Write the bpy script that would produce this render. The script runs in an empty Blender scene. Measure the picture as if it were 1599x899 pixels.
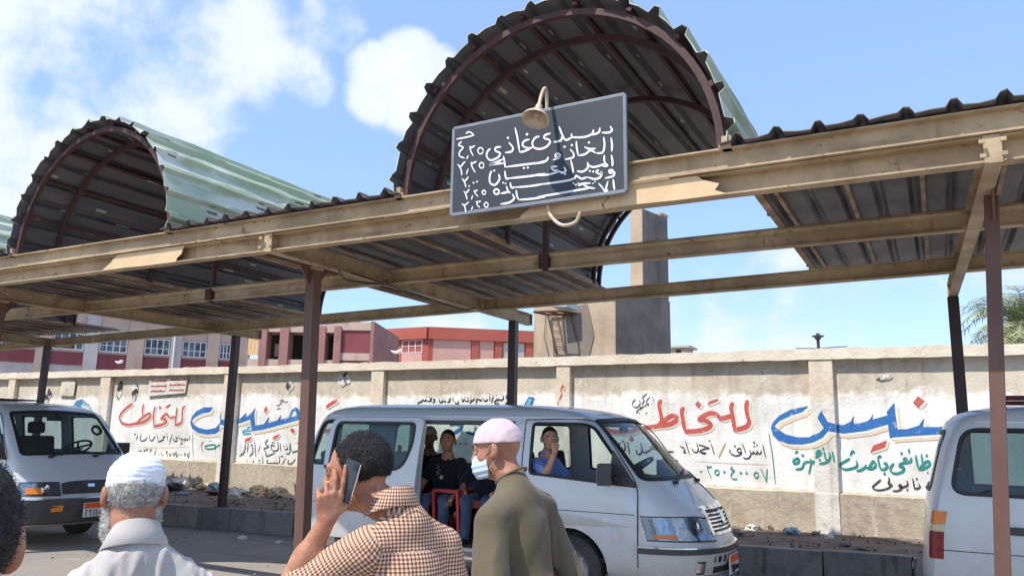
import bpy, bmesh, math, random
import numpy as np
from mathutils import Vector, Matrix, Euler, noise as mnoise
random.seed(7); rng = np.random.default_rng(7)
S = bpy.context.scene; COL = S.collection
PI = math.pi
# ------------------------------------------------------------------ camera, sky, sun, exposure
cam = bpy.data.objects.new('camera', bpy.data.cameras.new('camera')); COL.objects.link(cam); S.camera = cam
cam.data.sensor_width = 36; cam.data.lens = 36*1224.04/1599; cam.data.clip_end = 3000; cam.data.clip_start = .05
def set_cam():
    u = np.array([-1500, 628.]); v = np.array([1470, 690.]); c = np.array([800, 450.]); f = math.sqrt(-np.dot(u-c, v-c))
    d = lambda p: np.array([p[0]-c[0], p[1]-c[1], f])
    ux = -d(u); ux /= np.linalg.norm(ux); vy = d(v); vy -= ux*np.dot(ux, vy); vy /= np.linalg.norm(vy); wz = np.cross(ux, vy)
    R = np.stack([ux, vy, wz])                       # world axes from the two street directions
    M = Matrix([[R[i][0], -R[i][1], -R[i][2], 0] for i in range(3)] + [[0, 0, 0, 1]])
    M.translation = (0, 0, 1.65); cam.matrix_world = M
set_cam()
SUN_DIR = Vector((.45, 1.0, -1.72)).normalized()      # travel direction of the light
sun = bpy.data.objects.new('sun', bpy.data.lights.new('sun', 'SUN')); COL.objects.link(sun)
sun.data.energy = 3.5; sun.data.angle = math.radians(.5); sun.data.color = (1, .945, .86)
sun.rotation_euler = SUN_DIR.to_track_quat('-Z', 'Y').to_euler()
S.view_settings.view_transform = 'Standard'; S.view_settings.look = 'None'; S.view_settings.gamma = 1
S.view_settings.exposure = 0.60
W = bpy.data.worlds.new('World'); S.world = W; W.use_nodes = True
def build_world():
    nt = W.node_tree; N = nt.nodes; L = nt.links; N.clear()
    out = N.new('ShaderNodeOutputWorld'); bg = N.new('ShaderNodeBackground'); bg.inputs[1].default_value = .15
    sky = N.new('ShaderNodeTexSky'); sky.sky_type = 'NISHITA'; sky.sun_disc = False
    to = -SUN_DIR; sky.sun_elevation = math.asin(to.z); sky.sun_rotation = math.atan2(to.x, to.y)
    sky.air_density = 1.0; sky.dust_density = .25; sky.ozone_density = 2.2
    tc = N.new('ShaderNodeTexCoord')
    def vm(op, a, b=None):
        n = N.new('ShaderNodeVectorMath'); n.operation = op; L.new(a, n.inputs[0])
        if b is not None: n.inputs[1].default_value = b
        return n
    def mm(op, a, b=0., c=None, clamp=False):
        n = N.new('ShaderNodeMath'); n.operation = op; n.use_clamp = clamp
        for i, x in enumerate((a, b, c)):
            if x is None: continue
            if isinstance(x, (int, float)): n.inputs[i].default_value = x
            else: L.new(x, n.inputs[i])
        return n.outputs[0]
    d = vm('NORMALIZE', tc.outputs['Generated']).outputs[0]
    nz = N.new('ShaderNodeTexNoise'); nz.inputs['Scale'].default_value = 7.5; nz.inputs['Detail'].default_value = 9; nz.inputs['Roughness'].default_value = .58
    L.new(d, nz.inputs['Vector'])
    nz2 = N.new('ShaderNodeTexNoise'); nz2.inputs['Scale'].default_value = 17; nz2.inputs['Detail'].default_value = 6
    L.new(d, nz2.inputs['Vector'])
    # cumulus puffs: (direction, angular radius in degrees, weight)
    puffs = [((-.83,.40,.38),5.5,.85),((-.79,.46,.42),6,.9),((-.74,.53,.415),6,.92),((-.68,.59,.43),5,.85),((-.736,.573,.36),4.5,.85),((-.76,.54,.37),5,.85),((-.641,.643,.41),3.2,.72),((-.604,.641,.474),3,.66),((-.68,.61,.40),3.2,.7),
      ((-.575,.70,.425),2.4,.98),((-.537,.718,.445),2.6,1.0),((-.584,.706,.400),2.3,.98),((-.548,.736,.397),2.6,1.0),((-.512,.738,.435),2.1,.9),
      ((-.844,.447,.295),4.2,1.),((-.822,.475,.310),3.2,1.),((-.86,.44,.25),4.5,1.),((-.9,.35,.28),8,1.),((-.82,.53,.24),3.5,.7),
      ((-.27,.943,.19),4.5,0.75),((-.21,.964,.150),5.5,0.79),((-.155,.966,.205),3.0,0.68),((-.25,.96,.12),6,0.75),((-.10,.985,.12),7,0.73),((.0,.985,.15),4.5,0.75),((.08,.985,.12),7,0.75),((-.53,.84,.10),5,0.68),
      ((.5,.8,.3),16,.8),((.8,-.3,.4),20,.9),((-.3,-.8,.45),18,.9),((-.9,-.3,.3),14,.8),((.3,.4,.85),10,.6)]
    tot = None
    for c, r, w in puffs:
        c = Vector(c).normalized(); k = vm('DOT_PRODUCT', d, tuple(c)).outputs['Value']
        mr = N.new('ShaderNodeMapRange'); mr.interpolation_type = 'SMOOTHSTEP'
        mr.inputs['From Min'].default_value = math.cos(math.radians(r)*1.25); mr.inputs['From Max'].default_value = math.cos(math.radians(r)*.25)
        mr.inputs['To Max'].default_value = w; L.new(k, mr.inputs['Value'])
        tot = mr.outputs[0] if tot is None else mm('MAXIMUM', tot, mr.outputs[0])
    dens = mm('ADD', tot, mm('MULTIPLY', mm('SUBTRACT', nz.outputs[0], .5), 2.5))
    dens = mm('ADD', dens, mm('MULTIPLY', mm('SUBTRACT', nz2.outputs[0], .5), .6))
    mr = N.new('ShaderNodeMapRange'); mr.interpolation_type = 'SMOOTHSTEP'; mr.inputs['From Min'].default_value = .38; mr.inputs['From Max'].default_value = .95; mr.inputs['To Max'].default_value = .9
    L.new(dens, mr.inputs['Value'])
    core = N.new('ShaderNodeMapRange'); core.inputs['From Min'].default_value = .6; core.inputs['From Max'].default_value = 1.5; L.new(dens, core.inputs['Value'])
    ccol = N.new('ShaderNodeMix'); ccol.data_type = 'RGBA'; L.new(core.outputs[0], ccol.inputs['Factor'])
    ccol.inputs['A'].default_value = (3.6, 4.1, 4.9, 1); ccol.inputs['B'].default_value = (4.9, 5.0, 5.25, 1)
    mix = N.new('ShaderNodeMix'); mix.data_type = 'RGBA'; L.new(mr.outputs[0], mix.inputs['Factor'])
    veil = N.new('ShaderNodeMix'); veil.data_type = 'RGBA'; veil.inputs['Factor'].default_value = .50; veil.inputs['B'].default_value = (2.15, 3.3, 5.7, 1); L.new(sky.outputs[0], veil.inputs['A']); L.new(veil.outputs['Result'], mix.inputs['A']); L.new(ccol.outputs['Result'], mix.inputs['B'])
    L.new(mix.outputs['Result'], bg.inputs[0]); L.new(bg.outputs[0], out.inputs[0])
build_world()

# ------------------------------------------------------------------ helpers
def link(o): COL.objects.link(o); return o
def wm(o):
    m = Matrix.LocRotScale(o.location, o.rotation_euler, o.scale)
    return m if o.parent is None else wm(o.parent) @ o.matrix_parent_inverse @ m
def thing(name, label, cat, loc=(0, 0, 0), rz=0, group=None):
    o = link(bpy.data.objects.new(name, None)); o.empty_display_size = .2
    o.location = loc; o.rotation_euler = (0, 0, rz); o['label'] = label; o['category'] = cat
    if group: o['group'] = group
    return o
def tag(o, label, cat, group=None):
    o['label'] = label; o['category'] = cat
    if group: o['group'] = group
    return o
class MB:
    def __init__(s): s.v = []; s.f = []; s.m = []
    def add(s, vs, fs, mi=0):
        b = len(s.v); s.v += [tuple(x) for x in vs]; s.f += [tuple(b+i for i in f) for f in fs]; s.m += [mi]*len(fs); return s
    def box(s, a, b, mi=0, M=None):
        (x0, y0, z0), (x1, y1, z1) = a, b
        vs = [Vector(p) for p in ((x0,y0,z0),(x1,y0,z0),(x1,y1,z0),(x0,y1,z0),(x0,y0,z1),(x1,y0,z1),(x1,y1,z1),(x0,y1,z1))]
        if M is not None: vs = [M @ p for p in vs]
        return s.add(vs, [(0,3,2,1),(4,5,6,7),(0,1,5,4),(1,2,6,5),(2,3,7,6),(3,0,4,7)], mi)
    def cbox(s, c, d, mi=0, M=None):
        return s.box([c[i]-d[i]/2 for i in range(3)], [c[i]+d[i]/2 for i in range(3)], mi, M)
    def bar(s, p, q, w, h, mi=0, up=(0, 0, 1)):
        p, q = Vector(p), Vector(q); d = (q-p).normalized(); u = Vector(up); sx = d.cross(u).normalized(); uz = sx.cross(d)
        vs = [c + sx*a*w/2 + uz*b*h/2 for c in (p, q) for a, b in ((-1,-1),(1,-1),(1,1),(-1,1))]
        return s.add(vs, [(0,1,2,3),(7,6,5,4),(0,4,5,1),(1,5,6,2),(2,6,7,3),(3,7,4,0)], mi)
    def tube(s, pts, r, n=8, mi=0, cap=True):
        pts = [Vector(p) for p in pts]; k = len(pts); rs = r if isinstance(r, (list, tuple)) else [r]*k
        vs = []; ref = None
        for i, p in enumerate(pts):
            t = (pts[min(i+1, k-1)]-pts[max(i-1, 0)]).normalized()
            if ref is None: ref = t.orthogonal().normalized()
            ref = (ref - t*ref.dot(t)).normalized(); b = t.cross(ref)
            vs += [p + (ref*math.cos(2*PI*j/n)+b*math.sin(2*PI*j/n))*rs[i] for j in range(n)]
        fs = [(i*n+j, i*n+(j+1) % n, (i+1)*n+(j+1) % n, (i+1)*n+j) for i in range(k-1) for j in range(n)]
        if cap: fs += [tuple(range(n))[::-1], tuple((k-1)*n+j for j in range(n))]
        return s.add(vs, fs, mi)
    def prism(s, poly, d, axis, mi=0):
        # poly: 2d points; axis 'y' -> (x,z) extruded over y=d[0]..d[1]; 'x' -> (y,z); 'z' -> (x,y)
        mk = {'y': lambda a, b, t: (a, t, b), 'x': lambda a, b, t: (t, a, b), 'z': lambda a, b, t: (a, b, t)}[axis]
        n = len(poly); vs = [mk(a, b, d[0]) for a, b in poly]+[mk(a, b, d[1]) for a, b in poly]
        fs = [tuple(range(n))[::-1], tuple(range(n, 2*n))]+[(i, (i+1) % n, n+(i+1) % n, n+i) for i in range(n)]
        return s.add(vs, fs, mi)
    def lathe(s, prof, n=24, mi=0, M=None):
        k = len(prof); vs = [Vector((r*math.cos(2*PI*j/n), r*math.sin(2*PI*j/n), z)) for r, z in prof for j in range(n)]
        if M is not None: vs = [M @ v for v in vs]
        return s.add(vs, [(i*n+j, i*n+(j+1) % n, (i+1)*n+(j+1) % n, (i+1)*n+j) for i in range(k-1) for j in range(n)], mi)
    def mesh(s, name, fix=True):
        me = bpy.data.meshes.new(name); me.from_pydata(s.v, [], s.f)
        me.polygons.foreach_set('material_index', s.m)
        if fix:
            bm = bmesh.new(); bm.from_mesh(me); bmesh.ops.recalc_face_normals(bm, faces=bm.faces); bm.to_mesh(me); bm.free()
        return me
def obj(name, mb, mat, parent=None, world=True, smooth=None, bevel=0, fix=True):
    me = mb.mesh(name, fix) if isinstance(mb, MB) else mb
    for m in (mat if isinstance(mat, (list, tuple)) else [mat]): me.materials.append(m)
    o = link(bpy.data.objects.new(name, me))
    if parent is not None:
        o.parent = parent
        if world: o.matrix_parent_inverse = wm(parent).inverted()
    if smooth is not None:
        me.polygons.foreach_set('use_smooth', [True]*len(me.polygons)); me.set_sharp_from_angle(angle=math.radians(smooth))
    if bevel:
        b = o.modifiers.new('bevel', 'BEVEL'); b.width = bevel; b.segments = 2; b.limit_method = 'ANGLE'; b.angle_limit = .6
    return o
def struct(o): o['kind'] = 'structure'; return o
def stuff(o): o['kind'] = 'stuff'; return o
def lin(r, g, b):
    f = lambda c: c/12.92 if c <= .04045 else ((c+.055)/1.055)**2.4
    return tuple(f(x/255) for x in (r, g, b))
MATS = {}
class NT:
    def __init__(s, name):
        s.m = bpy.data.materials.new(name); s.m.use_nodes = True; s.t = s.m.node_tree; s.N = s.t.nodes; s.L = s.t.links
        s.b = s.N['Principled BSDF']; s.out = s.N['Material Output']; s._tc = None
    def tc(s, k='Object'):
        if s._tc is None: s._tc = s.N.new('ShaderNodeTexCoord')
        return s._tc.outputs[k]
    def mapping(s, v, sc=(1, 1, 1), loc=(0, 0, 0), rot=(0, 0, 0)):
        n = s.N.new('ShaderNodeMapping'); s.L.new(v, n.inputs[0]); n.inputs['Scale'].default_value = sc; n.inputs['Location'].default_value = loc; n.inputs['Rotation'].default_value = rot; return n.outputs[0]
    def noise(s, v, scale, detail=6, rough=.55, dist=0):
        n = s.N.new('ShaderNodeTexNoise'); s.L.new(v, n.inputs['Vector']); n.inputs['Scale'].default_value = scale; n.inputs['Detail'].default_value = detail; n.inputs['Roughness'].default_value = rough; n.inputs['Distortion'].default_value = dist; return n.outputs[0]
    def ramp(s, f, a, b, to=(0, 1)):
        n = s.N.new('ShaderNodeMapRange'); n.interpolation_type = 'SMOOTHSTEP'; s.L.new(f, n.inputs[0]); n.inputs[1].default_value = a; n.inputs[2].default_value = b; n.inputs[3].default_value = to[0]; n.inputs[4].default_value = to[1]; return n.outputs[0]
    def math(s, op, a, b=0., c=None, clamp=False):
        n = s.N.new('ShaderNodeMath'); n.operation = op; n.use_clamp = clamp
        for i, x in enumerate((a, b, c)):
            if x is None: continue
            if isinstance(x, (int, float)): n.inputs[i].default_value = x
            else: s.L.new(x, n.inputs[i])
        return n.outputs[0]
    def mix(s, f, a, b, mode='MIX'):
        n = s.N.new('ShaderNodeMix'); n.data_type = 'RGBA'; n.blend_type = mode
        for k, x in (('Factor', f), ('A', a), ('B', b)):
            if isinstance(x, (int, float)): n.inputs[k].default_value = x
            elif isinstance(x, tuple): n.inputs[k].default_value = (*x[:3], 1)
            else: s.L.new(x, n.inputs[k])
        return n.outputs['Result']
    def sep(s, v):
        n = s.N.new('ShaderNodeSeparateXYZ'); s.L.new(v, n.inputs[0]); return n.outputs
    def geo(s): 
        return s.N.new('ShaderNodeNewGeometry').outputs['Position']
    def col(s, c): 
        if isinstance(c, tuple): s.b.inputs['Base Color'].default_value = (*c[:3], 1)
        else: s.L.new(c, s.b.inputs['Base Color'])
    def rough(s, r):
        if isinstance(r, (int, float)): s.b.inputs['Roughness'].default_value = r
        else: s.L.new(r, s.b.inputs['Roughness'])
    def bump(s, h, strength=.3, dist=.01):
        n = s.N.new('ShaderNodeBump'); n.inputs['Strength'].default_value = strength; n.inputs['Distance'].default_value = dist; s.L.new(h, n.inputs['Height']); s.L.new(n.outputs[0], s.b.inputs['Normal'])
def pm(name, c, rough=.6, metal=0., c2=None, sc=6., amt=.5, stretch=(1, 1, 1), bump=0., bsc=None, spec=.5, coat=0., c3=None, sc3=2., lo3=.6, hi3=.75, bdist=.01):
    """weathered paint / plaster / cloth: base colour c, blotches of c2, patches of c3, fine bump"""
    t = NT(name); v = t.mapping(t.geo(), stretch)
    k = c
    if c2 is not None:
        n = t.noise(v, sc, 7, .6); k = t.mix(t.ramp(n, .5-amt/2, .5+amt/2), c, c2)
    if c3 is not None:
        n = t.noise(v, sc3, 8, .65, .4); k = t.mix(t.ramp(n, lo3, hi3), k, c3)
    t.col(k); t.rough(rough); t.b.inputs['Metallic'].default_value = metal; t.b.inputs['Specular IOR Level'].default_value = spec
    if coat: t.b.inputs['Coat Weight'].default_value = coat; t.b.inputs['Coat Roughness'].default_value = .08
    if bump: t.bump(t.noise(v, bsc or sc*6, 5), bump, bdist)
    MATS[name] = t.m; return t.m
def glass(name, tint, refl_rough=.02, dirt=.0, density=0.2):
    t = NT(name); N, L = t.N, t.L
    tr = N.new('ShaderNodeBsdfTransparent'); tr.inputs[0].default_value = (*tint, 1)
    gl = N.new('ShaderNodeBsdfGlossy'); gl.inputs['Roughness'].default_value = refl_rough; gl.inputs[0].default_value = (.9, .93, .95, 1)
    lw = N.new('ShaderNodeLayerWeight'); lw.inputs['Blend'].default_value = .5
    m = N.new('ShaderNodeMixShader'); L.new(t.math('MULTIPLY_ADD', t.math('POWER', lw.outputs['Facing'], 5.), .45, .03), m.inputs[0]); L.new(tr.outputs[0], m.inputs[1]); L.new(gl.outputs[0], m.inputs[2])
    df = N.new('ShaderNodeBsdfDiffuse'); df.inputs[0].default_value = (.55, .55, .5, 1)
    m2 = N.new('ShaderNodeMixShader'); n = t.noise(t.geo(), 3., 5); L.new(t.ramp(n, .3, .8, (dirt*.5, dirt)), m2.inputs[0]); L.new(m.outputs[0], m2.inputs[1]); L.new(df.outputs[0], m2.inputs[2])
    L.new(m2.outputs[0], t.out.inputs[0]); return t.m
# boolean helper on raw meshes
def _tmp(me): return link(bpy.data.objects.new('tmp', me))
def boolean(a, b, op):
    oa, ob = _tmp(a), _tmp(b); md = oa.modifiers.new('b', 'BOOLEAN'); md.operation = op; md.object = ob; md.solver = 'EXACT'; md.use_self = True
    dg = bpy.context.evaluated_depsgraph_get(); dg.update()
    me = bpy.data.meshes.new_from_object(oa.evaluated_get(dg)); bpy.data.objects.remove(oa); bpy.data.objects.remove(ob); return me
def rpoly(pts, r, n=5):
    """polygon with rounded corners"""
    out = []; k = len(pts); rr = r if isinstance(r, (list, tuple)) else [r]*k
    for i in range(k):
        p, a, b = Vector(pts[i]), Vector(pts[i-1]), Vector(pts[(i+1) % k]); da, db = (a-p), (b-p); q = min(rr[i], da.length*.48, db.length*.48)
        p0, p1 = p+da.normalized()*q, p+db.normalized()*q
        for j in range(n+1):
            t = j/n; out.append(tuple((1-t)**2*p0+2*t*(1-t)*p+t*t*p1))
    return out
def grow(poly, d):
    """offset a polygon outwards by d"""
    P = [Vector(p) for p in poly]; ar = sum(P[i-1].x*P[i].y-P[i].x*P[i-1].y for i in range(len(P))); sg = 1 if ar > 0 else -1; out = []
    for i in range(len(P)):
        e0 = (P[i]-P[i-1]).normalized(); e1 = (P[(i+1) % len(P)]-P[i]).normalized(); n = Vector((e0.y+e1.y, -(e0.x+e1.x)))
        n = n.normalized() if n.length > 1e-6 else Vector((e0.y, -e0.x)); out.append(tuple(P[i]+n*d*sg))
    return out
# ------------------------------------------------------------------ implicit surfaces (people, heads, hands, crumpled things)
class Field:
    def __init__(s, lo, hi, h):
        s.lo = np.array(lo, float); s.h = h; s.n = np.ceil((np.array(hi)-s.lo)/h).astype(int)+1; s.F = np.full(s.n, .3, np.float32)
        s.ax = [s.lo[i]+h*np.arange(s.n[i]) for i in range(3)]
    def win(s, lo, hi):
        sl = []
        for i in range(3):
            a = max(0, int((lo[i]-s.lo[i])/s.h)-1); b = min(s.n[i], int((hi[i]-s.lo[i])/s.h)+3)
            if b <= a: return None
            sl.append(slice(a, b))
        g = np.meshgrid(*[s.ax[i][sl[i]] for i in range(3)], indexing='ij'); return tuple(sl), g
    def put(s, lo, hi, fn, k, sub=False):
        m = k+.03; w = s.win([a-m for a in lo], [a+m for a in hi])
        if w is None: return
        sl, g = w; d = fn(*g).astype(np.float32); F = s.F[sl]
        if sub: d = -d; hh = np.maximum(k-np.abs(F-d), 0)/k; s.F[sl] = np.maximum(F, d)+hh*hh*k*.25
        else: hh = np.maximum(k-np.abs(F-d), 0)/k; s.F[sl] = np.minimum(F, d)-hh*hh*k*.25
    def ell(s, c, r, k=.02, M=None, sub=False):
        R = max(r)
        def fn(x, y, z):
            q = [x-c[0], y-c[1], z-c[2]]
            if M is not None: q = [M[0][i]*q[0]+M[1][i]*q[1]+M[2][i]*q[2] for i in range(3)]
            k0 = np.sqrt((q[0]/r[0])**2+(q[1]/r[1])**2+(q[2]/r[2])**2); k1 = np.sqrt((q[0]/r[0]**2)**2+(q[1]/r[1]**2)**2+(q[2]/r[2]**2)**2)
            return k0*(k0-1)/np.maximum(k1, 1e-6)
        s.put([a-R for a in c], [a+R for a in c], fn, k, sub); return s
    def cap(s, a, b, ra, rb=None, k=.02, sq=(1, 1, 1), sub=False):
        rb = ra if rb is None else rb; a = np.array(a, float); b = np.array(b, float); ba = b-a; l2 = max(ba@ba, 1e-9); R = max(ra, rb)
        def fn(x, y, z):
            t = np.clip(((x-a[0])*ba[0]+(y-a[1])*ba[1]+(z-a[2])*ba[2])/l2, 0, 1)
            return np.sqrt(((x-a[0]-t*ba[0])/sq[0])**2+((y-a[1]-t*ba[1])/sq[1])**2+((z-a[2]-t*ba[2])/sq[2])**2)-(ra+(rb-ra)*t)
        q = R*max(sq); s.put(np.minimum(a, b)-q, np.maximum(a, b)+q, fn, k, sub); return s
    def all(s, fn): g = np.meshgrid(*s.ax, indexing='ij'); s.F = fn(s.F, *g).astype(np.float32); return s
    def mesh(s, name):
        F = s.F; n = F.shape; off = [(i, j, k) for i in (0, 1) for j in (0, 1) for k in (0, 1)]
        C = [F[i:n[0]-1+i, j:n[1]-1+j, k:n[2]-1+k] for i, j, k in off]
        neg = sum((c < 0).astype(np.int8) for c in C); act = (neg > 0) & (neg < 8); idx = np.full(act.shape, -1, np.int64); idx[act] = np.arange(act.sum())
        V = [c[act] for c in C]; acc = np.zeros((len(V[0]), 3)); cnt = np.zeros(len(V[0]))
        for a in range(8):
            for b in range(a+1, 8):
                if sum(abs(off[a][q]-off[b][q]) for q in range(3)) != 1: continue
                m = (V[a] < 0) != (V[b] < 0); t = np.where(m, V[a]/np.where(m, V[a]-V[b], 1), 0)
                for q in range(3): acc[:, q] += np.where(m, off[a][q]+t*(off[b][q]-off[a][q]), 0)
                cnt += m
        P = (np.argwhere(act)+acc/cnt[:, None])*s.h+s.lo
        quads = []
        for ax in range(3):
            u, v = (ax+1) % 3, (ax+2) % 3
            sl0 = [slice(None)]*3; sl1 = [slice(None)]*3; sl0[ax] = slice(0, n[ax]-1); sl1[ax] = slice(1, n[ax])
            for q in (u, v): sl0[q] = sl1[q] = slice(1, n[q]-1)
            A, B = F[tuple(sl0)] < 0, F[tuple(sl1)] < 0; e = np.argwhere(A != B)
            if not len(e): continue
            flip = A[tuple(e.T)]; e[:, u] += 1; e[:, v] += 1
            def cid(du, dv):
                c = e.copy(); c[:, u] -= du; c[:, v] -= dv; return idx[tuple(c.T)]
            q4 = np.stack([cid(1, 1), cid(0, 1), cid(0, 0), cid(1, 0)], 1); q4[~flip] = q4[~flip][:, ::-1]; quads.append(q4)
        Q = np.concatenate(quads); Q = Q[(Q >= 0).all(1)]
        me = bpy.data.meshes.new(name); me.from_pydata(P.tolist(), [], Q.tolist()); bm = bmesh.new(); bm.from_mesh(me); bmesh.ops.recalc_face_normals(bm, faces=bm.faces); bm.to_mesh(me); bm.free(); me.polygons.foreach_set('use_smooth', [True]*len(me.polygons)); return me
def fnoise(x, y, z, seed=0, n=4):
    """cheap smooth pseudo-noise from a few sines, about -1..1"""
    r = np.random.default_rng(seed); o = 0
    for i in range(n):
        w = r.normal(size=3)*(1+.7*i); o = o+np.sin(w[0]*x+w[1]*y+w[2]*z+r.uniform(0, 6.28)+.8*np.sin(w[1]*x-w[0]*z+r.uniform(0, 6)))
    return o/n

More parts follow.
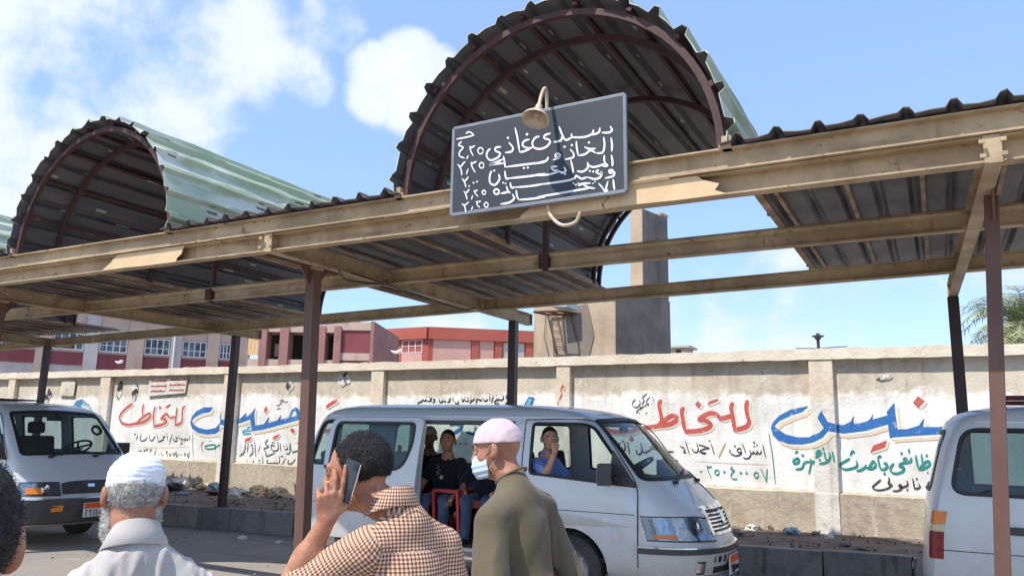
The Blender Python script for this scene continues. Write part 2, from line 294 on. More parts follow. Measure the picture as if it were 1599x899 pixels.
TEXT={'wall':[['red',59,1,[-2486,2206,-2508,2093,-2494,1967,-2473,1883,-2513,1813,-2618,1776,-2710,1757]],['red',59,1,[-2705,2170,-2729,2078,-2705,1923,-2692,1757]],['red',60,1,[-2704,1972,-2811,1943,-2919,1913]],['red',60,1,[-2911,1921,-2938,1984,-3039,2005,-3142,1961,-3239,1896]],['red',60,1,[-3239,1903,-3129,1897,-3043,1848,-3074,1790,-3191,1746,-3339,1729,-3450,1724]],['red',61,1,[-3450,2097,-3482,2017,-3462,1872,-3440,1727]],['red',62,1,[-3807,2208,-3839,2118,-3810,1956,-3801,1868]],['red',62,1,[-3866,1823,-3757,1890,-3649,1957,-3574,1958,-3559,1907,-3636,1848,-3743,1817,-3882,1808]],['red',0,1,[-3225,2192,-3175,2127,-3216,2073,-3278,2141]],['red',0,1,[-3064,2178,-2917,2228,-2933,2178,-3087,2123]],['red',58,1,[-4771,1816,-4743,1756,-4634,1712,-4515,1699,-4354,1707,-4195,1745,-4037,1774,-3881,1799,-3748,1830]],['red',0,0,[-4301,1643,-4254,1600,-4302,1554,-4349,1598]],['black',17,0,[-2292,1563,-2275,1461,-2254,1370]],['black',17,0,[-2316,1470,-2332,1431,-2363,1433,-2372,1464,-2383,1429,-2414,1431,-2424,1455,-2440,1428,-2470,1435]],['black',18,0,[-2484,1481,-2466,1420,-2493,1367,-2540,1352,-2581,1370]],['black',18,0,[-2590,1572,-2561,1500,-2538,1423]],['black',18,0,[-2599,1462,-2619,1498,-2661,1476,-2647,1438,-2600,1444,-2616,1410,-2679,1389,-2737,1406,-2769,1442,-2769,1478]],['black',18,0,[-3047,1561,-3022,1471,-3001,1393]],['black',18,0,[-3235,1532,-3189,1525,-3065,1486]],['black',18,0,[-3065,1489,-3157,1473,-3204,1445,-3191,1422,-3126,1413,-3170,1406,-3218,1434,-3243,1465]],['black',18,0,[-3265,1561,-3243,1476,-3257,1428,-3295,1423,-3328,1452,-3333,1482]],['black',18,0,[-3436,1589,-3410,1493,-3377,1387]],['black',18,0,[-3521,1506,-3466,1478,-3450,1449,-3467,1416,-3423,1412]],['black',0,0,[-2413,1603,-2397,1587,-2414,1570,-2430,1586]],['black',0,0,[-2374,1562,-2361,1549,-2375,1536,-2387,1549]],['black',0,0,[-2413,1546,-2401,1534,-2414,1521,-2426,1533]],['black',0,0,[-2694,1544,-2677,1528,-2695,1511,-2711,1527]],['black',0,0,[-3067,1612,-3052,1598,-3068,1582,-3083,1597]],['ochre',23,0,[-2830,1576,-2883,1470,-2939,1360]],['ochre',7,0,[-3315,1295,-3043,1286,-2777,1280,-2465,1281,-2191,1283]],['teal',20,0,[-3039,1220,-3094,1208,-3115,1224,-3095,1153,-3054,1052]],['teal',20,0,[-2737,1232,-2764,1192,-2712,1177,-2748,1134,-2764,1089,-2726,1052,-2671,1057]],['teal',19,0,[-2337,1224,-2293,1125,-2259,1027]],['teal',19,0,[-2242,1223,-2252,1126,-2259,1027]],['teal',20,0,[-2935,1132,-2949,1109,-2973,1102,-2993,1116,-2998,1142,-2985,1165,-2961,1173,-2941,1160,-2935,1135]],['teal',19,0,[-2370,1116,-2383,1091,-2406,1084,-2425,1099,-2429,1127,-2416,1152,-2394,1161,-2374,1147,-2369,1119]],['teal',0,0,[-2860,1171,-2839,1151,-2861,1129,-2881,1149]],['teal',0,0,[-2619,1167,-2599,1147,-2620,1126,-2640,1146]],['teal',0,0,[-2536,1167,-2516,1148,-2537,1126,-2557,1146]],['teal',0,0,[-3208,1160,-3191,1144,-3209,1127,-3226,1143]],['green',16,0,[-2200,1725,-2184,1597,-2158,1373,-2137,1011]],['black',14,0,[-4032,2313,-4111,2246,-4088,2200,-4128,2125]],['black',14,0,[-4223,2223,-4279,2163,-4256,2095,-4184,2103,-4152,2163,-4175,2201]],['black',13,0,[-3985,2260,-4057,2178,-4010,2141,-4089,2125]],['black',13,0,[-3954,2260,-3924,2163]],['black',13,0,[-4225,1997,-4192,2050,-4129,2065]],['black',13,0,[-4113,2073,-4105,2095]],['black',13,0,[-4065,2096,-4057,2111]],['black',13,0,[-4026,2111,-4015,2126]],['black',13,0,[-3971,2141,-3961,2156]],['black',13,0,[-4129,2103,-4160,2073,-4065,2118]],['black',13,0,[-4193,2013,-4161,1998]],['black',13,0,[-4067,1984,-4035,2014]],['black',24,0,[-4371,1558,-4350,1459,-4335,1361]],['black',24,0,[-4413,1547,-4411,1447,-4441,1407,-4500,1405,-4473,1456,-4441,1427]],['black',24,0,[-4154,1553,-4129,1445,-4145,1386,-4187,1365,-4224,1394,-4218,1433]],['black',23,0,[-3885,1496,-3947,1504,-3983,1469,-3927,1451,-3886,1471]],['black',23,0,[-3978,1459,-4041,1409,-4093,1397,-4129,1416]],['black',23,0,[-3864,1540,-3835,1444,-3805,1406,-3744,1427,-3703,1418,-3623,1421]],['black',0,0,[-4548,1542,-4528,1524,-4548,1506,-4567,1523]],['black',0,0,[-4505,1538,-4485,1520,-4505,1502,-4524,1519]],['black',0,0,[-4445,1572,-4428,1556,-4446,1540,-4463,1555]],['blue',0,2,[-1634,2118,-1873,2068,-2037,1984,-2138,1883,-2169,1800,-2145,1701,-2068,1620,-1926,1574,-1752,1570,-1580,1607,-1454,1674,-1380,1764,-1193,1735,-895,1780,-622,1870,-612,1692,-329,1720,-53,1744,83,1756,217,1776,225,1881,-19,1844,-196,1842,-182,1960,-250,1859,-393,1811,-505,1806,-521,2011,-526,2167,-626,2042,-622,1992,-813,1933,-798,2017,-842,1938,-888,1906,-1037,1868,-1057,1909,-1042,1988,-1095,1899,-1187,1853,-1262,1861,-1374,1892,-1458,2053,-1510,1947,-1432,1811,-1496,1742,-1654,1678,-1811,1675,-1968,1712,-2077,1785,-2116,1825,-2041,1901,-1877,1977,-1716,2032]],['red',0,1,[-232,2252,-153,2183,-235,2090,-300,2167]],['red',0,1,[-819,1586,-642,1660,-677,1559,-868,1484]],['teal',30,0,[-1342,1496,-1330,1426,-1322,1350]],['teal',30,0,[-1389,1476,-1368,1439,-1387,1379,-1431,1339,-1520,1318]],['teal',30,0,[-1445,1497,-1437,1422,-1419,1354]],['teal',30,0,[-1557,1432,-1532,1486,-1501,1501,-1488,1473,-1513,1441,-1565,1399]],['teal',30,0,[-1578,1361,-1611,1322,-1637,1341,-1666,1340]],['teal',30,0,[-1642,1386,-1632,1341,-1652,1250,-1674,1168]],['teal',30,0,[-1655,1340,-1713,1330,-1740,1299,-1769,1242,-1857,1227]],['teal',30,0,[-1806,1392,-1860,1357,-1880,1324,-1855,1305,-1810,1325,-1796,1365,-1814,1391]],['teal',31,0,[-1850,1453,-1805,1484]],['teal',30,0,[-1123,1440,-1084,1504,-1061,1470]],['teal',30,0,[-1126,1404,-1189,1363,-1255,1317,-1247,1273,-1188,1251,-1090,1274,-1038,1310,-1049,1377]],['teal',29,0,[-1055,1242,-994,1249,-944,1291]],['teal',0,0,[-1457,1550,-1439,1531,-1459,1511,-1477,1530]],['teal',0,0,[-1508,1393,-1490,1374,-1510,1354,-1528,1373]],['teal',0,0,[-1744,1447,-1723,1425,-1746,1401,-1767,1423]],['teal',32,0,[-1031,1243,-978,1262,-935,1297,-930,1322]],['teal',32,0,[-935,1297,-904,1277,-862,1273,-815,1303,-808,1347,-837,1375,-856,1344,-896,1286]],['teal',32,0,[-776,1424,-764,1340,-748,1265]],['teal',32,0,[-780,1431,-747,1442,-734,1453]],['teal',32,0,[-748,1265,-698,1276,-663,1309,-673,1352,-707,1341]],['teal',31,0,[-581,1356,-621,1302,-627,1256,-589,1223,-524,1231,-473,1264,-462,1308,-504,1310,-527,1323]],['teal',31,0,[-527,1323,-485,1357,-420,1373,-377,1389,-366,1441]],['teal',31,0,[-418,1374,-449,1386,-457,1412,-432,1427,-413,1405]],['teal',31,0,[-386,1554,-391,1497]],['teal',31,0,[-310,1473,-304,1383,-287,1283]],['teal',31,0,[-242,1493,-237,1375]],['teal',31,0,[-287,1283,-220,1303,-161,1345,-150,1388,-182,1397,-232,1351,-275,1296]],['teal',0,0,[-701,1238,-682,1216,-704,1193,-724,1215]],['teal',0,0,[-479,1511,-461,1490,-482,1469,-500,1489]],['teal',0,0,[-180,1489,-162,1469,-183,1448,-200,1468]],['teal',0,0,[-183,1262,-172,1249,-185,1234,-197,1248]],['black',23,0,[-752,1135,-817,1075,-861,1029,-838,999,-773,993,-690,1015,-640,1049,-625,1075,-665,1082,-651,1126,-653,1170]],['black',23,0,[-623,992,-563,993,-509,1025,-510,1072,-535,1067,-523,1040,-439,1070,-432,1110,-447,1129]],['black',22,0,[-366,1169,-359,1097,-354,1032]],['black',22,0,[-308,1109,-285,1066,-311,1042,-354,1032]],['black',22,0,[-211,1082,-217,1044]],['black',0,0,[-438,1031,-423,1015,-440,997,-455,1013]],['black',0,0,[-318,1179,-303,1163,-320,1145,-335,1161]],['red',50,1,[-14656,2086,-14725,2000,-14708,1768,-14784,1692,-14932,1675]],['red',50,1,[-14907,2062,-14910,1890,-14916,1675]],['red',50,1,[-14900,1851,-15129,1822]],['red',51,1,[-15125,1826,-15186,1888,-15259,1903,-15422,1799]],['red',51,1,[-15423,1807,-15242,1785,-15220,1723,-15412,1658,-15636,1631]],['red',51,1,[-15633,2076,-15671,1932,-15619,1631]],['red',52,1,[-16051,2139,-16060,1994,-16028,1841]],['red',52,1,[-16213,1716,-15998,1842,-15815,1918,-15761,1860,-15886,1755,-16075,1705,-16467,1659]],['red',53,1,[-16421,2139,-16608,2049,-16802,1908,-16841,1793,-16725,1689,-16466,1655,-16223,1700]],['red',0,0,[-15285,2076,-15130,2143,-15146,2092,-15279,2037]],['red',0,0,[-15478,2087,-15420,2052,-15467,2017,-15525,2052]],['black',21,0,[-14436,1457,-14397,1340]],['black',22,0,[-14457,1395,-14496,1349,-14546,1386,-14585,1342,-14648,1384,-14677,1345]],['black',22,0,[-14706,1390,-14636,1300,-14698,1248]],['black',22,0,[-14768,1450,-14730,1344]],['black',22,0,[-14788,1396,-14857,1395,-14802,1334,-14905,1329,-14926,1393]],['black',22,0,[-14982,1493,-15053,1233]],['black',22,0,[-15175,1497,-15094,1305]],['black',22,0,[-15187,1419,-15278,1402,-15248,1355,-15450,1281]],['black',22,0,[-15504,1475,-15420,1317]],['black',22,0,[-15530,1412,-15583,1372,-15601,1332,-15696,1322,-15753,1455]],['black',22,0,[-15804,1391,-15867,1326,-15961,1305,-16037,1322,-16021,1450]],['black',23,0,[-16127,1416,-16185,1319]],['black',23,0,[-16206,1447,-16280,1445]],['ochre',9,0,[-16061,1163,-15127,1180,-14354,1226]],['green',14,0,[-14340,1527,-14285,1210,-14230,941]],['black',20,0,[-14454,1099,-14398,973,-14380,1117]],['black',20,0,[-14779,1098,-14830,1050,-14752,1022,-14806,967]],['black',20,0,[-15136,1080,-15079,1089,-15110,1065,-15042,952]],['black',20,0,[-15306,1090,-15240,961]],['black',20,0,[-15456,1136,-15528,941]],['black',20,0,[-15592,1121,-15662,1103,-15594,980]],['black',21,0,[-15712,1118,-15807,1107,-15733,976]],['black',21,0,[-15878,972,-15862,1113,-15806,982]],['black',21,0,[-16074,1092,-15995,1062,-15965,1103,-15981,976]],['black',15,0,[-14484,1041,-14495,1025,-14516,1021,-14536,1030,-14543,1048,-14534,1064,-14513,1069,-14493,1060,-14484,1043]],['black',15,0,[-14843,1030,-14853,1014,-14875,1010,-14895,1019,-14903,1037,-14894,1053,-14873,1058,-14852,1049,-14843,1032]],['black',15,0,[-14957,1019,-14967,1003,-14989,998,-15010,1008,-15017,1025,-15008,1042,-14987,1047,-14966,1038,-14957,1021]],['black',0,0,[-14635,1050,-14613,1037,-14631,1023,-14653,1036]],['black',0,0,[-14708,1048,-14685,1035,-14704,1021,-14726,1034]],['black',0,0,[-15211,1033,-15187,1019,-15206,1005,-15230,1018]],['black',0,0,[-15359,1033,-15336,1019,-15355,1005,-15378,1018]],['red',18,0,[-13972,1353,-14024,1247,-13951,1111]],['teal',30,0,[-13603,1280,-13807,1264,-13911,1227,-13840,1184,-13594,1210,-13614,1279,-13589,1169]],['teal',30,0,[-13577,1243,-13460,1255,-13358,1286]],['teal',0,0,[-13798,1363,-13777,1350,-13794,1336,-13816,1349]],['teal',0,0,[-13745,1372,-13723,1359,-13741,1345,-13762,1358]],['blue',0,2,[-13769,2062,-14047,2062,-14276,1974,-14408,1854,-14437,1724,-14359,1597,-14159,1509,-13890,1478,-13619,1501,-13462,1584,-13398,1692,-13218,1677,-13070,1706,-12874,1743,-12635,1813,-12564,1573,-12296,1603,-11992,1665,-11649,1738,-11245,1827,-11266,1931,-11310,2032,-11405,2075,-11503,2015,-11568,1861,-11774,1822,-11790,1919,-11866,1807,-12108,1749,-12106,1887,-12237,1725,-12470,1693,-12525,1922,-12511,2066,-12602,1957,-12739,1864,-12769,1952,-12910,1840,-13079,1785,-13256,1783,-13420,1823,-13499,1984,-13535,1861,-13502,1739,-13635,1626,-13918,1586,-14147,1618,-14318,1689,-14382,1762,-14311,1836,-14108,1920,-13835,1959]],['white',0,0,[-11500,1870,-11453,1981,-11386,1990,-11355,1905]],['red',0,1,[-12216,2095,-12154,2029,-12211,1931,-12268,2011]],['red',0,1,[-11946,1484,-11773,1539,-11825,1449,-11967,1419]],['red',0,1,[-12725,1417,-12543,1472,-12598,1381,-12754,1350]],['red',0,1,[-11453,1663,-11365,1602,-11423,1542,-11510,1616]],['cyan',53,0,[-12853,1559,-12710,1605,-12585,1590]],['cyan',46,0,[-12823,1516,-12579,1538]],['cyan',32,0,[-12716,1658,-12606,1668]],['slate',25,0,[-11257,1228,-11389,1191,-11453,1256,-11485,1356,-11479,1172,-11568,1153]],['slate',25,0,[-11750,1358,-11720,1195]],['slate',25,0,[-11823,1382,-11795,1230,-11944,1201,-11991,1310,-11884,1295]],['slate',26,0,[-12086,1427,-12160,1340,-12059,1282,-12184,1228,-12116,1153,-12097,1086,-11870,1161]],['slate',26,0,[-12465,1384,-12393,1059]],['slate',26,0,[-12532,1331,-12488,1159,-12576,1071]],['slate',26,0,[-12641,1328,-12645,1146]],['slate',26,0,[-12715,1326,-12736,1152,-12869,1062]],['slate',25,0,[-11585,1320,-11532,1254,-11622,1235]],['red',17,0,[-12293,1311,-12342,1147]],['slate',0,0,[-11653,1316,-11631,1302,-11650,1286,-11673,1301]],['slate',0,0,[-11276,1384,-11255,1370,-11274,1354,-11295,1369]],['slate',0,0,[-12554,1311,-12530,1296,-12550,1280,-12574,1295]],['slate',0,0,[-11963,1377,-11940,1362,-11959,1346,-11982,1361]],['slate',0,0,[-11916,1378,-11893,1363,-11913,1347,-11935,1362]],['black',20,0,[-11305,1061,-11402,967,-11504,963,-11488,1030]],['black',20,0,[-11257,1030,-11226,940]],['black',20,0,[-11571,1069,-11661,924]],['black',20,0,[-11760,1113,-11735,980,-11896,957,-12072,955,-12044,1028]],['black',20,0,[-12216,1082,-12189,947,-12307,934,-12411,897]],['black',21,0,[-12447,1006,-12463,929,-12595,924,-12654,1008]],['black',20,0,[-12254,996,-12325,985]],['black',20,0,[-11724,1098,-11632,1101]],['black',16,0,[-11613,2202,-11691,2168,-11765,2203,-11850,2116,-11944,2108]],['black',15,0,[-11618,2134,-11591,2091]],['black',16,0,[-11768,2237,-11857,2185]],['black',16,0,[-11936,2030,-11797,2056]],['black',22,0,[-6464,2241,-6485,2209,-6529,2209,-6552,2235]],['black',22,0,[-6504,2200,-6536,2170,-6601,2144]],['black',22,0,[-6576,2305,-6568,2226]],['black',22,0,[-6624,2282,-6633,2226,-6684,2208,-6705,2229,-6728,2208,-6774,2242]],['black',22,0,[-6729,2213,-6788,2195,-6801,2157,-6709,2144]],['black',22,0,[-6826,2283,-6869,2155]],['black',22,0,[-6902,2278,-6898,2188]],['black',22,0,[-6936,2229,-6968,2195,-7014,2206,-7045,2255]],['black',22,0,[-7052,2206,-7112,2201]],['black',22,0,[-7059,2210,-7113,2216,-7151,2230,-7166,2196,-7172,2149]],['black',22,0,[-7204,2243,-7235,2209,-7261,2196,-7318,2150]],['black',22,0,[-7266,2204,-7304,2201]],['black',22,0,[-7353,2269,-7341,2196,-7389,2188]],['black',22,0,[-7389,2188,-7423,2217,-7444,2189,-7475,2195]],['black',22,0,[-7477,2257,-7466,2195]],['black',22,0,[-7538,2191,-7546,2156,-7599,2143,-7616,2178]],['black',23,0,[-7666,2257,-7654,2182]],['black',23,0,[-7714,2257,-7727,2196,-7782,2162]],['black',23,0,[-7761,2244,-7717,2178]],['black',23,0,[-7808,2204,-7838,2175,-7871,2196,-7902,2170,-7938,2175]],['black',23,0,[-7962,2245,-7940,2155]],['black',23,0,[-8041,2231,-8076,2218,-8049,2196,-8096,2155]],['black',23,0,[-8126,2265,-8120,2182]],['black',23,0,[-8158,2265,-8150,2195,-8204,2189]],['black',23,0,[-8204,2189,-8246,2212,-8261,2190,-8312,2212,-8335,2183,-8376,2175,-8433,2143]],['black',0,0,[-6502,2303,-6489,2292,-6502,2280,-6515,2292]],['black',0,0,[-6904,2320,-6891,2309,-6903,2299,-6915,2309]],['black',0,0,[-6664,2308,-6652,2298,-6664,2288,-6676,2298]],['black',0,0,[-6768,2303,-6756,2293,-6768,2283,-6780,2293]],['black',0,0,[-6720,2175,-6708,2164,-6720,2154,-6732,2164]],['black',0,0,[-7291,2253,-7278,2243,-7290,2232,-7303,2243]],['black',0,0,[-7415,2259,-7404,2250,-7414,2241,-7426,2250]],['black',0,0,[-7387,2263,-7376,2254,-7386,2244,-7398,2254]],['black',0,0,[-7546,2205,-7535,2196,-7545,2187,-7557,2196]],['black',0,0,[-7809,2246,-7798,2236,-7809,2227,-7820,2236]],['black',0,0,[-7873,2240,-7862,2231,-7872,2222,-7884,2231]],['black',0,0,[-7848,2255,-7837,2246,-7847,2236,-7859,2246]],['black',0,0,[-8008,2188,-7995,2178,-8007,2167,-8021,2178]],['black',0,0,[-8241,2275,-8229,2266,-8240,2256,-8252,2266]],['black',0,0,[-8213,2279,-8201,2270,-8212,2260,-8224,2270]],['blue',0,0,[-6136,2259,-6023,2250,-6082,2105,-6236,2105]],['cyan',0,0,[-6135,2232,-6073,2223,-6113,2123,-6185,2123]],['orange',21,0,[-5630,2303,-5570,2347]],['orange',21,0,[-5639,2249,-5589,2240]],['orange',21,0,[-5600,2338,-5589,2204]],['orange',21,0,[-5510,2231,-5471,2302,-5491,2355,-5453,2453,-5422,2355]],['orange',21,0,[-5471,2302,-5519,2204]],['orange',21,0,[-5539,2186,-5544,2133]],['blue',54,0,[-7434,1809,-7483,1708,-7628,1632,-7791,1647]],['blue',54,0,[-7714,1772,-7607,1796,-7486,1775]],['blue',53,0,[-7388,1650,-7176,1614,-6970,1639]],['red',27,0,[-7568,1495,-7566,1428]],['red',27,0,[-7474,1475,-7472,1419]],['red',26,0,[-7355,1478,-7366,1411]],['red',60,1,[-10609,2068,-10468,2143,-10328,2205]],['red',59,1,[-10637,1622,-10490,1620,-10335,1688]]],'sign':[['white',15,0,[-1900,3784,-1886,3753,-1909,3737,-1964,3747]],['white',15,0,[-1977,3787,-1984,3753,-2021,3743,-2048,3749]],['white',15,0,[-2025,3780,-2035,3751,-2079,3736,-2142,3740,-2191,3753,-2196,3780]],['white',16,0,[-2296,3851,-2274,3793,-2243,3738,-2190,3749]],['white',16,0,[-2270,3772,-2281,3740,-2339,3737]],['white',16,0,[-2362,3808,-2408,3802,-2413,3779,-2375,3761,-2368,3737,-2400,3709,-2450,3702,-2499,3722,-2511,3762,-2487,3796,-2453,3800]],['white',15,0,[-1893,3698,-1886,3645,-1888,3593]],['white',15,0,[-1949,3712,-1942,3654,-1955,3600,-2003,3599]],['white',15,0,[-2096,3661,-2055,3640,-2007,3634]],['white',15,0,[-2003,3599,-2048,3627,-2086,3607,-2140,3602]],['white',15,0,[-2158,3716,-2153,3657,-2140,3602]],['white',15,0,[-2208,3662,-2179,3625,-2185,3595,-2246,3591]],['white',15,0,[-2275,3621,-2305,3646,-2324,3627,-2288,3613,-2342,3601]],['white',16,0,[-2380,3631,-2397,3603,-2465,3597]],['white',15,0,[-1891,3571,-1883,3525,-1883,3484]],['white',15,0,[-1944,3579,-1942,3527,-1919,3496,-1955,3497]],['white',15,0,[-1940,3511,-1984,3503,-2028,3501,-2061,3520,-2071,3544]],['white',15,0,[-2071,3541,-2069,3501,-2108,3479,-2152,3490]],['white',15,0,[-2201,3581,-2187,3525,-2179,3479]],['white',15,0,[-2256,3536,-2239,3510,-2260,3493,-2300,3510]],['white',15,0,[-2304,3546,-2349,3549,-2341,3526,-2298,3511,-2365,3496,-2470,3500]],['white',15,0,[-1874,3456,-1905,3459,-1902,3439,-1871,3442,-1878,3414,-1940,3406]],['white',15,0,[-1984,3476,-2004,3461,-1978,3443,-1963,3457,-1972,3421,-2016,3411,-2070,3433]],['white',15,0,[-2070,3433,-2117,3428,-2153,3454,-2173,3439,-2235,3429,-2469,3429]],['white',15,0,[-1878,3392,-1873,3347,-1868,3313]],['white',15,0,[-1916,3384,-1937,3310]],['white',15,0,[-1987,3377,-1955,3337,-1937,3310,-1916,3322]],['white',15,0,[-2045,3385,-2109,3390,-2140,3377]],['white',15,0,[-2109,3386,-2062,3357,-2012,3342]],['white',15,0,[-2058,3349,-2140,3348,-2298,3342,-2467,3338]],['white',0,0,[-2059,3699,-2049,3686,-2059,3677,-2070,3690]],['white',0,0,[-2249,3697,-2238,3685,-2249,3676,-2261,3688]],['white',0,0,[-2193,3701,-2181,3688,-2193,3679,-2204,3692]],['white',0,0,[-2053,3485,-2043,3474,-2053,3466,-2063,3477]],['white',0,0,[-2027,3477,-2017,3466,-2027,3458,-2037,3469]],['white',0,0,[-2244,3490,-2233,3479,-2243,3470,-2254,3482]],['white',0,0,[-2028,3388,-2021,3380,-2028,3374,-2035,3382]],['white',0,0,[-2012,3399,-2005,3391,-2012,3386,-2019,3393]],['white',0,0,[-2178,3411,-2169,3402,-2178,3395,-2187,3404]],['white',0,0,[-2159,3397,-2150,3387,-2159,3380,-2168,3390]],['white',0,0,[-2139,3403,-2130,3393,-2139,3386,-2147,3396]],['white',16,0,[-2534,3791,-2582,3783,-2591,3749,-2542,3722,-2510,3723]],['white',16,0,[-2510,3723,-2581,3704,-2618,3705]],['white',16,0,[-2660,3906,-2638,3819,-2617,3704]],['white',16,0,[-2713,3797,-2676,3751,-2685,3720,-2742,3719]],['white',16,0,[-2776,3770,-2821,3772,-2824,3746,-2784,3722,-2805,3689,-2867,3679,-2901,3717,-2893,3753,-2868,3772]],['white',16,0,[-2404,3592,-2532,3599,-2739,3605]],['white',16,0,[-2756,3696,-2744,3650,-2739,3605]],['white',16,0,[-2746,3637,-2817,3642,-2871,3643,-2817,3654,-2758,3670]],['white',16,0,[-2403,3507,-2530,3505,-2720,3513]],['white',16,0,[-2740,3578,-2727,3515,-2699,3512]],['white',16,0,[-2792,3560,-2784,3515,-2822,3477,-2866,3504,-2867,3562,-2853,3592]],['white',15,0,[-2401,3430,-2529,3428,-2659,3436]],['white',16,0,[-2692,3480,-2680,3439,-2650,3436]],['white',16,0,[-2724,3457,-2713,3410,-2772,3404]],['white',15,0,[-2400,3329,-2527,3330,-2618,3336]],['white',15,0,[-2640,3416,-2631,3365,-2616,3336]],['white',16,0,[-2672,3388,-2655,3351,-2694,3325,-2770,3321]],['white',15,0,[-2783,3416,-2793,3405,-2810,3404,-2825,3414,-2829,3428,-2820,3440,-2804,3441,-2788,3432,-2783,3417]],['white',13,0,[-3021,3908,-3063,3939,-3095,3929]],['white',13,0,[-3017,3904,-3094,3899,-3181,3899]],['white',13,0,[-3129,3873,-3157,3846,-3115,3820,-3145,3789,-3144,3754,-3096,3730]],['white',13,0,[-3066,3749,-3079,3719]],['white',13,0,[-3008,3818,-3038,3808,-3057,3820]],['white',13,0,[-3055,3820,-3043,3777,-3019,3735]],['white',13,0,[-3163,3690,-3131,3668,-3112,3686,-3091,3702]],['white',13,0,[-3151,3682,-3125,3635,-3118,3592]],['white',13,0,[-3062,3640,-3078,3596]],['white',13,0,[-2988,3687,-3023,3679,-3041,3688]],['white',13,0,[-3040,3688,-3024,3642,-2996,3597]],['white',13,0,[-3117,3571,-3091,3545,-3056,3576]],['white',13,0,[-3104,3558,-3085,3521,-3078,3492]],['white',13,0,[-3098,3465,-3072,3448,-3046,3476]],['white',13,0,[-3086,3454,-3071,3421,-3064,3392]],['white',12,0,[-3014,3423,-3025,3387]],['white',12,0,[-2972,3457,-2996,3451,-3005,3459]],['white',12,0,[-3004,3457,-2991,3432,-2965,3403]],['white',12,0,[-3110,3368,-3084,3352,-3045,3374]],['white',12,0,[-3096,3360,-3078,3328,-3073,3292]],['white',12,0,[-3011,3334,-3022,3304]],['white',12,0,[-2939,3365,-2973,3363,-2983,3371]],['white',12,0,[-2981,3366,-2968,3338,-2948,3315]],['white',11,0,[-2933,3759,-2942,3744,-2960,3743,-2975,3756,-2980,3775,-2971,3790,-2954,3792,-2938,3780,-2932,3761]],['white',11,0,[-2922,3642,-2930,3629,-2946,3628,-2959,3639,-2963,3655,-2956,3668,-2940,3670,-2927,3660,-2922,3643]],['white',11,0,[-2900,3425,-2906,3416,-2917,3415,-2928,3423,-2931,3435,-2925,3444,-2913,3446,-2903,3438,-2899,3427]],['white',11,0,[-2875,3325,-2882,3314,-2895,3313,-2906,3321,-2910,3335,-2903,3346,-2891,3348,-2879,3340,-2875,3326]],['white',0,0,[-2557,3846,-2543,3831,-2557,3820,-2571,3835]],['white',0,0,[-2719,3844,-2706,3830,-2719,3820,-2731,3834]],['white',0,0,[-2578,3584,-2567,3572,-2578,3563,-2589,3575]],['white',0,0,[-2546,3583,-2534,3571,-2545,3562,-2557,3574]],['white',0,0,[-2830,3601,-2819,3589,-2830,3580,-2842,3592]],['white',0,0,[-2752,3493,-2742,3483,-2751,3476,-2761,3486]],['white',0,0,[-2730,3485,-2721,3475,-2730,3468,-2740,3478]],['white',0,0,[-2696,3413,-2685,3401,-2696,3392,-2707,3404]],['white',0,0,[-3049,3507,-3040,3497,-3049,3491,-3058,3500]],['white',0,0,[-3010,3528,-3000,3518,-3009,3510,-3020,3521]],['white',0,0,[-2979,3533,-2969,3523,-2979,3515,-2989,3525]]]}
# ------------------------------------------------------------------ materials of the place
def mk_wall():
    t = NT('rendered wall'); p = t.geo(); s = t.sep(p); z = s[2]
    big = t.noise(p, .8, 6, .6); fine = t.noise(p, 7, 8, .65); streak = t.noise(t.mapping(p, (9, 9, .8)), 1., 6, .6)
    cem = t.mix(t.ramp(fine, .35, .7), lin(214, 201, 180), lin(190, 177, 157)); cem = t.mix(t.ramp(big, .45, .65), cem, lin(220, 208, 188))
    wash = t.mix(t.ramp(t.noise(p, 2.2, 7, .65), .42, .72), lin(248, 246, 242), lin(226, 221, 212)); wash = t.mix(t.ramp(streak, .52, .8, (0, .55)), wash, lin(206, 196, 180))
    edge = t.math('ADD', z, t.math('MULTIPLY', t.math('SUBTRACT', t.noise(p, 1.1, 8, .7), .5), .5))
    edge = t.math('ADD', edge, t.math('MULTIPLY', t.math('SUBTRACT', fine, .5), .25))
    f = t.math('MULTIPLY', t.ramp(edge, 2.22, 2.36, (1, 0)), t.ramp(t.math('ADD', z, t.math('MULTIPLY', t.math('SUBTRACT', fine, .5), .08)), .92, .96))
    flake = t.ramp(t.noise(p, 5.5, 9, .75, .6), .63, .68); f = t.math('MULTIPLY', f, t.math('SUBTRACT', 1., t.math('MULTIPLY', flake, .75)))
    f = t.math('MAXIMUM', f, t.math('MULTIPLY', t.ramp(t.noise(p, 3.4, 9, .72), .6, .66), .55))
    k = t.mix(f, cem, wash); grime = t.math('MULTIPLY', t.ramp(t.noise(t.mapping(p, (5, 5, .45)), 1., 8, .7), .5, .72), t.ramp(z, 1.3, 2.7, (.12, .6))); k = t.mix(grime, k, lin(150, 136, 118)); k = t.mix(t.ramp(t.noise(p, 1.5, 9, .75, .5), .62, .70, (0, .5)), k, lin(176, 166, 152));
    t.col(k); t.rough(.9); t.b.inputs['Specular IOR Level'].default_value = .2
    t.bump(t.math('ADD', t.math('MULTIPLY', t.noise(p, 22, 6, .6), .6), t.math('MULTIPLY', f, .35)), .55, .02); return t.m
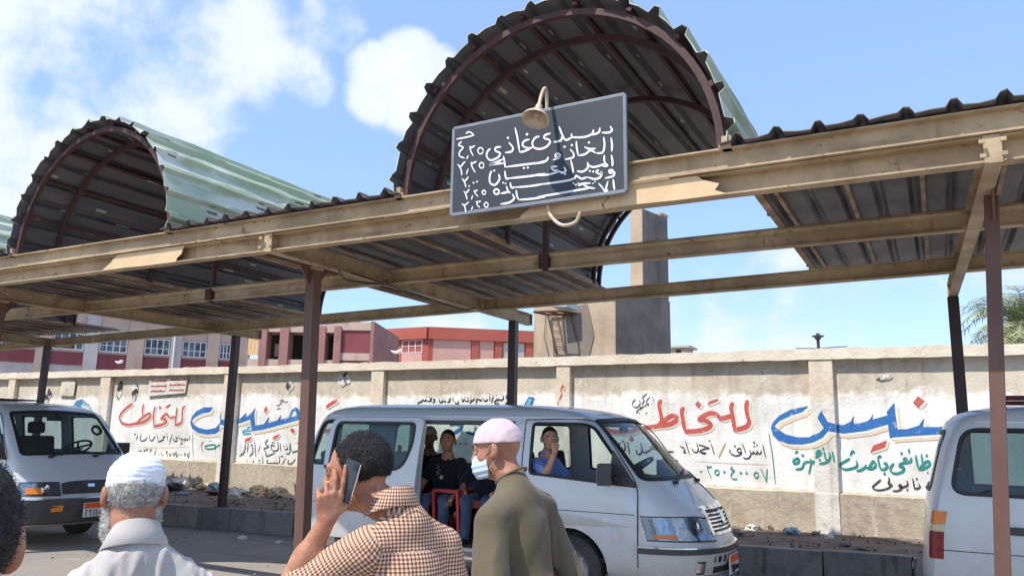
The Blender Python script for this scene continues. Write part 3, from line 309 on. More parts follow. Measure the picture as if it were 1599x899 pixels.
def mk_pil():
    t = NT('wall pilaster paint'); p = t.geo(); z = t.sep(p)[2]; fine = t.noise(p, 6, 8, .65)
    a = t.mix(t.ramp(fine, .35, .7), lin(232, 216, 194), lin(212, 194, 170)); b = t.mix(t.ramp(fine, .4, .75), lin(236, 230, 219), lin(205, 196, 183))
    f = t.ramp(t.math('ADD', z, t.math('MULTIPLY', t.math('SUBTRACT', t.noise(p, 1.4, 7), .5), .5)), 2.1, 2.3)
    k = t.mix(f, b, a); k = t.mix(t.ramp(t.noise(t.mapping(p, (7, 7, .9)), 1., 7, .65), .55, .8, (0, .5)), k, lin(150, 130, 108))
    t.col(k); t.rough(.9); t.bump(t.noise(p, 20, 6), .5, .015); return t.m
def mk_plinth():
    t = NT('wall plinth render'); p = t.geo(); fine = t.noise(p, 9, 8, .68)
    k = t.mix(t.ramp(fine, .3, .7), lin(200, 186, 164), lin(168, 154, 134)); k = t.mix(t.ramp(t.noise(p, .7, 5), .4, .7), k, lin(204, 191, 170))
    drip = t.noise(t.mapping(p, (11, 11, .55)), 1., 7, .7, .3); k = t.mix(t.ramp(drip, .58, .68, (0, .75)), k, lin(224, 216, 200))
    t.col(k); t.rough(.95); t.bump(t.noise(p, 16, 8, .7), .8, .02); return t.m
M_wall, M_pil, M_plinth = mk_wall(), mk_pil(), mk_plinth()
M_coping = pm('coping plaster', lin(238, 226, 206), .9, c2=lin(218, 202, 178), sc=3., amt=.5, bump=.5, bsc=18, c3=lin(150, 128, 104), sc3=5., lo3=.62, hi3=.72, bdist=.02)
def mk_asphalt():
    t = NT('dusty asphalt'); p = t.geo(); big = t.noise(p, .35, 6, .6); mid = t.noise(p, 2.5, 8, .65); fine = t.noise(p, 55, 4, .6)
    k = t.mix(t.ramp(big, .35, .65), lin(134, 128, 124), lin(154, 144, 132)); k = t.mix(t.ramp(mid, .5, .75, (0, .6)), k, lin(116, 112, 112))
    k = t.mix(t.ramp(fine, .45, .7, (0, .5)), k, lin(168, 158, 144)); k = t.mix(t.ramp(t.noise(p, 1.1, 3), .62, .72, (0, .8)), k, lin(84, 80, 80)); k = t.mix(t.ramp(t.noise(t.mapping(p, (.25, 2.2, 1)), 1., 6), .55, .7, (0, .5)), k, lin(104, 100, 98)); k = t.mix(t.ramp(t.noise(p, .9, 9, .75, 1.2), .60, .66, (0, .55)), k, lin(190, 176, 156))
    t.col(k); t.rough(.92); t.bump(t.math('ADD', fine, t.math('MULTIPLY', mid, .5)), .5, .012); return t.m
M_asph = mk_asphalt()
M_dirt = pm('pavement dirt', lin(130, 114, 100), .95, c2=lin(92, 80, 72), sc=3.5, amt=.5, bump=.9, bsc=14, c3=lin(150, 134, 116), sc3=6, bdist=.03)
M_kerb0 = pm('kerb concrete', lin(140, 137, 134), .9, c2=lin(106, 104, 104), sc=2.4, amt=.45, bump=.6, bsc=20, c3=lin(146, 138, 128), sc3=3., bdist=.015)
def mk_kerb():
    t = NT('kerb block concrete'); p = t.geo(); g = t.N.new('ShaderNodeNewGeometry'); r = g.outputs['Random Per Island']
    k = t.mix(r, lin(120, 117, 116), lin(158, 152, 146)); k = t.mix(t.ramp(t.noise(p, 3, 8, .7), .45, .7, (0, .8)), k, lin(98, 95, 94)); k = t.mix(t.ramp(t.noise(p, 7, 9, .75, .5), .6, .68), k, lin(176, 166, 152)); k = t.mix(t.ramp(t.noise(t.mapping(p, (9, 9, 1)), 1., 6), .58, .72, (0, .6)), k, lin(74, 72, 72))
    t.col(k); t.rough(.92); t.bump(t.noise(p, 18, 8, .7), .8, .02); return t.m
M_kerb = mk_kerb()
M_beige = pm('weathered beige steel paint', lin(186, 164, 130), .6, c2=lin(156, 136, 108), sc=2.2, amt=.6, bump=.15, bsc=30, c3=lin(104, 70, 48), sc3=4.6, lo3=.60, hi3=.70)
def mk_beam():
    t = NT('weathered beige beam paint'); p = t.geo(); n1 = t.noise(p, 2.2, 8, .65); n2 = t.noise(t.mapping(p, (.8, 3, 6)), 1., 8, .7, .4); n3 = t.noise(p, 5.5, 9, .75, .5); n4 = t.noise(t.mapping(p, (7, 7, .6)), 1., 7, .65)
    k = t.mix(t.ramp(n1, .35, .65), lin(190, 168, 134), lin(158, 136, 106)); k = t.mix(t.ramp(n2, .52, .72, (0, .75)), k, lin(118, 94, 70)); k = t.mix(t.ramp(n4, .56, .72, (0, .55)), k, lin(128, 92, 62)); k = t.mix(t.ramp(n3, .60, .66), k, lin(98, 60, 40)); k = t.mix(t.ramp(n3, .30, .36, (.6, 0)), k, lin(206, 190, 160))
    t.col(k); t.rough(.65); t.bump(t.math('ADD', n3, t.noise(p, 40, 4)), .3, .008); return t.m
M_beige = mk_beam()
M_beige2 = pm('paler beige steel paint', lin(222, 192, 150), .55, c2=lin(206, 176, 134), sc=3., amt=.5, bump=.1, bsc=30)
M_post = pm('red oxide post paint', lin(118, 84, 72), .55, c2=lin(92, 66, 58), sc=3, amt=.6, stretch=(1, 1, .35), bump=.15, bsc=40, c3=lin(164, 138, 116), sc3=7., lo3=.66, hi3=.76)
M_postshade = pm('shade-darkened post paint', lin(72, 52, 52), .45, c2=lin(50, 38, 40), sc=3, amt=.6, stretch=(1, 1, .35), bump=.15, bsc=40)  # back posts: the canopy's shade is put into this darker colour
M_ribred = pm('rusted red rib paint', lin(86, 56, 52), .7, c2=lin(62, 42, 41), sc=5, amt=.5, bump=.2, bsc=30, c3=lin(120, 88, 70), sc3=6)
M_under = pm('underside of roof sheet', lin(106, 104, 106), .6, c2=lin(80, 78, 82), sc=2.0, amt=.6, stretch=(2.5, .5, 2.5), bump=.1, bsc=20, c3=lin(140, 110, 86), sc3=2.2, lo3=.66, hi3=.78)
M_green = pm('green roof paint', lin(156, 172, 142), .6, c2=lin(178, 188, 164), sc=1.6, amt=.7, stretch=(2., .45, 2.), bump=.08, c3=lin(206, 208, 198), sc3=1.6, lo3=.46, hi3=.62)
M_rooftop = pm('grey roof sheet top', lin(112, 100, 92), .6, c2=lin(84, 74, 70), sc=2, amt=.6, stretch=(2.5, .5, 2.5), bump=.15)
M_purlin = pm('rusty cream purlin', lin(186, 164, 138), .7, c2=lin(134, 96, 66), sc=4, amt=.5, bump=.2, bsc=25)
def paint(name, c, c2=None):
    return pm(name, c, .8, c2=c2 or tuple(min(1, x*1.5+.02) for x in c), sc=3.5, amt=.45, bump=.35, bsc=24, c3=tuple(min(1., x*.5+.38) for x in c), sc3=10, lo3=.585, hi3=.66, bdist=.01)
PAINT = {'red': paint('red wall paint', lin(196, 84, 78), lin(206, 108, 96)), 'blue': paint('blue wall paint', lin(40, 104, 174), lin(66, 124, 186)), 'black': pm('black wall paint', lin(44, 38, 38), .8, c2=lin(82, 74, 70), sc=12, amt=.5),
  'teal': pm('teal wall paint', lin(16, 136, 126), .8, c2=lin(60, 158, 148), sc=9, amt=.5), 'ochre': pm('ochre wall paint', lin(206, 166, 116), .8, c2=lin(224, 196, 156), sc=6, amt=.6), 'green': pm('green wall paint', lin(64, 128, 92), .8, c2=lin(112, 140, 110), sc=7, amt=.6),
  'cyan': pm('cyan wall paint', lin(76, 164, 196), .8, c2=lin(132, 196, 212), sc=8, amt=.6), 'slate': pm('slate wall paint', lin(70, 92, 96), .8, c2=lin(110, 128, 128), sc=9, amt=.6), 'orange': pm('orange wall paint', lin(206, 100, 62), .8, c2=lin(214, 140, 104), sc=8, amt=.5),
  'tan': pm('tan letter shadow paint', lin(232, 206, 166), .85, c2=lin(238, 222, 196), sc=6, amt=.6), 'white': pm('white letter paint', lin(240, 240, 240), .8, c2=lin(214, 216, 220), sc=14, amt=.5)}
M_wash = pm('whitewash', lin(248, 246, 242), .9, c2=lin(234, 230, 222), sc=5, amt=.6)
# ------------------------------------------------------------------ lettering (traced brush strokes, kept as real flat paint on the wall and the board)
PIL = [(-21.35, -21.05), (-17.57, -17.2), (-13.4, -13.0), (-9.46, -9.16), (-5.58, -5.33), (-1.6, -1.28), (2.45, 2.75)]
def wall_y(x): return 11.9 if any(a-.01 < x < b+.01 for a, b in PIL) else 12.0
def smooth_line(P, n=5):
    P = [Vector(p) for p in P]
    if len(P) < 3: return [P[0].lerp(P[-1], i/4) for i in range(5)]
    Q = [P[0]*2-P[1]]+P+[P[-1]*2-P[-2]]; out = []
    for i in range(1, len(Q)-2):
        for j in range(n):
            t = j/n; a, b, c, d = Q[i-1], Q[i], Q[i+1], Q[i+2]
            out.append(.5*((2*b)+(c-a)*t+(2*a-5*b+4*c-d)*t*t+(3*b-a-3*c+d)*t**3))
    return out+[P[-1]]
STEPS = sorted(v for p in PIL for v in (p[0]-.002, p[1]+.002))
def sm3(P): return [tuple(p) for p in smooth_line(P, 5)]
def emit(mb, poly, lift, y_of):
    """convex 2d polygon painted on the wall, cut where the pilasters step forward"""
    cuts = [-1e9]+[c for c in STEPS if min(p[0] for p in poly) < c < max(p[0] for p in poly)]+[1e9]
    for lo, hi in zip(cuts, cuts[1:]):
        Q = list(poly)
        for lim, sg in ((lo, 1), (hi, -1)):
            out = []
            for i in range(len(Q)):
                p, q = Q[i-1], Q[i]; ip, iq = (p[0]-lim)*sg >= 0, (q[0]-lim)*sg >= 0
                if ip != iq: t = (lim-p[0])/(q[0]-p[0]); out.append((lim, p[1]+(q[1]-p[1])*t))
                if iq: out.append(q)
            Q = out
        if len(Q) > 2:
            y = y_of(sum(p[0] for p in Q)/len(Q))-lift; mb.add([(p[0], y, p[1]) for p in Q], [tuple(range(len(Q)))])
def stroke(mb, P, w, lift, y_of, dx=0, dz=0, ang=2.2):
    L = smooth_line(P); k = len(L); vs = []
    for i, p in enumerate(L):
        t = (L[min(i+1, k-1)]-L[max(i-1, 0)]); t = t.normalized() if t.length > 1e-7 else Vector((1, 0))
        a = math.atan2(t.y, t.x); ww = w*(.62+.42*abs(math.sin(a-ang)))*.5
        e = min(i, k-1-i)/2.; ww *= min(1., .45+.55*e); n = Vector((-t.y, t.x))
        for s in (1, -1): q = p+n*ww*s; vs.append((q.x+dx, q.y+dz))
    for i in range(k-1): emit(mb, [vs[2*i], vs[2*i+1], vs[2*i+3], vs[2*i+2]], lift, y_of)
def fill(mb, P, lift, y_of, dx=0, dz=0):
    from mathutils.geometry import tessellate_polygon
    Q = [(p[0]+dx, p[1]+dz) for p in P]
    for t in tessellate_polygon([[Vector((p[0], p[1], 0)) for p in Q]]): emit(mb, [Q[i] for i in t], lift, y_of)
def lettering(data, y_of, parent, name, lift0):
    groups = {}; cnt = [0.]; wf = 1.12 if name == 'lettering' else 1.
    def g(c): return groups.setdefault(c, MB())
    for c, w, sh, fl in data:
        P = [(fl[i]/1000, fl[i+1]/1000) for i in range(0, len(fl), 2)]; w *= wf/1000*(1.25 if c == 'red' else 1.)
        def put(col, lift, dx=0, dz=0, gw=0):
            mb = g(col); lift += cnt[0]; cnt[0] += .000012
            if w: stroke(mb, P, w+gw, lift, y_of, dx, dz)
            else: fill(mb, P, lift, y_of, dx, dz)
        if sh == 1: put('tan', lift0-.003, .032, -.022); put('wash', lift0-.0015, .016, -.011)
        if sh == 2: put('tan', lift0-.003, .055, -.065); put('wash', lift0-.0015, .025, -.030)
        put(c, lift0)
    for c, mb in groups.items():
        obj(name, mb, M_wash if c == 'wash' else PAINT[c], parent, fix=False)
# ------------------------------------------------------------------ ground, pavement, kerb
def kerb_y(x): return 10.46+.098*x if x > -14 else 10.46+.098*-14
mb = MB()
xs = [-600, -120]+[-40+2*i for i in range(41)]+[120, 600]; ys = [-600, -60]+[-10+2*i for i in range(21)]+[120, 900]
vs = []
for y in ys:
    for x in xs: vs.append((x, y, .015*math.sin(x*.7+y*.4) if -30 < x < 30 and -8 < y < 9 else 0))
mb.add(vs, [(j*len(xs)+i, j*len(xs)+i+1, (j+1)*len(xs)+i+1, (j+1)*len(xs)+i) for j in range(len(ys)-1) for i in range(len(xs)-1)])
struct(obj('road', mb, M_asph, smooth=60))
mb = MB(); n = 150; rows = 12; vs = []; KX0, KX1 = -32., 9.
for i in range(n+1):
    x = KX0+(KX1-KX0)*i/n
    for j in range(rows+1):
        t = j/rows; y = kerb_y(x)+.14+(12.02-kerb_y(x)-.14)*t
        z = .335+(.05*t*t+.028*float(fnoise(x*1.7, y*1.9, 0, 3))*min(1, 3*t)*(1 if t < .98 else .5)); vs.append((x, y, z))
mb.add(vs, [(i*(rows+1)+j, (i+1)*(rows+1)+j, (i+1)*(rows+1)+j+1, i*(rows+1)+j+1) for i in range(n) for j in range(rows)])
struct(obj('pavement', mb, M_dirt, smooth=60))
mb = MB(); x = KX0
while x < KX1:
    w = .96+random.uniform(-.02, .02); dy = random.uniform(-.012, .012); dz = random.uniform(-.012, .008)
    y0, y1 = kerb_y(x), kerb_y(x+w)
    b = [(x+.008, y0+dy, -.1), (x+w-.008, y1+dy, -.1), (x+w-.008, y1+.17+dy, -.1), (x+.008, y0+.17+dy, -.1)]
    mb.add(b+[(p[0], p[1]+(.02 if i < 2 else 0), .345+dz) for i, p in enumerate(b)], [(0,3,2,1),(4,5,6,7),(0,1,5,4),(1,2,6,5),(2,3,7,6),(3,0,4,7)]); x += w
struct(obj('kerb', mb, M_kerb, bevel=.012))
mb = MB()                                                # rubble and grit on the dirt strip
for i in range(520):
    x = random.uniform(-15, 2.2); t = random.random(); y = kerb_y(x)+.2+(11.9-kerb_y(x)-.2)*t**.8; r = random.choice([.012, .018, .018, .025, .04])
    m = Matrix.Translation((x, y, .345+.05*t*t+r*.3)) @ Euler((random.uniform(0, 3), random.uniform(0, 3), random.uniform(0, 3))).to_matrix().to_4x4()
    mb.cbox((0, 0, 0), (r*random.uniform(.8, 2.2), r*random.uniform(.7, 1.4), r*random.uniform(.5, 1)), 0, m)
for i in range(160):
    x = random.uniform(-16, 1); y = random.uniform(6.2, kerb_y(x)-.05); r = random.choice([.01, .012, .016])
    m = Matrix.Translation((x, y, .02)) @ Euler((random.uniform(0, 3), 0, random.uniform(0, 3))).to_matrix().to_4x4(); mb.cbox((0, 0, 0), (r*1.6, r, r*.8), 0, m)
stuff(tag(obj('rubble', mb, pm('grey rubble', lin(150, 140, 128), .95, c2=lin(106, 96, 88), sc=9)), 'grey stone chips and grit strewn over the dirt pavement by the wall', 'rubble'))
# ------------------------------------------------------------------ boundary wall
wall = thing('boundary_wall', 'long plastered boundary wall covered in painted Arabic advertising', 'wall', (-6, 12.1, .3))
WX0, WX1 = -34., 8.
mb = MB(); mb.box((WX0, 12.0, .1), (WX1, 12.22, 2.77)); obj('wall_panel', mb, M_wall, wall)
mb = MB(); n = 260; vs = []
for i in range(n+1):
    x = WX0+(WX1-WX0)*i/n; j = .012*float(fnoise(x*2.3, 1, 2, 5))+.008*random.uniform(-1, 1); b = .006*random.uniform(-1, 1)
    vs += [(x, 11.885, 2.765+b), (x, 11.885, 2.915+j), (x, 12.24, 2.93+j), (x, 12.24, 2.765)]
fs = [tuple(4*i+a for a in (0, 4, 5, 1)) for i in range(n)]+[(4*i+1, 4*i+5, 4*i+6, 4*i+2) for i in range(n)]+[(4*i+2, 4*i+6, 4*i+7, 4*i+3) for i in range(n)]+[(4*i+3, 4*i+7, 4*i+4, 4*i) for i in range(n)]
mb.add(vs, fs); obj('coping', mb, M_coping, wall)
mb = MB(); vs = []
for i in range(n+1):
    x = WX0+(WX1-WX0)*i/n; j = .008*random.uniform(-1, 1); vs += [(x, 11.915, .2), (x, 11.92+.4*j, .915+j), (x, 11.999, .935+j)]
mb.add(vs, [tuple(3*i+a for a in (0, 3, 4, 1)) for i in range(n)]+[tuple(3*i+a for a in (1, 4, 5, 2)) for i in range(n)]); obj('plinth', mb, M_plinth, wall)
for a, b in PIL+[(-25.3, -25.0), (-29.2, -28.9), (6.4, 6.7)]:
    mb = MB(); mb.box((a, 11.9, .925), (b, 12.0, 2.764)); mb.box((a, 11.893, .3), (b, 11.95, .93)); obj('pilaster', mb, M_pil, wall, bevel=.012)
lettering(TEXT['wall'], wall_y, wall, 'painted_lettering', .0075)
# papers and boards fixed to the wall
M_paper = pm('weathered white paper', lin(232, 228, 218), .85, c2=lin(206, 198, 182), sc=7, amt=.6, bump=.3)
M_redink = pm('red print', lin(176, 60, 58), .8)
brd = thing('notice_board', 'white notice board with rows of red writing on the wall', 'notice board', (-15.25, 11.98, 2.52))
mb = MB(); mb.add([(-15.88, 11.955, 2.30), (-14.66, 11.955, 2.37), (-14.62, 11.955, 2.715), (-15.88, 11.955, 2.69), (-15.88, 11.985, 2.30), (-14.66, 11.985, 2.37), (-14.62, 11.985, 2.715), (-15.88, 11.985, 2.69)], [(0,1,2,3),(7,6,5,4),(0,4,5,1),(1,5,6,2),(2,6,7,3),(3,7,4,0)]); obj('board', mb, M_paper, brd)
mb = MB()
for r in range(3):
    for k in range(2):
        x = -15.80+k*.62; z = 2.625-.115*r+.02*k
        while x < -15.80+k*.62+.5:
            w = random.uniform(.03, .075); mb.add([(x, 11.951, z), (x+w, 11.951, z+.004), (x+w, 11.951, z+.03+random.uniform(0, .02)), (x, 11.951, z+.028)], [(0,1,2,3)])
            if random.random() < .5: mb.add([(x+.01, 11.951, z+.03), (x+.022, 11.951, z+.03), (x+.024, 11.951, z+.062), (x+.012, 11.951, z+.062)], [(0,1,2,3)])
            x += w+.012
obj('writing', mb, M_redink, brd, fix=False)
def flat_paper(name, label, cat, pts, mat, lift=.012, bulge=.006):
    mb = MB(); k = len(pts); cx = sum(p[0] for p in pts)/k; cz = sum(p[1] for p in pts)/k
    y = wall_y(cx)-lift; vs = [(cx, y-bulge, cz)]+[(x, y, z) for x, z in pts]+[(x, y+.004, z) for x, z in pts]
    mb.add(vs, [(0, 1+i, 1+(i+1) % k) for i in range(k)]+[(1+i, 1+k+i, 1+k+(i+1) % k, 1+(i+1) % k) for i in range(k)])
    return tag(obj(name, mb, mat), label, cat)
flat_paper('box_cover', 'white square meter cover on the wall, left of the notice board', 'cover', rpoly([(-19.2, 2.33), (-18.62, 2.31), (-18.6, 2.66), (-18.72, 2.7), (-19.15, 2.70)], .05), pm('aged white enamel', lin(226, 220, 200), .6, c2=lin(196, 186, 160), sc=5), .05, .02)
flat_paper('poster_remnant', 'torn blue and white poster low on the wall behind the left van', 'poster', [(-18.7, 2.02), (-18.55, 2.2), (-18.3, 2.25), (-18.0, 2.1), (-17.85, 1.95), (-18.1, 1.9), (-18.2, 2.03), (-18.5, 1.98)], pm('blue torn paper', lin(222, 224, 226), .8, c2=lin(66, 132, 176), sc=3.5, amt=.15))
for i, (cx, cz, w, h, lb) in enumerate([(-19.75, 2.35, .5, .5, 'torn white poster scrap on the wall beside the leftmost dark post'), (-16.95, 2.45, .28, .5, 'torn paper scrap with black marks high on the wall, just right of a pilaster'), (-16.4, 2.42, .3, .55, 'peeling paper scrap with a black smear left of the notice board'), (-11.6, 2.5, .22, .3, 'small brown and white scrap hanging on the wall above the blue word'), (-10.2, 2.62, .4, .3, 'ragged white paper high on the wall near the tall brown post'),(-.62, 2.50, .24, .12, 'peeled white plaster flap high on the wall at right')]):
    k = 11; flat_paper('paper_scrap', lb, 'paper scrap', [(cx+w/2*math.cos(2*PI*j/k)*random.uniform(.5, 1.1), cz+h/2*math.sin(2*PI*j/k)*random.uniform(.5, 1.1)) for j in range(k)], pm('torn scrap paper', lin(230, 226, 218), .85, c2=lin(60, 54, 52), sc=4.5, amt=.12))
# ------------------------------------------------------------------ station canopy
can = thing('station_canopy', 'beige steel waiting canopy with barrel vaulted corrugated roof over the vans', 'canopy', (-5.2, 7, 0))
CX = [-21.45, -16.05, -10.63, -5.2, .22]
BAYS = [-18.75, -13.3, -7.88, -2.44, 3.0]                   # vault centres
VR, VZ = 1.33, 3.545
def back_y(x): return 8.36-.0853*(x+.27)
def mid_y(x): return 6.72-.02*(x+3)
RX1 = 1.75
# I and C sections
def ibeam(mb, p, q, z0, z1, wf, tf=.012, tw=.012, off=0.):
    (x0, y0), (x1, y1) = p, q; zc = lambda z: z
    mb.bar((x0, y0, z0+tf/2), (x1, y1, z0+tf/2), wf, tf); mb.bar((x0, y0, z1-tf/2), (x1, y1, z1-tf/2), wf, tf)
    dx, dy = Vector((x1-x0, y1-y0)).normalized(); mb.bar((x0+dy*off, y0-dx*off, (z0+z1)/2), (x1+dy*off, y1-dx*off, (z0+z1)/2), tw, z1-z0-2*tf)
mb = MB(); ibeam(mb, (-27, 5.02), (RX1, 5.02), 3.372, 3.522, .12); obj('front_beam', mb, M_beige, can)
def cxat(x, y): return x+(.15*(9.75-y)/4.77 if 0 < x < 1 else 0)
for a, b in zip([-26.8]+CX, CX+[RX1]):
    mb = MB(); ibeam(mb, (cxat(a, 5)+.035, 5.045), (cxat(b, 5)-.035, 5.045), 3.212, 3.368, .10, off=-.036); obj('front_beam_lower', mb, M_beige, can)
    mb = MB(); ibeam(mb, (cxat(a, 6.7)+.03, mid_y(a)), (cxat(b, 6.7)-.03, mid_y(b)), 3.215, 3.345, .07); mb.tube([(cxat(a, 6.7)+.03, mid_y(a)-.02, 3.36), (cxat(b, 6.7)-.03, mid_y(b)-.02, 3.36)], .03, 8); obj('middle_beam', mb, M_beige, can)
    mb = MB(); ibeam(mb, (cxat(a, 8.4)+.03, back_y(a)), (cxat(b, 8.4)-.03, back_y(b)), 3.215, 3.36, .10); obj('back_beam', mb, M_beige, can)
def leanpost(mb, p, q, w):
    mb.bar(p, q, w, w, up=(0, 1, 0))
for x in CX:
    xe = .37 if x > 0 else x; ye = 10.15 if x < 0 else 9.75; lx = .17 if x > 0 else (-.10 if x == -5.2 else 0)
    mb = MB(); ibeam(mb, (xe, 4.985), (x, ye), 3.2, 3.366, .09); mb.box((xe-.045, 4.976, 3.2), (xe+.045, 4.984, 3.366)); mb.box((x-.045, ye+.001, 3.2), (x+.045, ye+.008, 3.366))
    for yy in (5.0, mid_y(x), back_y(x)):
        for dx in (-.052, .052):
            for dz in (3.235, 3.32): mb.cbox((cxat(x, yy)+dx, yy-.058, dz), (.03, .02, .022))
    obj('cross_beam', mb, M_beige, can)
    mb = MB(); leanpost(mb, (x-(.2 if x < -10 and x > -11 else 0), 5.695, -.1), (x+lx, 5.695, 3.198), .11 if x < 0 else .082); obj('post', mb, M_post, can, bevel=.006)
    yb = 9.66 if x > -8 else 9.62
    mb = MB(); mb.box((x-.055, yb-.055, -.05), (x+.055, yb+.055, 3.198)); mb.box((x-.09, yb-.09, .34 if x < -8 else -.0), (x+.09, yb+.09, .356 if x < -8 else .03)); obj('post', mb, M_postshade, can, bevel=.006)
    if x < 0:
        mb = MB(); mb.box((x+lx-.065, 5.63, 3.17), (x+lx+.065, 5.76, 3.2)); obj('post_cap', mb, M_beige, can)
for x in CX:
    for s_ in (-1, 1):
        lx = .17 if x > 0 else (-.10 if x == -5.2 else 0); mb = MB(); mb.prism([(5.695+s_*.055, 3.2), (5.695+s_*.20, 3.2), (5.695+s_*.055, 3.02)], (x+lx-.006, x+lx+.006), 'x'); obj('gusset', mb, M_post, can)
# paler beige plates and strips along the lower beam
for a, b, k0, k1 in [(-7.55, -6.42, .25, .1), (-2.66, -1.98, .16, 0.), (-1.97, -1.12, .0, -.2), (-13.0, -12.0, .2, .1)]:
    mb = MB(); w_ = b-a; mb.prism([(a, 3.214), (a+w_*.3, 3.218), (a+w_*.6, 3.212), (b, 3.214), (b+k1*.3-.02, 3.25), (b+k1*.4+.03, 3.29), (b+k1*.8, 3.33), (b+k1, 3.366), (a+k0, 3.366), (a+k0*.7, 3.335), (a+k0*.4+.03, 3.29), (a+k0*.3-.02, 3.25)], (4.988, 4.994), 'y'); obj('pale_plate', mb, M_beige2, can)
mb = MB(); mb.box((-2.05, 4.965, 3.362), (-1.5, 4.99, 3.373)); mb.box((-3.9, 4.965, 3.365), (-3.3, 4.972, 3.38)); obj('pale_strip', mb, M_beige2, can)
# flat roof sheets between the vaults: trapezoid ribs run front to back
def sheet_profile(x0, x1, step=.25, h=.05):
    pts = []; n = max(1, round((x1-x0)/step)); st = (x1-x0)/n
    for i in range(n):
        a = x0+i*st; c = a+st*.5; pts += [(a, 0), (c-.045, 0), (c-.016, h), (c+.016, h), (c+.045, 0)]
    return pts+[(x1, 0)]
def sheet(prof2, y0f, y1f, th, nmap, nj=10, jag=0.):
    """prof2: (x,z) points with outward normals nmap; two skins, top and underside"""
    mb = MB(); k = len(prof2); vs = []; J = [random.uniform(-jag, jag) for _ in range(k)]; J2 = [random.uniform(-jag, jag) for _ in range(k)]
    for side in (0, 1):
        for j in range(nj+1):
            for i, (x, z) in enumerate(prof2):
                nx, nz = nmap(i); o = th if side == 0 else 0
                t = j/nj; y = (y0f(x)+J[i])*(1-t)+(y1f(x)+J2[i])*t
                wv = .006*math.sin(9*y+i*1.3)+.005*math.sin(23*y+i)
                vs.append((x+nx*(o+wv), y, z+nz*(o+wv)))
    m = k*(nj+1)
    for j in range(nj):
        for i in range(k-1):
            a = j*k+i; q = (a, a+1, a+k+1, a+k)
            mb.f.append(q); mb.m.append(0); mb.f.append(tuple(m+r for r in q[::-1])); mb.m.append(1)
    for i in range(k-1):
        mb.f.append((i, i+1, m+i+1, m+i)); mb.m.append(0); e = nj*k; mb.f.append((e+i, m+e+i, m+e+i+1, e+i+1)); mb.m.append(0)
    mb.v = vs; return mb
edges = [(-26.5, BAYS[0]-VR)]+[(BAYS[i]+VR, BAYS[i+1]-VR) for i in range(len(BAYS)-1)]
edges[-1] = (BAYS[3]+VR, RX1)
for a, b in edges:
    pr = [(x, z+3.535) for x, z in sheet_profile(a-.04, b+.04)]
    obj('roof_sheet', sheet(pr, lambda x: 4.90, lambda x: min(back_y(x)+1.12, 10.2), .006, lambda i: (0, 1), 12, .018), [M_rooftop, M_under], can, fix=True)
    x = a+.12
    while x < b:
        mb = MB(); mb.bar((x, 5.0, 3.512), (x, min(back_y(x)+.7, 9.95), 3.512), .03, .022); obj('purlin', mb, M_purlin, can); x += .5
def vault_prof(cx):
    pts = []; n = 16
    for i in range(n):
        a0 = PI*i/n; a1 = PI*(i+1)/n; c = (a0+a1)/2
        for a, h in ((a0, 0), (c-.036, 0), (c-.014, .05), (c+.014, .05), (c+.036, 0)):
            pts.append((a, VR+.012+h))
    pts.append((PI, VR+.012)); return [(cx-math.cos(a)*r, VZ+math.sin(a)*r) for a, r in pts], [(-math.cos(a), math.sin(a)) for a, r in pts]
for cx, yb in zip(BAYS[:-1], (9.2, 9.2, 10.05, 9.2)):
    pr, nm = vault_prof(cx)
    vroot = obj('vault', sheet(pr, lambda x: 4.93, lambda x: yb+.08, .006, lambda i: nm[i], 14, .02), [M_green, M_under], can)
    for y in (5.02, 5.45, 6.75, yb-.18, yb):
        mb = MB(); n = 40
        for k in range(n+1):
            a = PI*k/n; c_, s_ = -math.cos(a), math.sin(a)
            for dr, dy in ((-.025, -.022), (-.025, .022), (.025, .022), (.025, -.022)): mb.v.append((cx+c_*(VR-.045+dr), y+dy, VZ-.02+s_*(VR-.045+dr)))
        for k in range(n):
            for q in range(4): mb.f.append((4*k+q, 4*k+(q+1) % 4, 4*k+4+(q+1) % 4, 4*k+4+q)); mb.m.append(0)
        mb.f += [(0, 1, 2, 3), (4*n+3, 4*n+2, 4*n+1, 4*n)]; mb.m += [0, 0]
        obj('arch_rib', mb, M_ribred, vroot)
    for k in range(1, 9):
        a = PI*k/9; r = VR-.012; mb = MB(); p = (cx-math.cos(a)*r, 4.97, VZ+math.sin(a)*r); q = (p[0], yb, p[2]); mb.bar(p, q, .04, .025, up=(-math.cos(a), 0, math.sin(a))); obj('vault_purlin', mb, M_ribred, vroot)
    for s in (-1, 1):
        mb = MB(); mb.box((cx+s*VR-.03, 4.955, 3.51), (cx+s*VR+.03, 5.03, 3.60)); obj('rib_foot', mb, M_beige, can)
        mb = MB(); mb.bar((cx+s*(VR-.02), 4.96, 3.535), (cx+s*(VR-.02), yb, 3.535), .06, .04); obj('eaves_rail', mb, M_purlin, can)
    mb = MB(); hx = cx-(.83 if cx > -4 else .15); mb.bar((hx, mid_y(cx), 3.2), (hx, mid_y(cx)+.0, VZ+math.sqrt(VR**2-(hx-cx)**2)*.55), .05, .05, up=(1, 0, 0)); mb.cbox((hx, mid_y(cx)-.02, 3.29), (.1, .09, .14)); obj('hanger', mb, M_ribred, can)
mb = MB(); mb.tube(sm3([(-5.09, 6.0, 3.19), (-5.07, 6.9, 3.16), (-5.08, 8.0, 3.13), (-5.1, 8.45, 3.2)]), .008, 6); mb.tube(sm3([(-5.12, 5.85, 3.19), (-5.3, 6.2, 3.17), (-5.2, 6.68, 3.2)]), .008, 6)
tag(obj('power_cable', mb, pm('black cable', (.02, .02, .025), .5)), 'black cable sagging along the canopy beam by the tall brown post', 'cable')
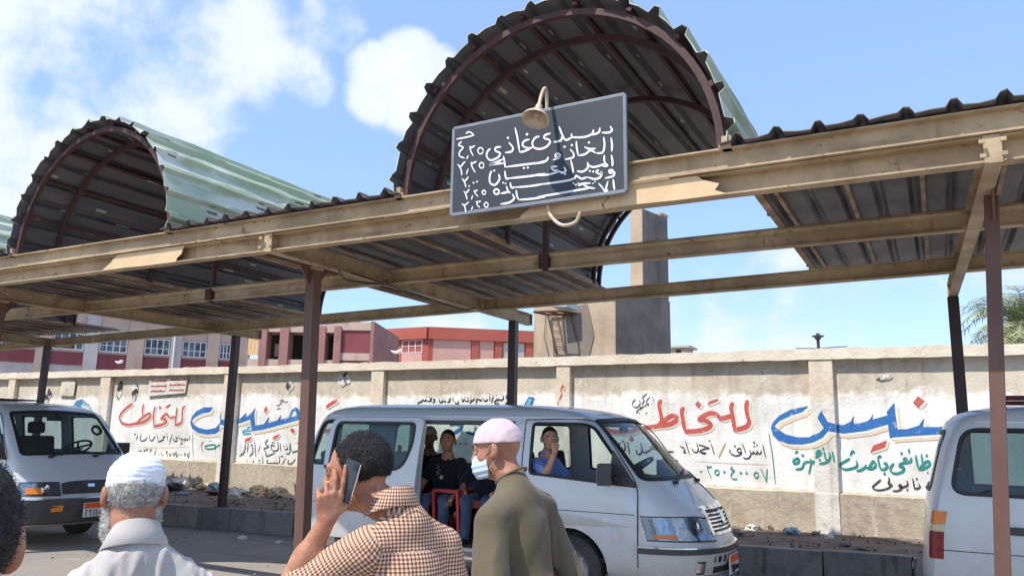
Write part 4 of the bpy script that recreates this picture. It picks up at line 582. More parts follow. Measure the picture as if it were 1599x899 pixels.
# ------------------------------------------------------------------ fare board and its lamp
M_board = pm('slate board paint', lin(52, 57, 64), .55, c2=lin(44, 50, 58), sc=2.2, amt=.6, c3=lin(78, 84, 90), sc3=2.6, lo3=.58, hi3=.75, bump=.05)
M_bframe = pm('board frame paint', lin(104, 112, 122), .5, c2=lin(134, 138, 144), sc=6)
sg = thing('fare_board', 'dark slate fare board with white Arabic lettering and prices hung on the front beam', 'sign', (-2.5, 4.93, 3.29))
P4 = [(-3.208, 3.291), (-1.788, 3.297), (-1.794, 4.005), (-3.212, 3.993)]
mb = MB(); mb.prism(P4, (4.905, 4.935), 'y'); obj('board', mb, M_board, sg)
mb = MB()
for i in range(4):
    a, b = P4[i], P4[(i+1) % 4]; mb.bar((a[0], 4.918, a[1]), (b[0], 4.918, b[1]), .03, .026, up=(0, 0, 1) if i % 2 == 0 else (1, 0, 0))
obj('frame', mb, M_bframe, sg, bevel=.004)
mb = MB(); mb.bar((-2.9, 4.955, 3.3), (-2.9, 4.955, 3.75), .03, .03, up=(1, 0, 0)); mb.bar((-2.1, 4.955, 3.3), (-2.1, 4.955, 3.75), .03, .03, up=(1, 0, 0)); obj('bracket', mb, M_ribred, sg)
lettering(TEXT['sign'], lambda x: 4.905, sg, 'lettering', .003)
M_lampw = pm('dusty white lamp enamel', lin(214, 198, 176), .5, c2=lin(176, 150, 122), sc=14, amt=.6)
lp = thing('gooseneck_lamp', 'dusty white bell lamp on a curved pipe over the fare board', 'lamp', (-2.42, 4.95, 3.9))
LS = .86
hd = Vector((-2.372, 4.66, 3.80)); top = Vector((-2.372, 4.70, 3.90))
mb = MB(); mb.tube(sm3([(-2.415, 4.945, 3.60), (-2.415, 4.943, 3.95), (-2.41, 4.93, 4.08), (-2.395, 4.885, 4.145), (-2.385, 4.83, 4.13), (-2.378, 4.77, 4.05), (-2.372, 4.715, 3.93)]), .014, 8); mb.tube(sm3([(-2.415, 4.947, 3.6), (-2.40, 4.95, 3.28), (-2.36, 4.94, 3.18), (-2.27, 4.92, 3.11), (-2.17, 4.92, 3.12), (-2.13, 4.92, 3.19)]), .013, 8); obj('pipe', mb, M_lampw, lp, smooth=60)
ax = (hd-Vector((-2.372, 4.715, 3.93))).normalized(); Mx = ax.to_track_quat('Z', 'Y').to_matrix().to_4x4(); Mx = Mx @ Matrix.Scale(LS, 4); Mx.translation = (-2.372, 4.715, 3.93)
mb = MB(); mb.lathe([(.0, -.03), (.028, -.03), (.03, .012), (.042, .022), (.062, .05), (.095, .092), (.112, .108), (.114, .125), (.108, .125), (.105, .108), (.06, .06), (.03, .03), (0, .03)], 28, 0, Mx); obj('lamp_shade', mb, M_lampw, lp, smooth=40)
mb = MB(); mb.lathe([(0, .03), (.02, .035), (.028, .06), (.026, .085), (.0, .10)], 14, 0, Mx); obj('bulb', mb, pm('old glass bulb', lin(190, 176, 150), .2), lp, smooth=60)
# ------------------------------------------------------------------ buildings behind the wall
M_bpink = pm('pale pink render', lin(198, 174, 156), .9, c2=lin(182, 158, 142), sc=.8, amt=.6, bump=.2, c3=lin(140, 124, 112), sc3=.9, lo3=.56, hi3=.78)
M_bgrey = pm('pale grey render', lin(198, 190, 184), .9, c2=lin(178, 170, 164), sc=.8, amt=.6, bump=.2, c3=lin(140, 124, 112), sc3=.9, lo3=.56, hi3=.78)
M_bred = pm('dusky red panel', lin(140, 74, 78), .9, c2=lin(126, 66, 70), sc=.9)
M_bred2 = pm('salmon red render', lin(184, 98, 82), .9, c2=lin(168, 88, 74), sc=.5)
M_bpk2 = pm('salmon pink render', lin(216, 168, 152), .9, c2=lin(204, 154, 140), sc=.5)
M_bbrown = pm('dusky rose render', lin(166, 120, 112), .9, c2=lin(146, 104, 98), sc=.7, c3=lin(120, 96, 90), sc3=1.1, lo3=.55, hi3=.75)
M_frame = pm('white window frame', lin(214, 214, 214), .5)
M_pane = pm('dark window pane', lin(40, 46, 56), .12, c2=lin(104, 120, 134), sc=1.7, amt=.25)
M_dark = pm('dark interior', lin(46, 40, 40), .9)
M_orange = pm('orange striped cloth', lin(206, 140, 70), .9, c2=lin(230, 200, 160), sc=14, stretch=(3, 3, .1), amt=.1)
class Fac:
    """a facade: origin, horizontal direction; boxes given as (along, height, outward depth)"""
    def __init__(s, o, d): s.o = Vector((*o, 0)); s.d = Vector((*d, 0)).normalized(); s.n = Vector((s.d.y, -s.d.x, 0))
    def M(s): return Matrix(((s.d.x, s.n.x, 0, s.o.x), (s.d.y, s.n.y, 0, s.o.y), (0, 0, 1, 0), (0, 0, 0, 1)))
    def box(s, mb, a0, a1, z0, z1, d0, d1): mb.box((a0, d0, z0), (a1, d1, z1), 0, s.M())
    def hit(s, r):                                       # ratio X/Y of a sight line -> distance along
        return (r*s.o.y-s.o.x)/(s.d.x-r*s.d.y)
def window(F, parent, a0, a1, z0, z1, nx, split=.62, depth=.02):
    mb = MB(); w = .06
    F.box(mb, a0, a1, z0, z0+w, -.1, depth); F.box(mb, a0, a1, z1-w, z1, -.1, depth)
    for i in range(nx+1):
        a = a0+(a1-a0-w)*i/nx; F.box(mb, a, a+w, z0+w, z1-w, -.1, depth-.004)
    zz = z0+(z1-z0)*(1-split); F.box(mb, a0+w, a1-w, zz, zz+w*.8, -.1, depth-.012)
    f = obj('window', mb, M_frame, parent)
    mb = MB(); F.box(mb, a0+.01, a1-.01, z0+.01, z1-.01, -.09, -.05); obj('pane', mb, M_pane, f)
F = Fac((-48, 26), (.516, .857))
bl = thing('school_building', 'long pink and grey building with red panels under white framed windows', 'building', (-42, 34, 0))
cols = {}
R_ = lambda px: {0:-1.862,4:-1.848,58:-1.713,65:-1.695,84:-1.652,133:-1.543,140:-1.527,157:-1.494,200:-1.404,210:-1.385,225:-1.354,264:-1.279,270:-1.268,283:-1.245,320:-1.178,326:-1.167,339:-1.145,362:-1.107,385:-1.069}[px]
h = lambda px: F.hit(R_(px))
mb = MB(); F.box(mb, -6, 14.2, 0, 9.6, -8, -.1); obj('wall', mb, M_bgrey, bl)
for i, (a, b, top) in enumerate([(4, 58, 1), (84, 133, 1), (157, 200, 0), (225, 264, 0), (283, 320, 0), (339, 362, 0)]):
    a0, a1 = h(a), h(b); mb = MB(); F.box(mb, a0, a1, 5.0 if i > 1 else 5.15, 5.93, -.1, -.04); obj('spandrel_panel', mb, M_bred, bl)
    window(F, bl, a0+.02, a1-.02, 6.05, 7.08, 4)
for i, (a, b, m) in enumerate([(58, 84, M_bpink), (133, 157, M_bgrey), (200, 225, M_bpink), (264, 283, M_bgrey), (320, 339, M_bpink), (362, 385, M_bpink)]):
    mb = MB(); F.box(mb, h(a)+.03, h(b)-.03, 0, 9.5, -.1, .12); obj('pier', mb, m, bl)
mb = MB(); F.box(mb, -6, 14.2, 7.12, 9.4, -.1, .0); F.box(mb, -6, 14.3, 9.4, 9.75, -.4, .25); obj('parapet', mb, M_bpink, bl)
mb = MB(); p = F.M() @ Vector((h(270), .18, 0)); mb.tube([(p.x, p.y, 2), (p.x, p.y, 9.2)], .07, 8); obj('drainpipe', mb, M_frame, bl)
# middle block with open galleries
F2 = Fac((-33.4, 31.0), (.9, .43))
bm_ = thing('gallery_building', 'dusky rose block with open galleries and a dark red end panel', 'building', (-29, 33, 0))
r2 = lambda px: -1.069+(px-385)*(.275/205)              # sight line ratio between columns 385 and 590
h2 = lambda px: F2.hit(r2(px))
mb = MB(); F2.box(mb, h2(384), h2(590), 0, 7.15, -7, -1.4); obj('wall', mb, M_bbrown, bm_)
mb = MB(); F2.box(mb, h2(384), h2(538), 6.85, 7.25, -1.4, .15); F2.box(mb, h2(384), h2(538), 4.4, 5.35, -.12, .08); obj('gallery_rail', mb, M_bpink, bm_)
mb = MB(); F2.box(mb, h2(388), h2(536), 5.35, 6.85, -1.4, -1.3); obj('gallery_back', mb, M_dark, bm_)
for a, b in [(405, 417), (440, 455), (505, 516), (530, 541)]:
    mb = MB(); F2.box(mb, h2(a), h2(b), 0, 7.2, -.6, .22); obj('column', mb, M_bbrown, bm_)
mb = MB(); F2.box(mb, h2(541), h2(586), 0, 7.0, -1.4, .05); obj('end_panel', mb, M_bred, bm_)
mb = MB(); F2.box(mb, h2(541), h2(586), 5.35, 5.75, -.1, .09); obj('band', mb, M_bpink, bm_); mb = MB(); F2.box(mb, h2(541), h2(588), 7.0, 7.45, -1.4, .12); obj('cornice', mb, M_bpink, bm_)
mb = MB(); F2.box(mb, h2(586), h2(591), 0, 7.5, -7, .15); obj('corner_pier', mb, M_bbrown, bm_)
mb = MB(); F2.box(mb, h2(508), h2(545), 7.25, 7.95, -4, -.6); obj('roof_parapet', mb, M_bpink, bm_)
mb = MB(); F2.box(mb, h2(384), h2(402), 5.55, 6.5, .1, .16); obj('awning', mb, M_orange, bm_)
mb = MB(); F2.box(mb, h2(470), h2(500), 5.4, 6.2, -1.0, -.9); F2.box(mb, h2(420), h2(436), 5.6, 6.3, -1.0, -.9); obj('gallery_screen', mb, M_bpink, bm_)
# red block further back: two faces meeting at a near corner
cr = (-30.94, 45.0)
FL = Fac((cr[0], cr[1]), (.93, -.10)); FR = Fac(cr, (.80, .62))
br = thing('red_building', 'flat roofed salmon red building with ribbon windows under a red fascia', 'building', (-30, 48, 0))
FL.d = Vector((1, 0, 0)); FL.n = Vector((FL.d.y, -FL.d.x, 0))
mb = MB(); mb.prism([(cr[0]-7, 45.0), cr, (cr[0]+10.3, cr[1]+7.98), (cr[0]+6, cr[1]+14), (cr[0]-7, cr[1]+14)], (0, 8.7), 'z'); obj('wall', mb, M_bred2, br)
def rfac(F, a0, a1, wins, solid):
    mb = MB(); F.box(mb, a0, a1, 7.95, 8.78, -.3, .25); obj('fascia', mb, M_bred2, br)
    for a, b in wins:
        mb = MB(); F.box(mb, a, b, 5.0, 7.0, -.1, .03); obj('spandrel_panel', mb, M_bpk2, br)
        window(F, br, a, b, 7.0, 7.92, 3, .5, .05)
    for a, b in solid: mb = MB(); F.box(mb, a, b, 3.0, 7.95, -.1, .06); obj('plain_panel', mb, M_bpk2, br)
rfac(FL, -7, 0, [(-6.6, -4.9), (-4.5, -2.75), (-2.2, -.45)], [])
rfac(FR, 0, 12.6, [(7.6, 9.1), (9.5, 11.0), (11.4, 12.5)], [(.35, 3.0), (3.6, 4.6)])
mb = MB(); FR.box(mb, 3.05, 3.55, 3, 8.0, -.1, .14); FR.box(mb, 4.7, 5.2, 3, 8.0, -.1, .14); FR.box(mb, 6.9, 7.4, 3, 8.0, -.1, .14); obj('pilaster', mb, M_bred2, br)
mb = MB(); FR.box(mb, 5.3, 6.8, 5.6, 7.9, -.1, .04); obj('shutter', mb, M_bgrey, br)
# small far hut
ht = thing('rooftop_hut', 'tiny pale hut with a flat roof far behind, right of the concrete tower', 'hut', (-17.4, 60, 0))
mb = MB(); mb.box((-18.2, 60, 0), (-17.0, 62, 8.45)); obj('wall', mb, M_bpink, ht)
mb = MB(); mb.box((-18.4, 59.8, 8.45), (-16.7, 62.2, 8.62)); obj('roof', mb, M_bgrey, ht)
mb = MB(); mb.box((-17.8, 59.96, 7.9), (-17.4, 60.02, 8.3)); obj('window', mb, M_dark, ht)
# concrete tower
def mk_conc(name, a, b, c):
    t = NT(name); p = t.geo(); k = t.mix(t.ramp(t.noise(p, 1.2, 8, .65), .35, .7), a, b); k = t.mix(t.ramp(t.noise(t.mapping(p, (3, 3, .35)), 1., 6), .52, .72, (0, .7)), k, c); t.col(k); t.rough(.95); t.bump(t.noise(p, 9, 8, .65), .5, .02); return t.m
M_conc = mk_conc('stained tower concrete', lin(186, 166, 140), lin(164, 144, 120), lin(140, 126, 108))
M_patch = mk_conc('darker grey patch', lin(136, 124, 112), lin(120, 110, 100), lin(108, 98, 90))
M_concshade = mk_conc('shade-darkened tower concrete', lin(130, 120, 112), lin(104, 96, 91), lin(84, 77, 74))  # right-hand tower faces: shade deepened by a darker colour
tw = thing('concrete_tower', 'stained square concrete tower with a taller pier behind the wall', 'tower', (-6.46, 18, 0))
T0 = Vector((-6.46, 17, 0)); dl = Vector((-.97, .24, 0)); drr = Vector((.24, .97, 0))
def tbox(mb, l0, l1, r0, r1, z0, z1, tap=0., grey=0):
    vs = [T0+dl*l+drr*r+Vector((0, 0, z)) for z, q in ((z0, 0), (z1, tap)) for l, r in ((l0+q, r0+q), (l1-q, r0+q), (l1-q, r1-q), (l0+q, r1-q))]
    mb.add(vs, [(0,1,2,3),(7,6,5,4),(0,4,5,1),(1,5,6,2),(2,6,7,3),(3,7,4,0)])
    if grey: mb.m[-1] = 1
mb = MB(); tbox(mb, 0, 2.55, 0, 2.5, 0, 5.06, .02, 1); obj('shaft', mb, [M_conc, M_concshade], tw, bevel=.03)
mb = MB(); tbox(mb, .02, .40, 1.20, 2.42, 5.06, 7.25, .0, 1); obj('pier', mb, [M_conc, M_concshade], tw, bevel=.03)
mb = MB(); tbox(mb, .02, .38, 2.1, 2.46, 7.25, 7.35); tbox(mb, .06, .3, 2.42, 2.5, 5.07, 6.8); obj('broken_ledge', mb, M_conc, tw, bevel=.03)
pl = [(.85, 3.2), (.72, 3.6), (.62, 3.95), (.7, 4.3), (.82, 4.72), (1.55, 4.72), (1.62, 4.2), (1.5, 3.7), (1.35, 3.2)]  # outline of a darker grey patch on the left face
mb = MB(); k = len(pl); vs = [T0+dl*a-drr*.012+Vector((0, 0, z)) for a, z in pl]+[T0+dl*a+drr*.02+Vector((0, 0, z)) for a, z in pl]
mb.add(vs, [tuple(range(k)), tuple(range(k, 2*k))[::-1]]+[(i, (i+1) % k, k+(i+1) % k, k+i) for i in range(k)]); obj('grey_patch', mb, M_patch, tw)
M_rust = pm('rusty iron', lin(110, 66, 50), .8, c2=lin(76, 46, 38), sc=9)
P_ = lambda l, out, z: T0+dl*l-drr*out+Vector((0, 0, z))
mb = MB(); mb.tube([P_(2.0, .06, 4.55), P_(1.62, .08, 3.3)], .016, 6); mb.tube([P_(1.72, .06, 4.5), P_(1.36, .08, 3.3)], .013, 6); mb.tube([P_(1.28, .06, 4.5), P_(1.1, .05, 3.85)], .016, 6)
for i in range(6): t = i/6; mb.tube([P_(2.0-.38*t, .07, 4.5-1.2*t), P_(1.72-.36*t, .07, 4.45-1.2*t)], .007, 6)
obj('ladder', mb, M_rust, tw)
mb = MB()
for a, b in [((1.95, .05, 4.55), (1.15, .05, 4.52)), ((1.95, .05, 4.55), (1.95, .65, 4.55)), ((1.15, .05, 4.52), (1.15, .65, 4.5)), ((1.95, .65, 4.55), (1.15, .65, 4.5)), ((1.55, .05, 4.52), (1.55, .65, 4.52))]: mb.tube([P_(*a), P_(*b)], .03, 6)
obj('platform_bracket', mb, M_rust, tw)
mb = MB(); mb.tube([P_(2.1, .02, 4.6), P_(2.12, .05, 4.0), P_(2.0, .03, 3.6), P_(1.9, .02, 3.3)], .008, 5); mb.tube([P_(1.85, .02, 3.9), P_(1.7, .05, 3.6), P_(1.75, .02, 3.3)], .008, 5); obj('cable', mb, M_dark, tw)
mb = MB(); mb.add([P_(1.5, .1, 4.60), P_(1.0, .12, 4.57), P_(1.05, .5, 4.62), P_(1.5, .55, 4.66), P_(1.5, .1, 4.72), P_(1.0, .12, 4.70), P_(1.05, .5, 4.74), P_(1.5, .55, 4.78)], [(0,1,2,3),(7,6,5,4),(0,4,5,1),(1,5,6,2),(2,6,7,3),(3,7,4,0)])
tag(obj('plastic_tray', mb, pm('pale blue plastic', lin(160, 188, 190), .5, c2=lin(196, 206, 206), sc=5)), 'pale blue plastic tray lying on the rusty platform of the concrete tower', 'tray')
# ------------------------------------------------------------------ lamps on the wall top
M_lampmetal = pm('dark lamp metal', lin(66, 62, 62), .6)
wl = thing('wall_lamp', 'small dark lamp on a short pole standing on top of the wall', 'lamp', (-1.47, 12.05, 2.92))
mb = MB(); mb.tube([(-1.47, 12.05, 2.9), (-1.47, 12.05, 3.07)], .022, 8); obj('pole', mb, M_lampmetal, wl)
mb = MB(); mb.lathe([(0, 3.07), (.035, 3.07), (.05, 3.10), (.085, 3.112), (.085, 3.125), (.03, 3.135), (.025, 3.16), (0, 3.165)], 14, 0, Matrix.Translation((-1.47, 12.05, 0))); obj('lamp_head', mb, M_lampmetal, wl, smooth=40)
mb = MB(); mb.tube([(-1.78, 12.03, 2.95), (-1.5, 12.04, 2.94), (-1.08, 12.03, 2.955)], .008, 5); tag(obj('iron_rod', mb, M_lampmetal), 'bent dark iron rod lying on top of the wall beside the small lamp', 'rod')
M_wlamp = pm('white floodlight', lin(226, 222, 214), .5)
for x, z, lb, s in [(-17.2, 2.98, 'white floodlight on the wall top in front of the red panels of the long building', 1), (-9.0, 2.98, 'white floodlight on the wall top in front of the dark red end panel', 1)]:
    fl = thing('floodlight', lb, 'floodlight', (x, 12.1, z-.05), 0, 'floodlights along the wall top')
    mb = MB(); mb.tube([(x, 12.1, z-.06), (x, 12.1, z+.12)], .015, 6); obj('pole', mb, M_lampmetal, fl)
    mb = MB(); mb.tube([(x-.15, 12.08, z+.165), (x-.09, 12.08, z+.14), (x-.02, 12.08, z+.13), (x+.05, 12.08, z+.15), (x+.11, 12.08, z+.165)], [.012, .022, .03, .042, .03], 8); obj('lamp_head', mb, M_wlamp, fl, smooth=50)
# ------------------------------------------------------------------ palm
pt = thing('palm_tree', 'pale dusty palm tree beyond the wall at the right edge', 'tree', (2.0, 22, 0))
mb = MB(); mb.tube([(2.0+.05*math.sin(i), 22, -.2+i*.62) for i in range(8)], [.3, .27, .25, .24, .24, .25, .27, .3], 12); obj('trunk', mb, pm('palm trunk', lin(124, 104, 82), .95, c2=lin(86, 70, 56), sc=5, stretch=(1, 1, 3), bump=.8), pt, smooth=50)
mb = MB(); rr = random.Random(3)
for i in range(110):
    az = i*2.399+rr.uniform(-.2, .2); el = rr.uniform(-.5, 1.25); Lf = rr.uniform(1.35, 1.9); p0 = Vector((2.0, 22, 4.35)); dirv = Vector((math.cos(az)*math.cos(el), math.sin(az)*math.cos(el), math.sin(el)))
    spine = []; q = p0.copy(); dd = dirv.copy()
    for j in range(13): spine.append(q.copy()); q = q+dd*Lf/12; dd = (dd+Vector((0, 0, -.11-.03*j*.4))).normalized()
    mb.tube(spine, [.02-.0013*j for j in range(13)], 4)
    for j in range(1, 13):
        t = (spine[j]-spine[j-1]).normalized(); sd = t.cross(Vector((0, 0, 1))).normalized(); up = sd.cross(t)
        for s in (1, -1):
            for e in (0, .5):
                c = spine[j-1].lerp(spine[j], e); ll = .42*(1-.55*abs(j/12-.35))*rr.uniform(.8, 1.1); tip = c+(sd*s*.85+t*.75+up*rr.uniform(-.5, .25)).normalized()*ll; w = t*.017
                mb.add([c-w, c+w, c.lerp(tip, .6)+w*.8, tip], [(0, 1, 2), (0, 2, 3)])
obj('crown', mb, pm('dusty palm leaf', lin(136, 146, 102), .7, c2=lin(166, 166, 126), sc=2.5, amt=.7, c3=lin(178, 160, 118), sc3=1.5), pt, fix=False)
# ------------------------------------------------------------------ minibuses
M_glass = glass('clear van glass', (.80, .86, .84), .02, .03)
M_glassd = glass('tinted van glass', (.62, .70, .70), .02, .05)
M_ws = glass('windscreen glass', (.74, .80, .82), .015, .05)
M_white = pm('white van paint', lin(208, 212, 214), .28, c2=lin(198, 203, 206), sc=1.5, amt=.7, coat=.6, c3=lin(196, 196, 190), sc3=2.2, lo3=.6, hi3=.85)
M_silver = pm('silver white van paint', lin(214, 219, 225), .25, c2=lin(204, 210, 217), sc=1.5, amt=.7, coat=.7, c3=lin(190, 190, 186), sc3=2.4, lo3=.6, hi3=.85)
M_rubber = pm('black rubber', (.018, .018, .02), .55)
M_plast = pm('grey black plastic', lin(58, 58, 62), .5, c2=lin(74, 72, 72), sc=6)
M_bumpd = pm('dusty dark bumper', lin(52, 50, 52), .6, c2=lin(80, 76, 72), sc=4, amt=.7)
M_chrome = pm('chrome', (.75, .76, .78), .12, metal=1.)
M_tyre = pm('dusty tyre rubber', (.03, .03, .03), .85, c2=(.07, .065, .06), sc=8)
M_rim = pm('steel rim', lin(150, 150, 152), .4, metal=.7)
M_lens = glass('clear lamp lens', (.85, .88, .9), .05, .03)
M_refl = pm('lamp reflector', (.7, .72, .75), .18, metal=.9, c2=(.35, .37, .4), sc=22)
M_amber = pm('amber lens', lin(226, 130, 40), .25); M_redl = pm('red lens', lin(150, 34, 34), .25, c2=lin(120, 24, 26), sc=5); M_clr = pm('pale lens', lin(206, 190, 150), .25)
M_plate = pm('plate white', lin(226, 226, 224), .45, c2=lin(206, 204, 200), sc=9); M_plate_o = pm('plate orange', lin(232, 88, 40), .45); M_ink = pm('plate ink', (.02, .02, .025), .5)
M_seat = pm('dark seat cloth', lin(58, 58, 66), .9, c2=lin(44, 44, 52), sc=10, bump=.3); M_seatr = pm('dark red seat vinyl', lin(110, 28, 34), .5, c2=lin(80, 20, 26), sc=6)
M_redframe = pm('red seat frame paint', lin(178, 44, 44), .45); M_inner = pm('dark cabin lining', lin(70, 68, 68), .9); M_floor = pm('cabin floor mat', lin(60, 56, 54), .9)
M_curt = pm('teal grey curtain', lin(150, 176, 178), .9, c2=lin(196, 208, 204), sc=1.4, stretch=(1, 1, 9), amt=.2)
M_stripe = pm('gold stripe decal', lin(196, 188, 176), .5, c2=lin(182, 170, 154), sc=6)
M_sill = pm('worn aluminium step', lin(150, 140, 126), .5, c2=lin(112, 104, 96), sc=7, metal=.3)
def dusty(m):
    nt = m.node_tree; b = nt.nodes['Principled BSDF']; src = b.inputs['Base Color'].links[0].from_socket
    g = nt.nodes.new('ShaderNodeNewGeometry'); sp = nt.nodes.new('ShaderNodeSeparateXYZ'); nt.links.new(g.outputs['Position'], sp.inputs[0])
    nz = nt.nodes.new('ShaderNodeTexNoise'); nz.inputs['Scale'].default_value = 5; nz.inputs['Detail'].default_value = 9; nz.inputs['Roughness'].default_value = .7; nt.links.new(g.outputs['Position'], nz.inputs['Vector'])
    ad = nt.nodes.new('ShaderNodeMath'); ad.operation = 'MULTIPLY_ADD'; nt.links.new(nz.outputs[0], ad.inputs[0]); ad.inputs[1].default_value = -.9; nt.links.new(sp.outputs[2], ad.inputs[2])
    mr = nt.nodes.new('ShaderNodeMapRange'); nt.links.new(ad.outputs[0], mr.inputs[0]); mr.inputs[1].default_value = -.2; mr.inputs[2].default_value = .55; mr.inputs[3].default_value = .75; mr.inputs[4].default_value = .06
    mx = nt.nodes.new('ShaderNodeMix'); mx.data_type = 'RGBA'; nt.links.new(mr.outputs[0], mx.inputs['Factor']); nt.links.new(src, mx.inputs['A']); mx.inputs['B'].default_value = (*lin(172, 158, 138), 1); nt.links.new(mx.outputs['Result'], b.inputs['Base Color'])
    r2 = nt.nodes.new('ShaderNodeMapRange'); nt.links.new(mr.outputs[0], r2.inputs[0]); r2.inputs[1].default_value = 0; r2.inputs[2].default_value = .7; r2.inputs[3].default_value = .26; r2.inputs[4].default_value = .7; nt.links.new(r2.outputs[0], b.inputs['Roughness'])
def dents(m):
    nt = m.node_tree; g = nt.nodes.new('ShaderNodeNewGeometry'); n = nt.nodes.new('ShaderNodeTexNoise'); n.inputs['Scale'].default_value = 3.2; n.inputs['Detail'].default_value = 2; nt.links.new(g.outputs['Position'], n.inputs['Vector'])
    b = nt.nodes.new('ShaderNodeBump'); b.inputs['Strength'].default_value = .35; b.inputs['Distance'].default_value = .02; nt.links.new(n.outputs[0], b.inputs['Height'])
    for k in ('Normal', 'Coat Normal'): nt.links.new(b.outputs[0], nt.nodes['Principled BSDF'].inputs[k])
for m_ in (M_white, M_silver): dusty(m_); dents(m_)
SL = [ # z, half width, front x, front bow, rear x, rear bow
 (.30, .78, 2.34, .60, -2.52, .12), (.36, .825, 2.46, .70, -2.60, .14), (.56, .845, 2.50, .74, -2.62, .15), (.66, .85, 2.485, .75, -2.61, .15), (.74, .85, 2.43, .72, -2.60, .15), (.90, .85, 2.37, .70, -2.59, .15),
 (1.00, .848, 2.29, .64, -2.575, .15), (1.12, .842, 2.18, .58, -2.56, .16), (1.22, .836, 2.075, .52, -2.545, .17), (1.40, .815, 1.87, .44, -2.50, .19), (1.60, .785, 1.655, .36, -2.45, .21),
 (1.74, .760, 1.50, .33, -2.40, .23), (1.82, .735, 1.40, .33, -2.36, .26), (1.875, .70, 1.27, .36, -2.30, .32), (1.915, .64, 1.08, .42, -2.20, .40), (1.945, .54, .80, .5, -2.05, .45), (1.963, .38, .45, .5, -1.8, .5), (1.97, .18, .1, .4, -1.5, .5)]
SLA = np.array(SL)
BOW = 1.
def slv(z):
    v = [np.interp(z, SLA[:, 0], SLA[:, i]) for i in range(1, 6)]; v[2] *= BOW; return v
NF, NR = 2.3, 3.2
def outline(z, off=0.):
    w, xf, bf, xr, br = slv(z); w -= off; xf -= off; xr += off; xs = xf-bf; xq = xr+br; P = []
    for i in range(29):
        a = -PI/2+PI*i/28; s, c = math.sin(a), math.cos(a); P.append((xs+(xf-xs)*abs(c)**(2/NF), w*math.copysign(abs(s)**(2/NF), s)))
    for i in range(17):
        a = PI/2-PI*i/16; s, c = math.sin(a), math.cos(a); P.append((xq-(xq-xr)*abs(c)**(2/NR), w*math.copysign(abs(s)**(2/NR), s)))
    return P
ZS = sorted(set([s[0] for s in SL]+[.46, .82, .95, 1.06, 1.17, 1.31, 1.5, 1.67, 1.78, 1.85, 1.9, 1.93]))
def hull(off, zlo=.30, zhi=1.97):
    mb = MB(); zs = [z for z in ZS if zlo <= z <= zhi-off*.8]; zs = ([zlo] if zs[0] > zlo else [])+zs
    if off > 0: zs = [z for z in zs if z <= 1.945]
    n = None
    for z in zs:
        zz = z-(off if z > 1.8 else 0)
        P = outline(z, off); n = len(P); mb.v += [(x, y, zz) for x, y in P]
    k = len(zs); mb.f = [(i*n+j, i*n+(j+1) % n, (i+1)*n+(j+1) % n, (i+1)*n+j) for i in range(k-1) for j in range(n)]+[tuple(range(n))[::-1], tuple((k-1)*n+j for j in range(n))]
    mb.m = [0]*len(mb.f); return mb.mesh('hull')
HC = {}
def shell(o1, o2):
    k = (o1, o2, BOW)
    if k not in HC: HC[k] = boolean(hull(o1), hull(o2, .30 if o2 < .02 else .40), 'DIFFERENCE')
    return HC[k].copy()
def side_cut(polys, near=True, d=(.3, 1.3)):
    mb = MB()
    for P in polys: mb.prism(P, (-d[1], -d[0]) if near else d, 'y')
    return mb.mesh('cut')
def front_x(y, z, off=0.):
    w, xf, bf, xr, br = slv(z); t = min(1., abs(y)/w); return xf-bf+bf*(1-t**NF)**(1/NF)+off
def rear_x(y, z, off=0.):
    w, xf, bf, xr, br = slv(z); t = min(1., abs(y)/w); return xr+br-br*(1-t**NR)**(1/NR)-off
def patch(mb, y0, y1, z0, z1, off, th=.02, ny=14, nz=5, fx=front_x, mi=0, zt=None):
    """slab hugging the curved nose (or tail)"""
    vs = []; K = (ny+1)*(nz+1)
    for o in (off, off-th*1.):
        for j in range(nz+1):
            for i in range(ny+1):
                y = y0+(y1-y0)*i/ny; lo, hi = (z0, z1) if zt is None else zt(y); z = lo+(hi-lo)*j/nz; vs.append((fx(y, z, o), y, z))
    fs = []
    for j in range(nz):
        for i in range(ny):
            a = j*(ny+1)+i; fs += [(a, a+1, a+ny+2, a+ny+1), (K+a, K+a+ny+1, K+a+ny+2, K+a+1)]
    b = [i for i in range(ny+1)]+[(j+1)*(ny+1)-1 for j in range(1, nz+1)]+[nz*(ny+1)+i for i in range(ny-1, -1, -1)]+[j*(ny+1) for j in range(nz-1, 0, -1)]
    fs += [(b[i], K+b[i], K+b[(i+1) % len(b)], b[(i+1) % len(b)]) for i in range(len(b))]
    return mb.add(vs, fs, mi)
ARAB = {'2': [[(0, 10), (1.2, 8.6), (3, 8.8), (4, 10)], [(0, 10), (1, 6), (1.4, 0)]], '9': [[(3.6, 8), (2, 10), (.6, 8), (2, 6.4), (3.6, 8), (3.6, 4), (3.2, 0)]], '6': [[(0, 9.5), (3.6, 9.5), (3.2, 5), (3.4, 0)]], '7': [[(0, 10), (2, 0), (4, 10)]], '8': [[(0, 0), (2, 10), (4, 0)]],
  '1': [[(1, 10), (2, 6), (2.2, 0)]], '5': [[(2, 8), (.4, 5), (1, 2), (3, 2), (3.6, 5), (2, 8)]], 'b': [[(4, 7), (3.6, 3), (0, 3), (0, 6)]], 'n': [[(4, 7), (4, 3), (2, 1.5), (0, 3), (.2, 7)]], 'd': [[(1, 8), (3, 5), (3, 3), (0, 3)]]}
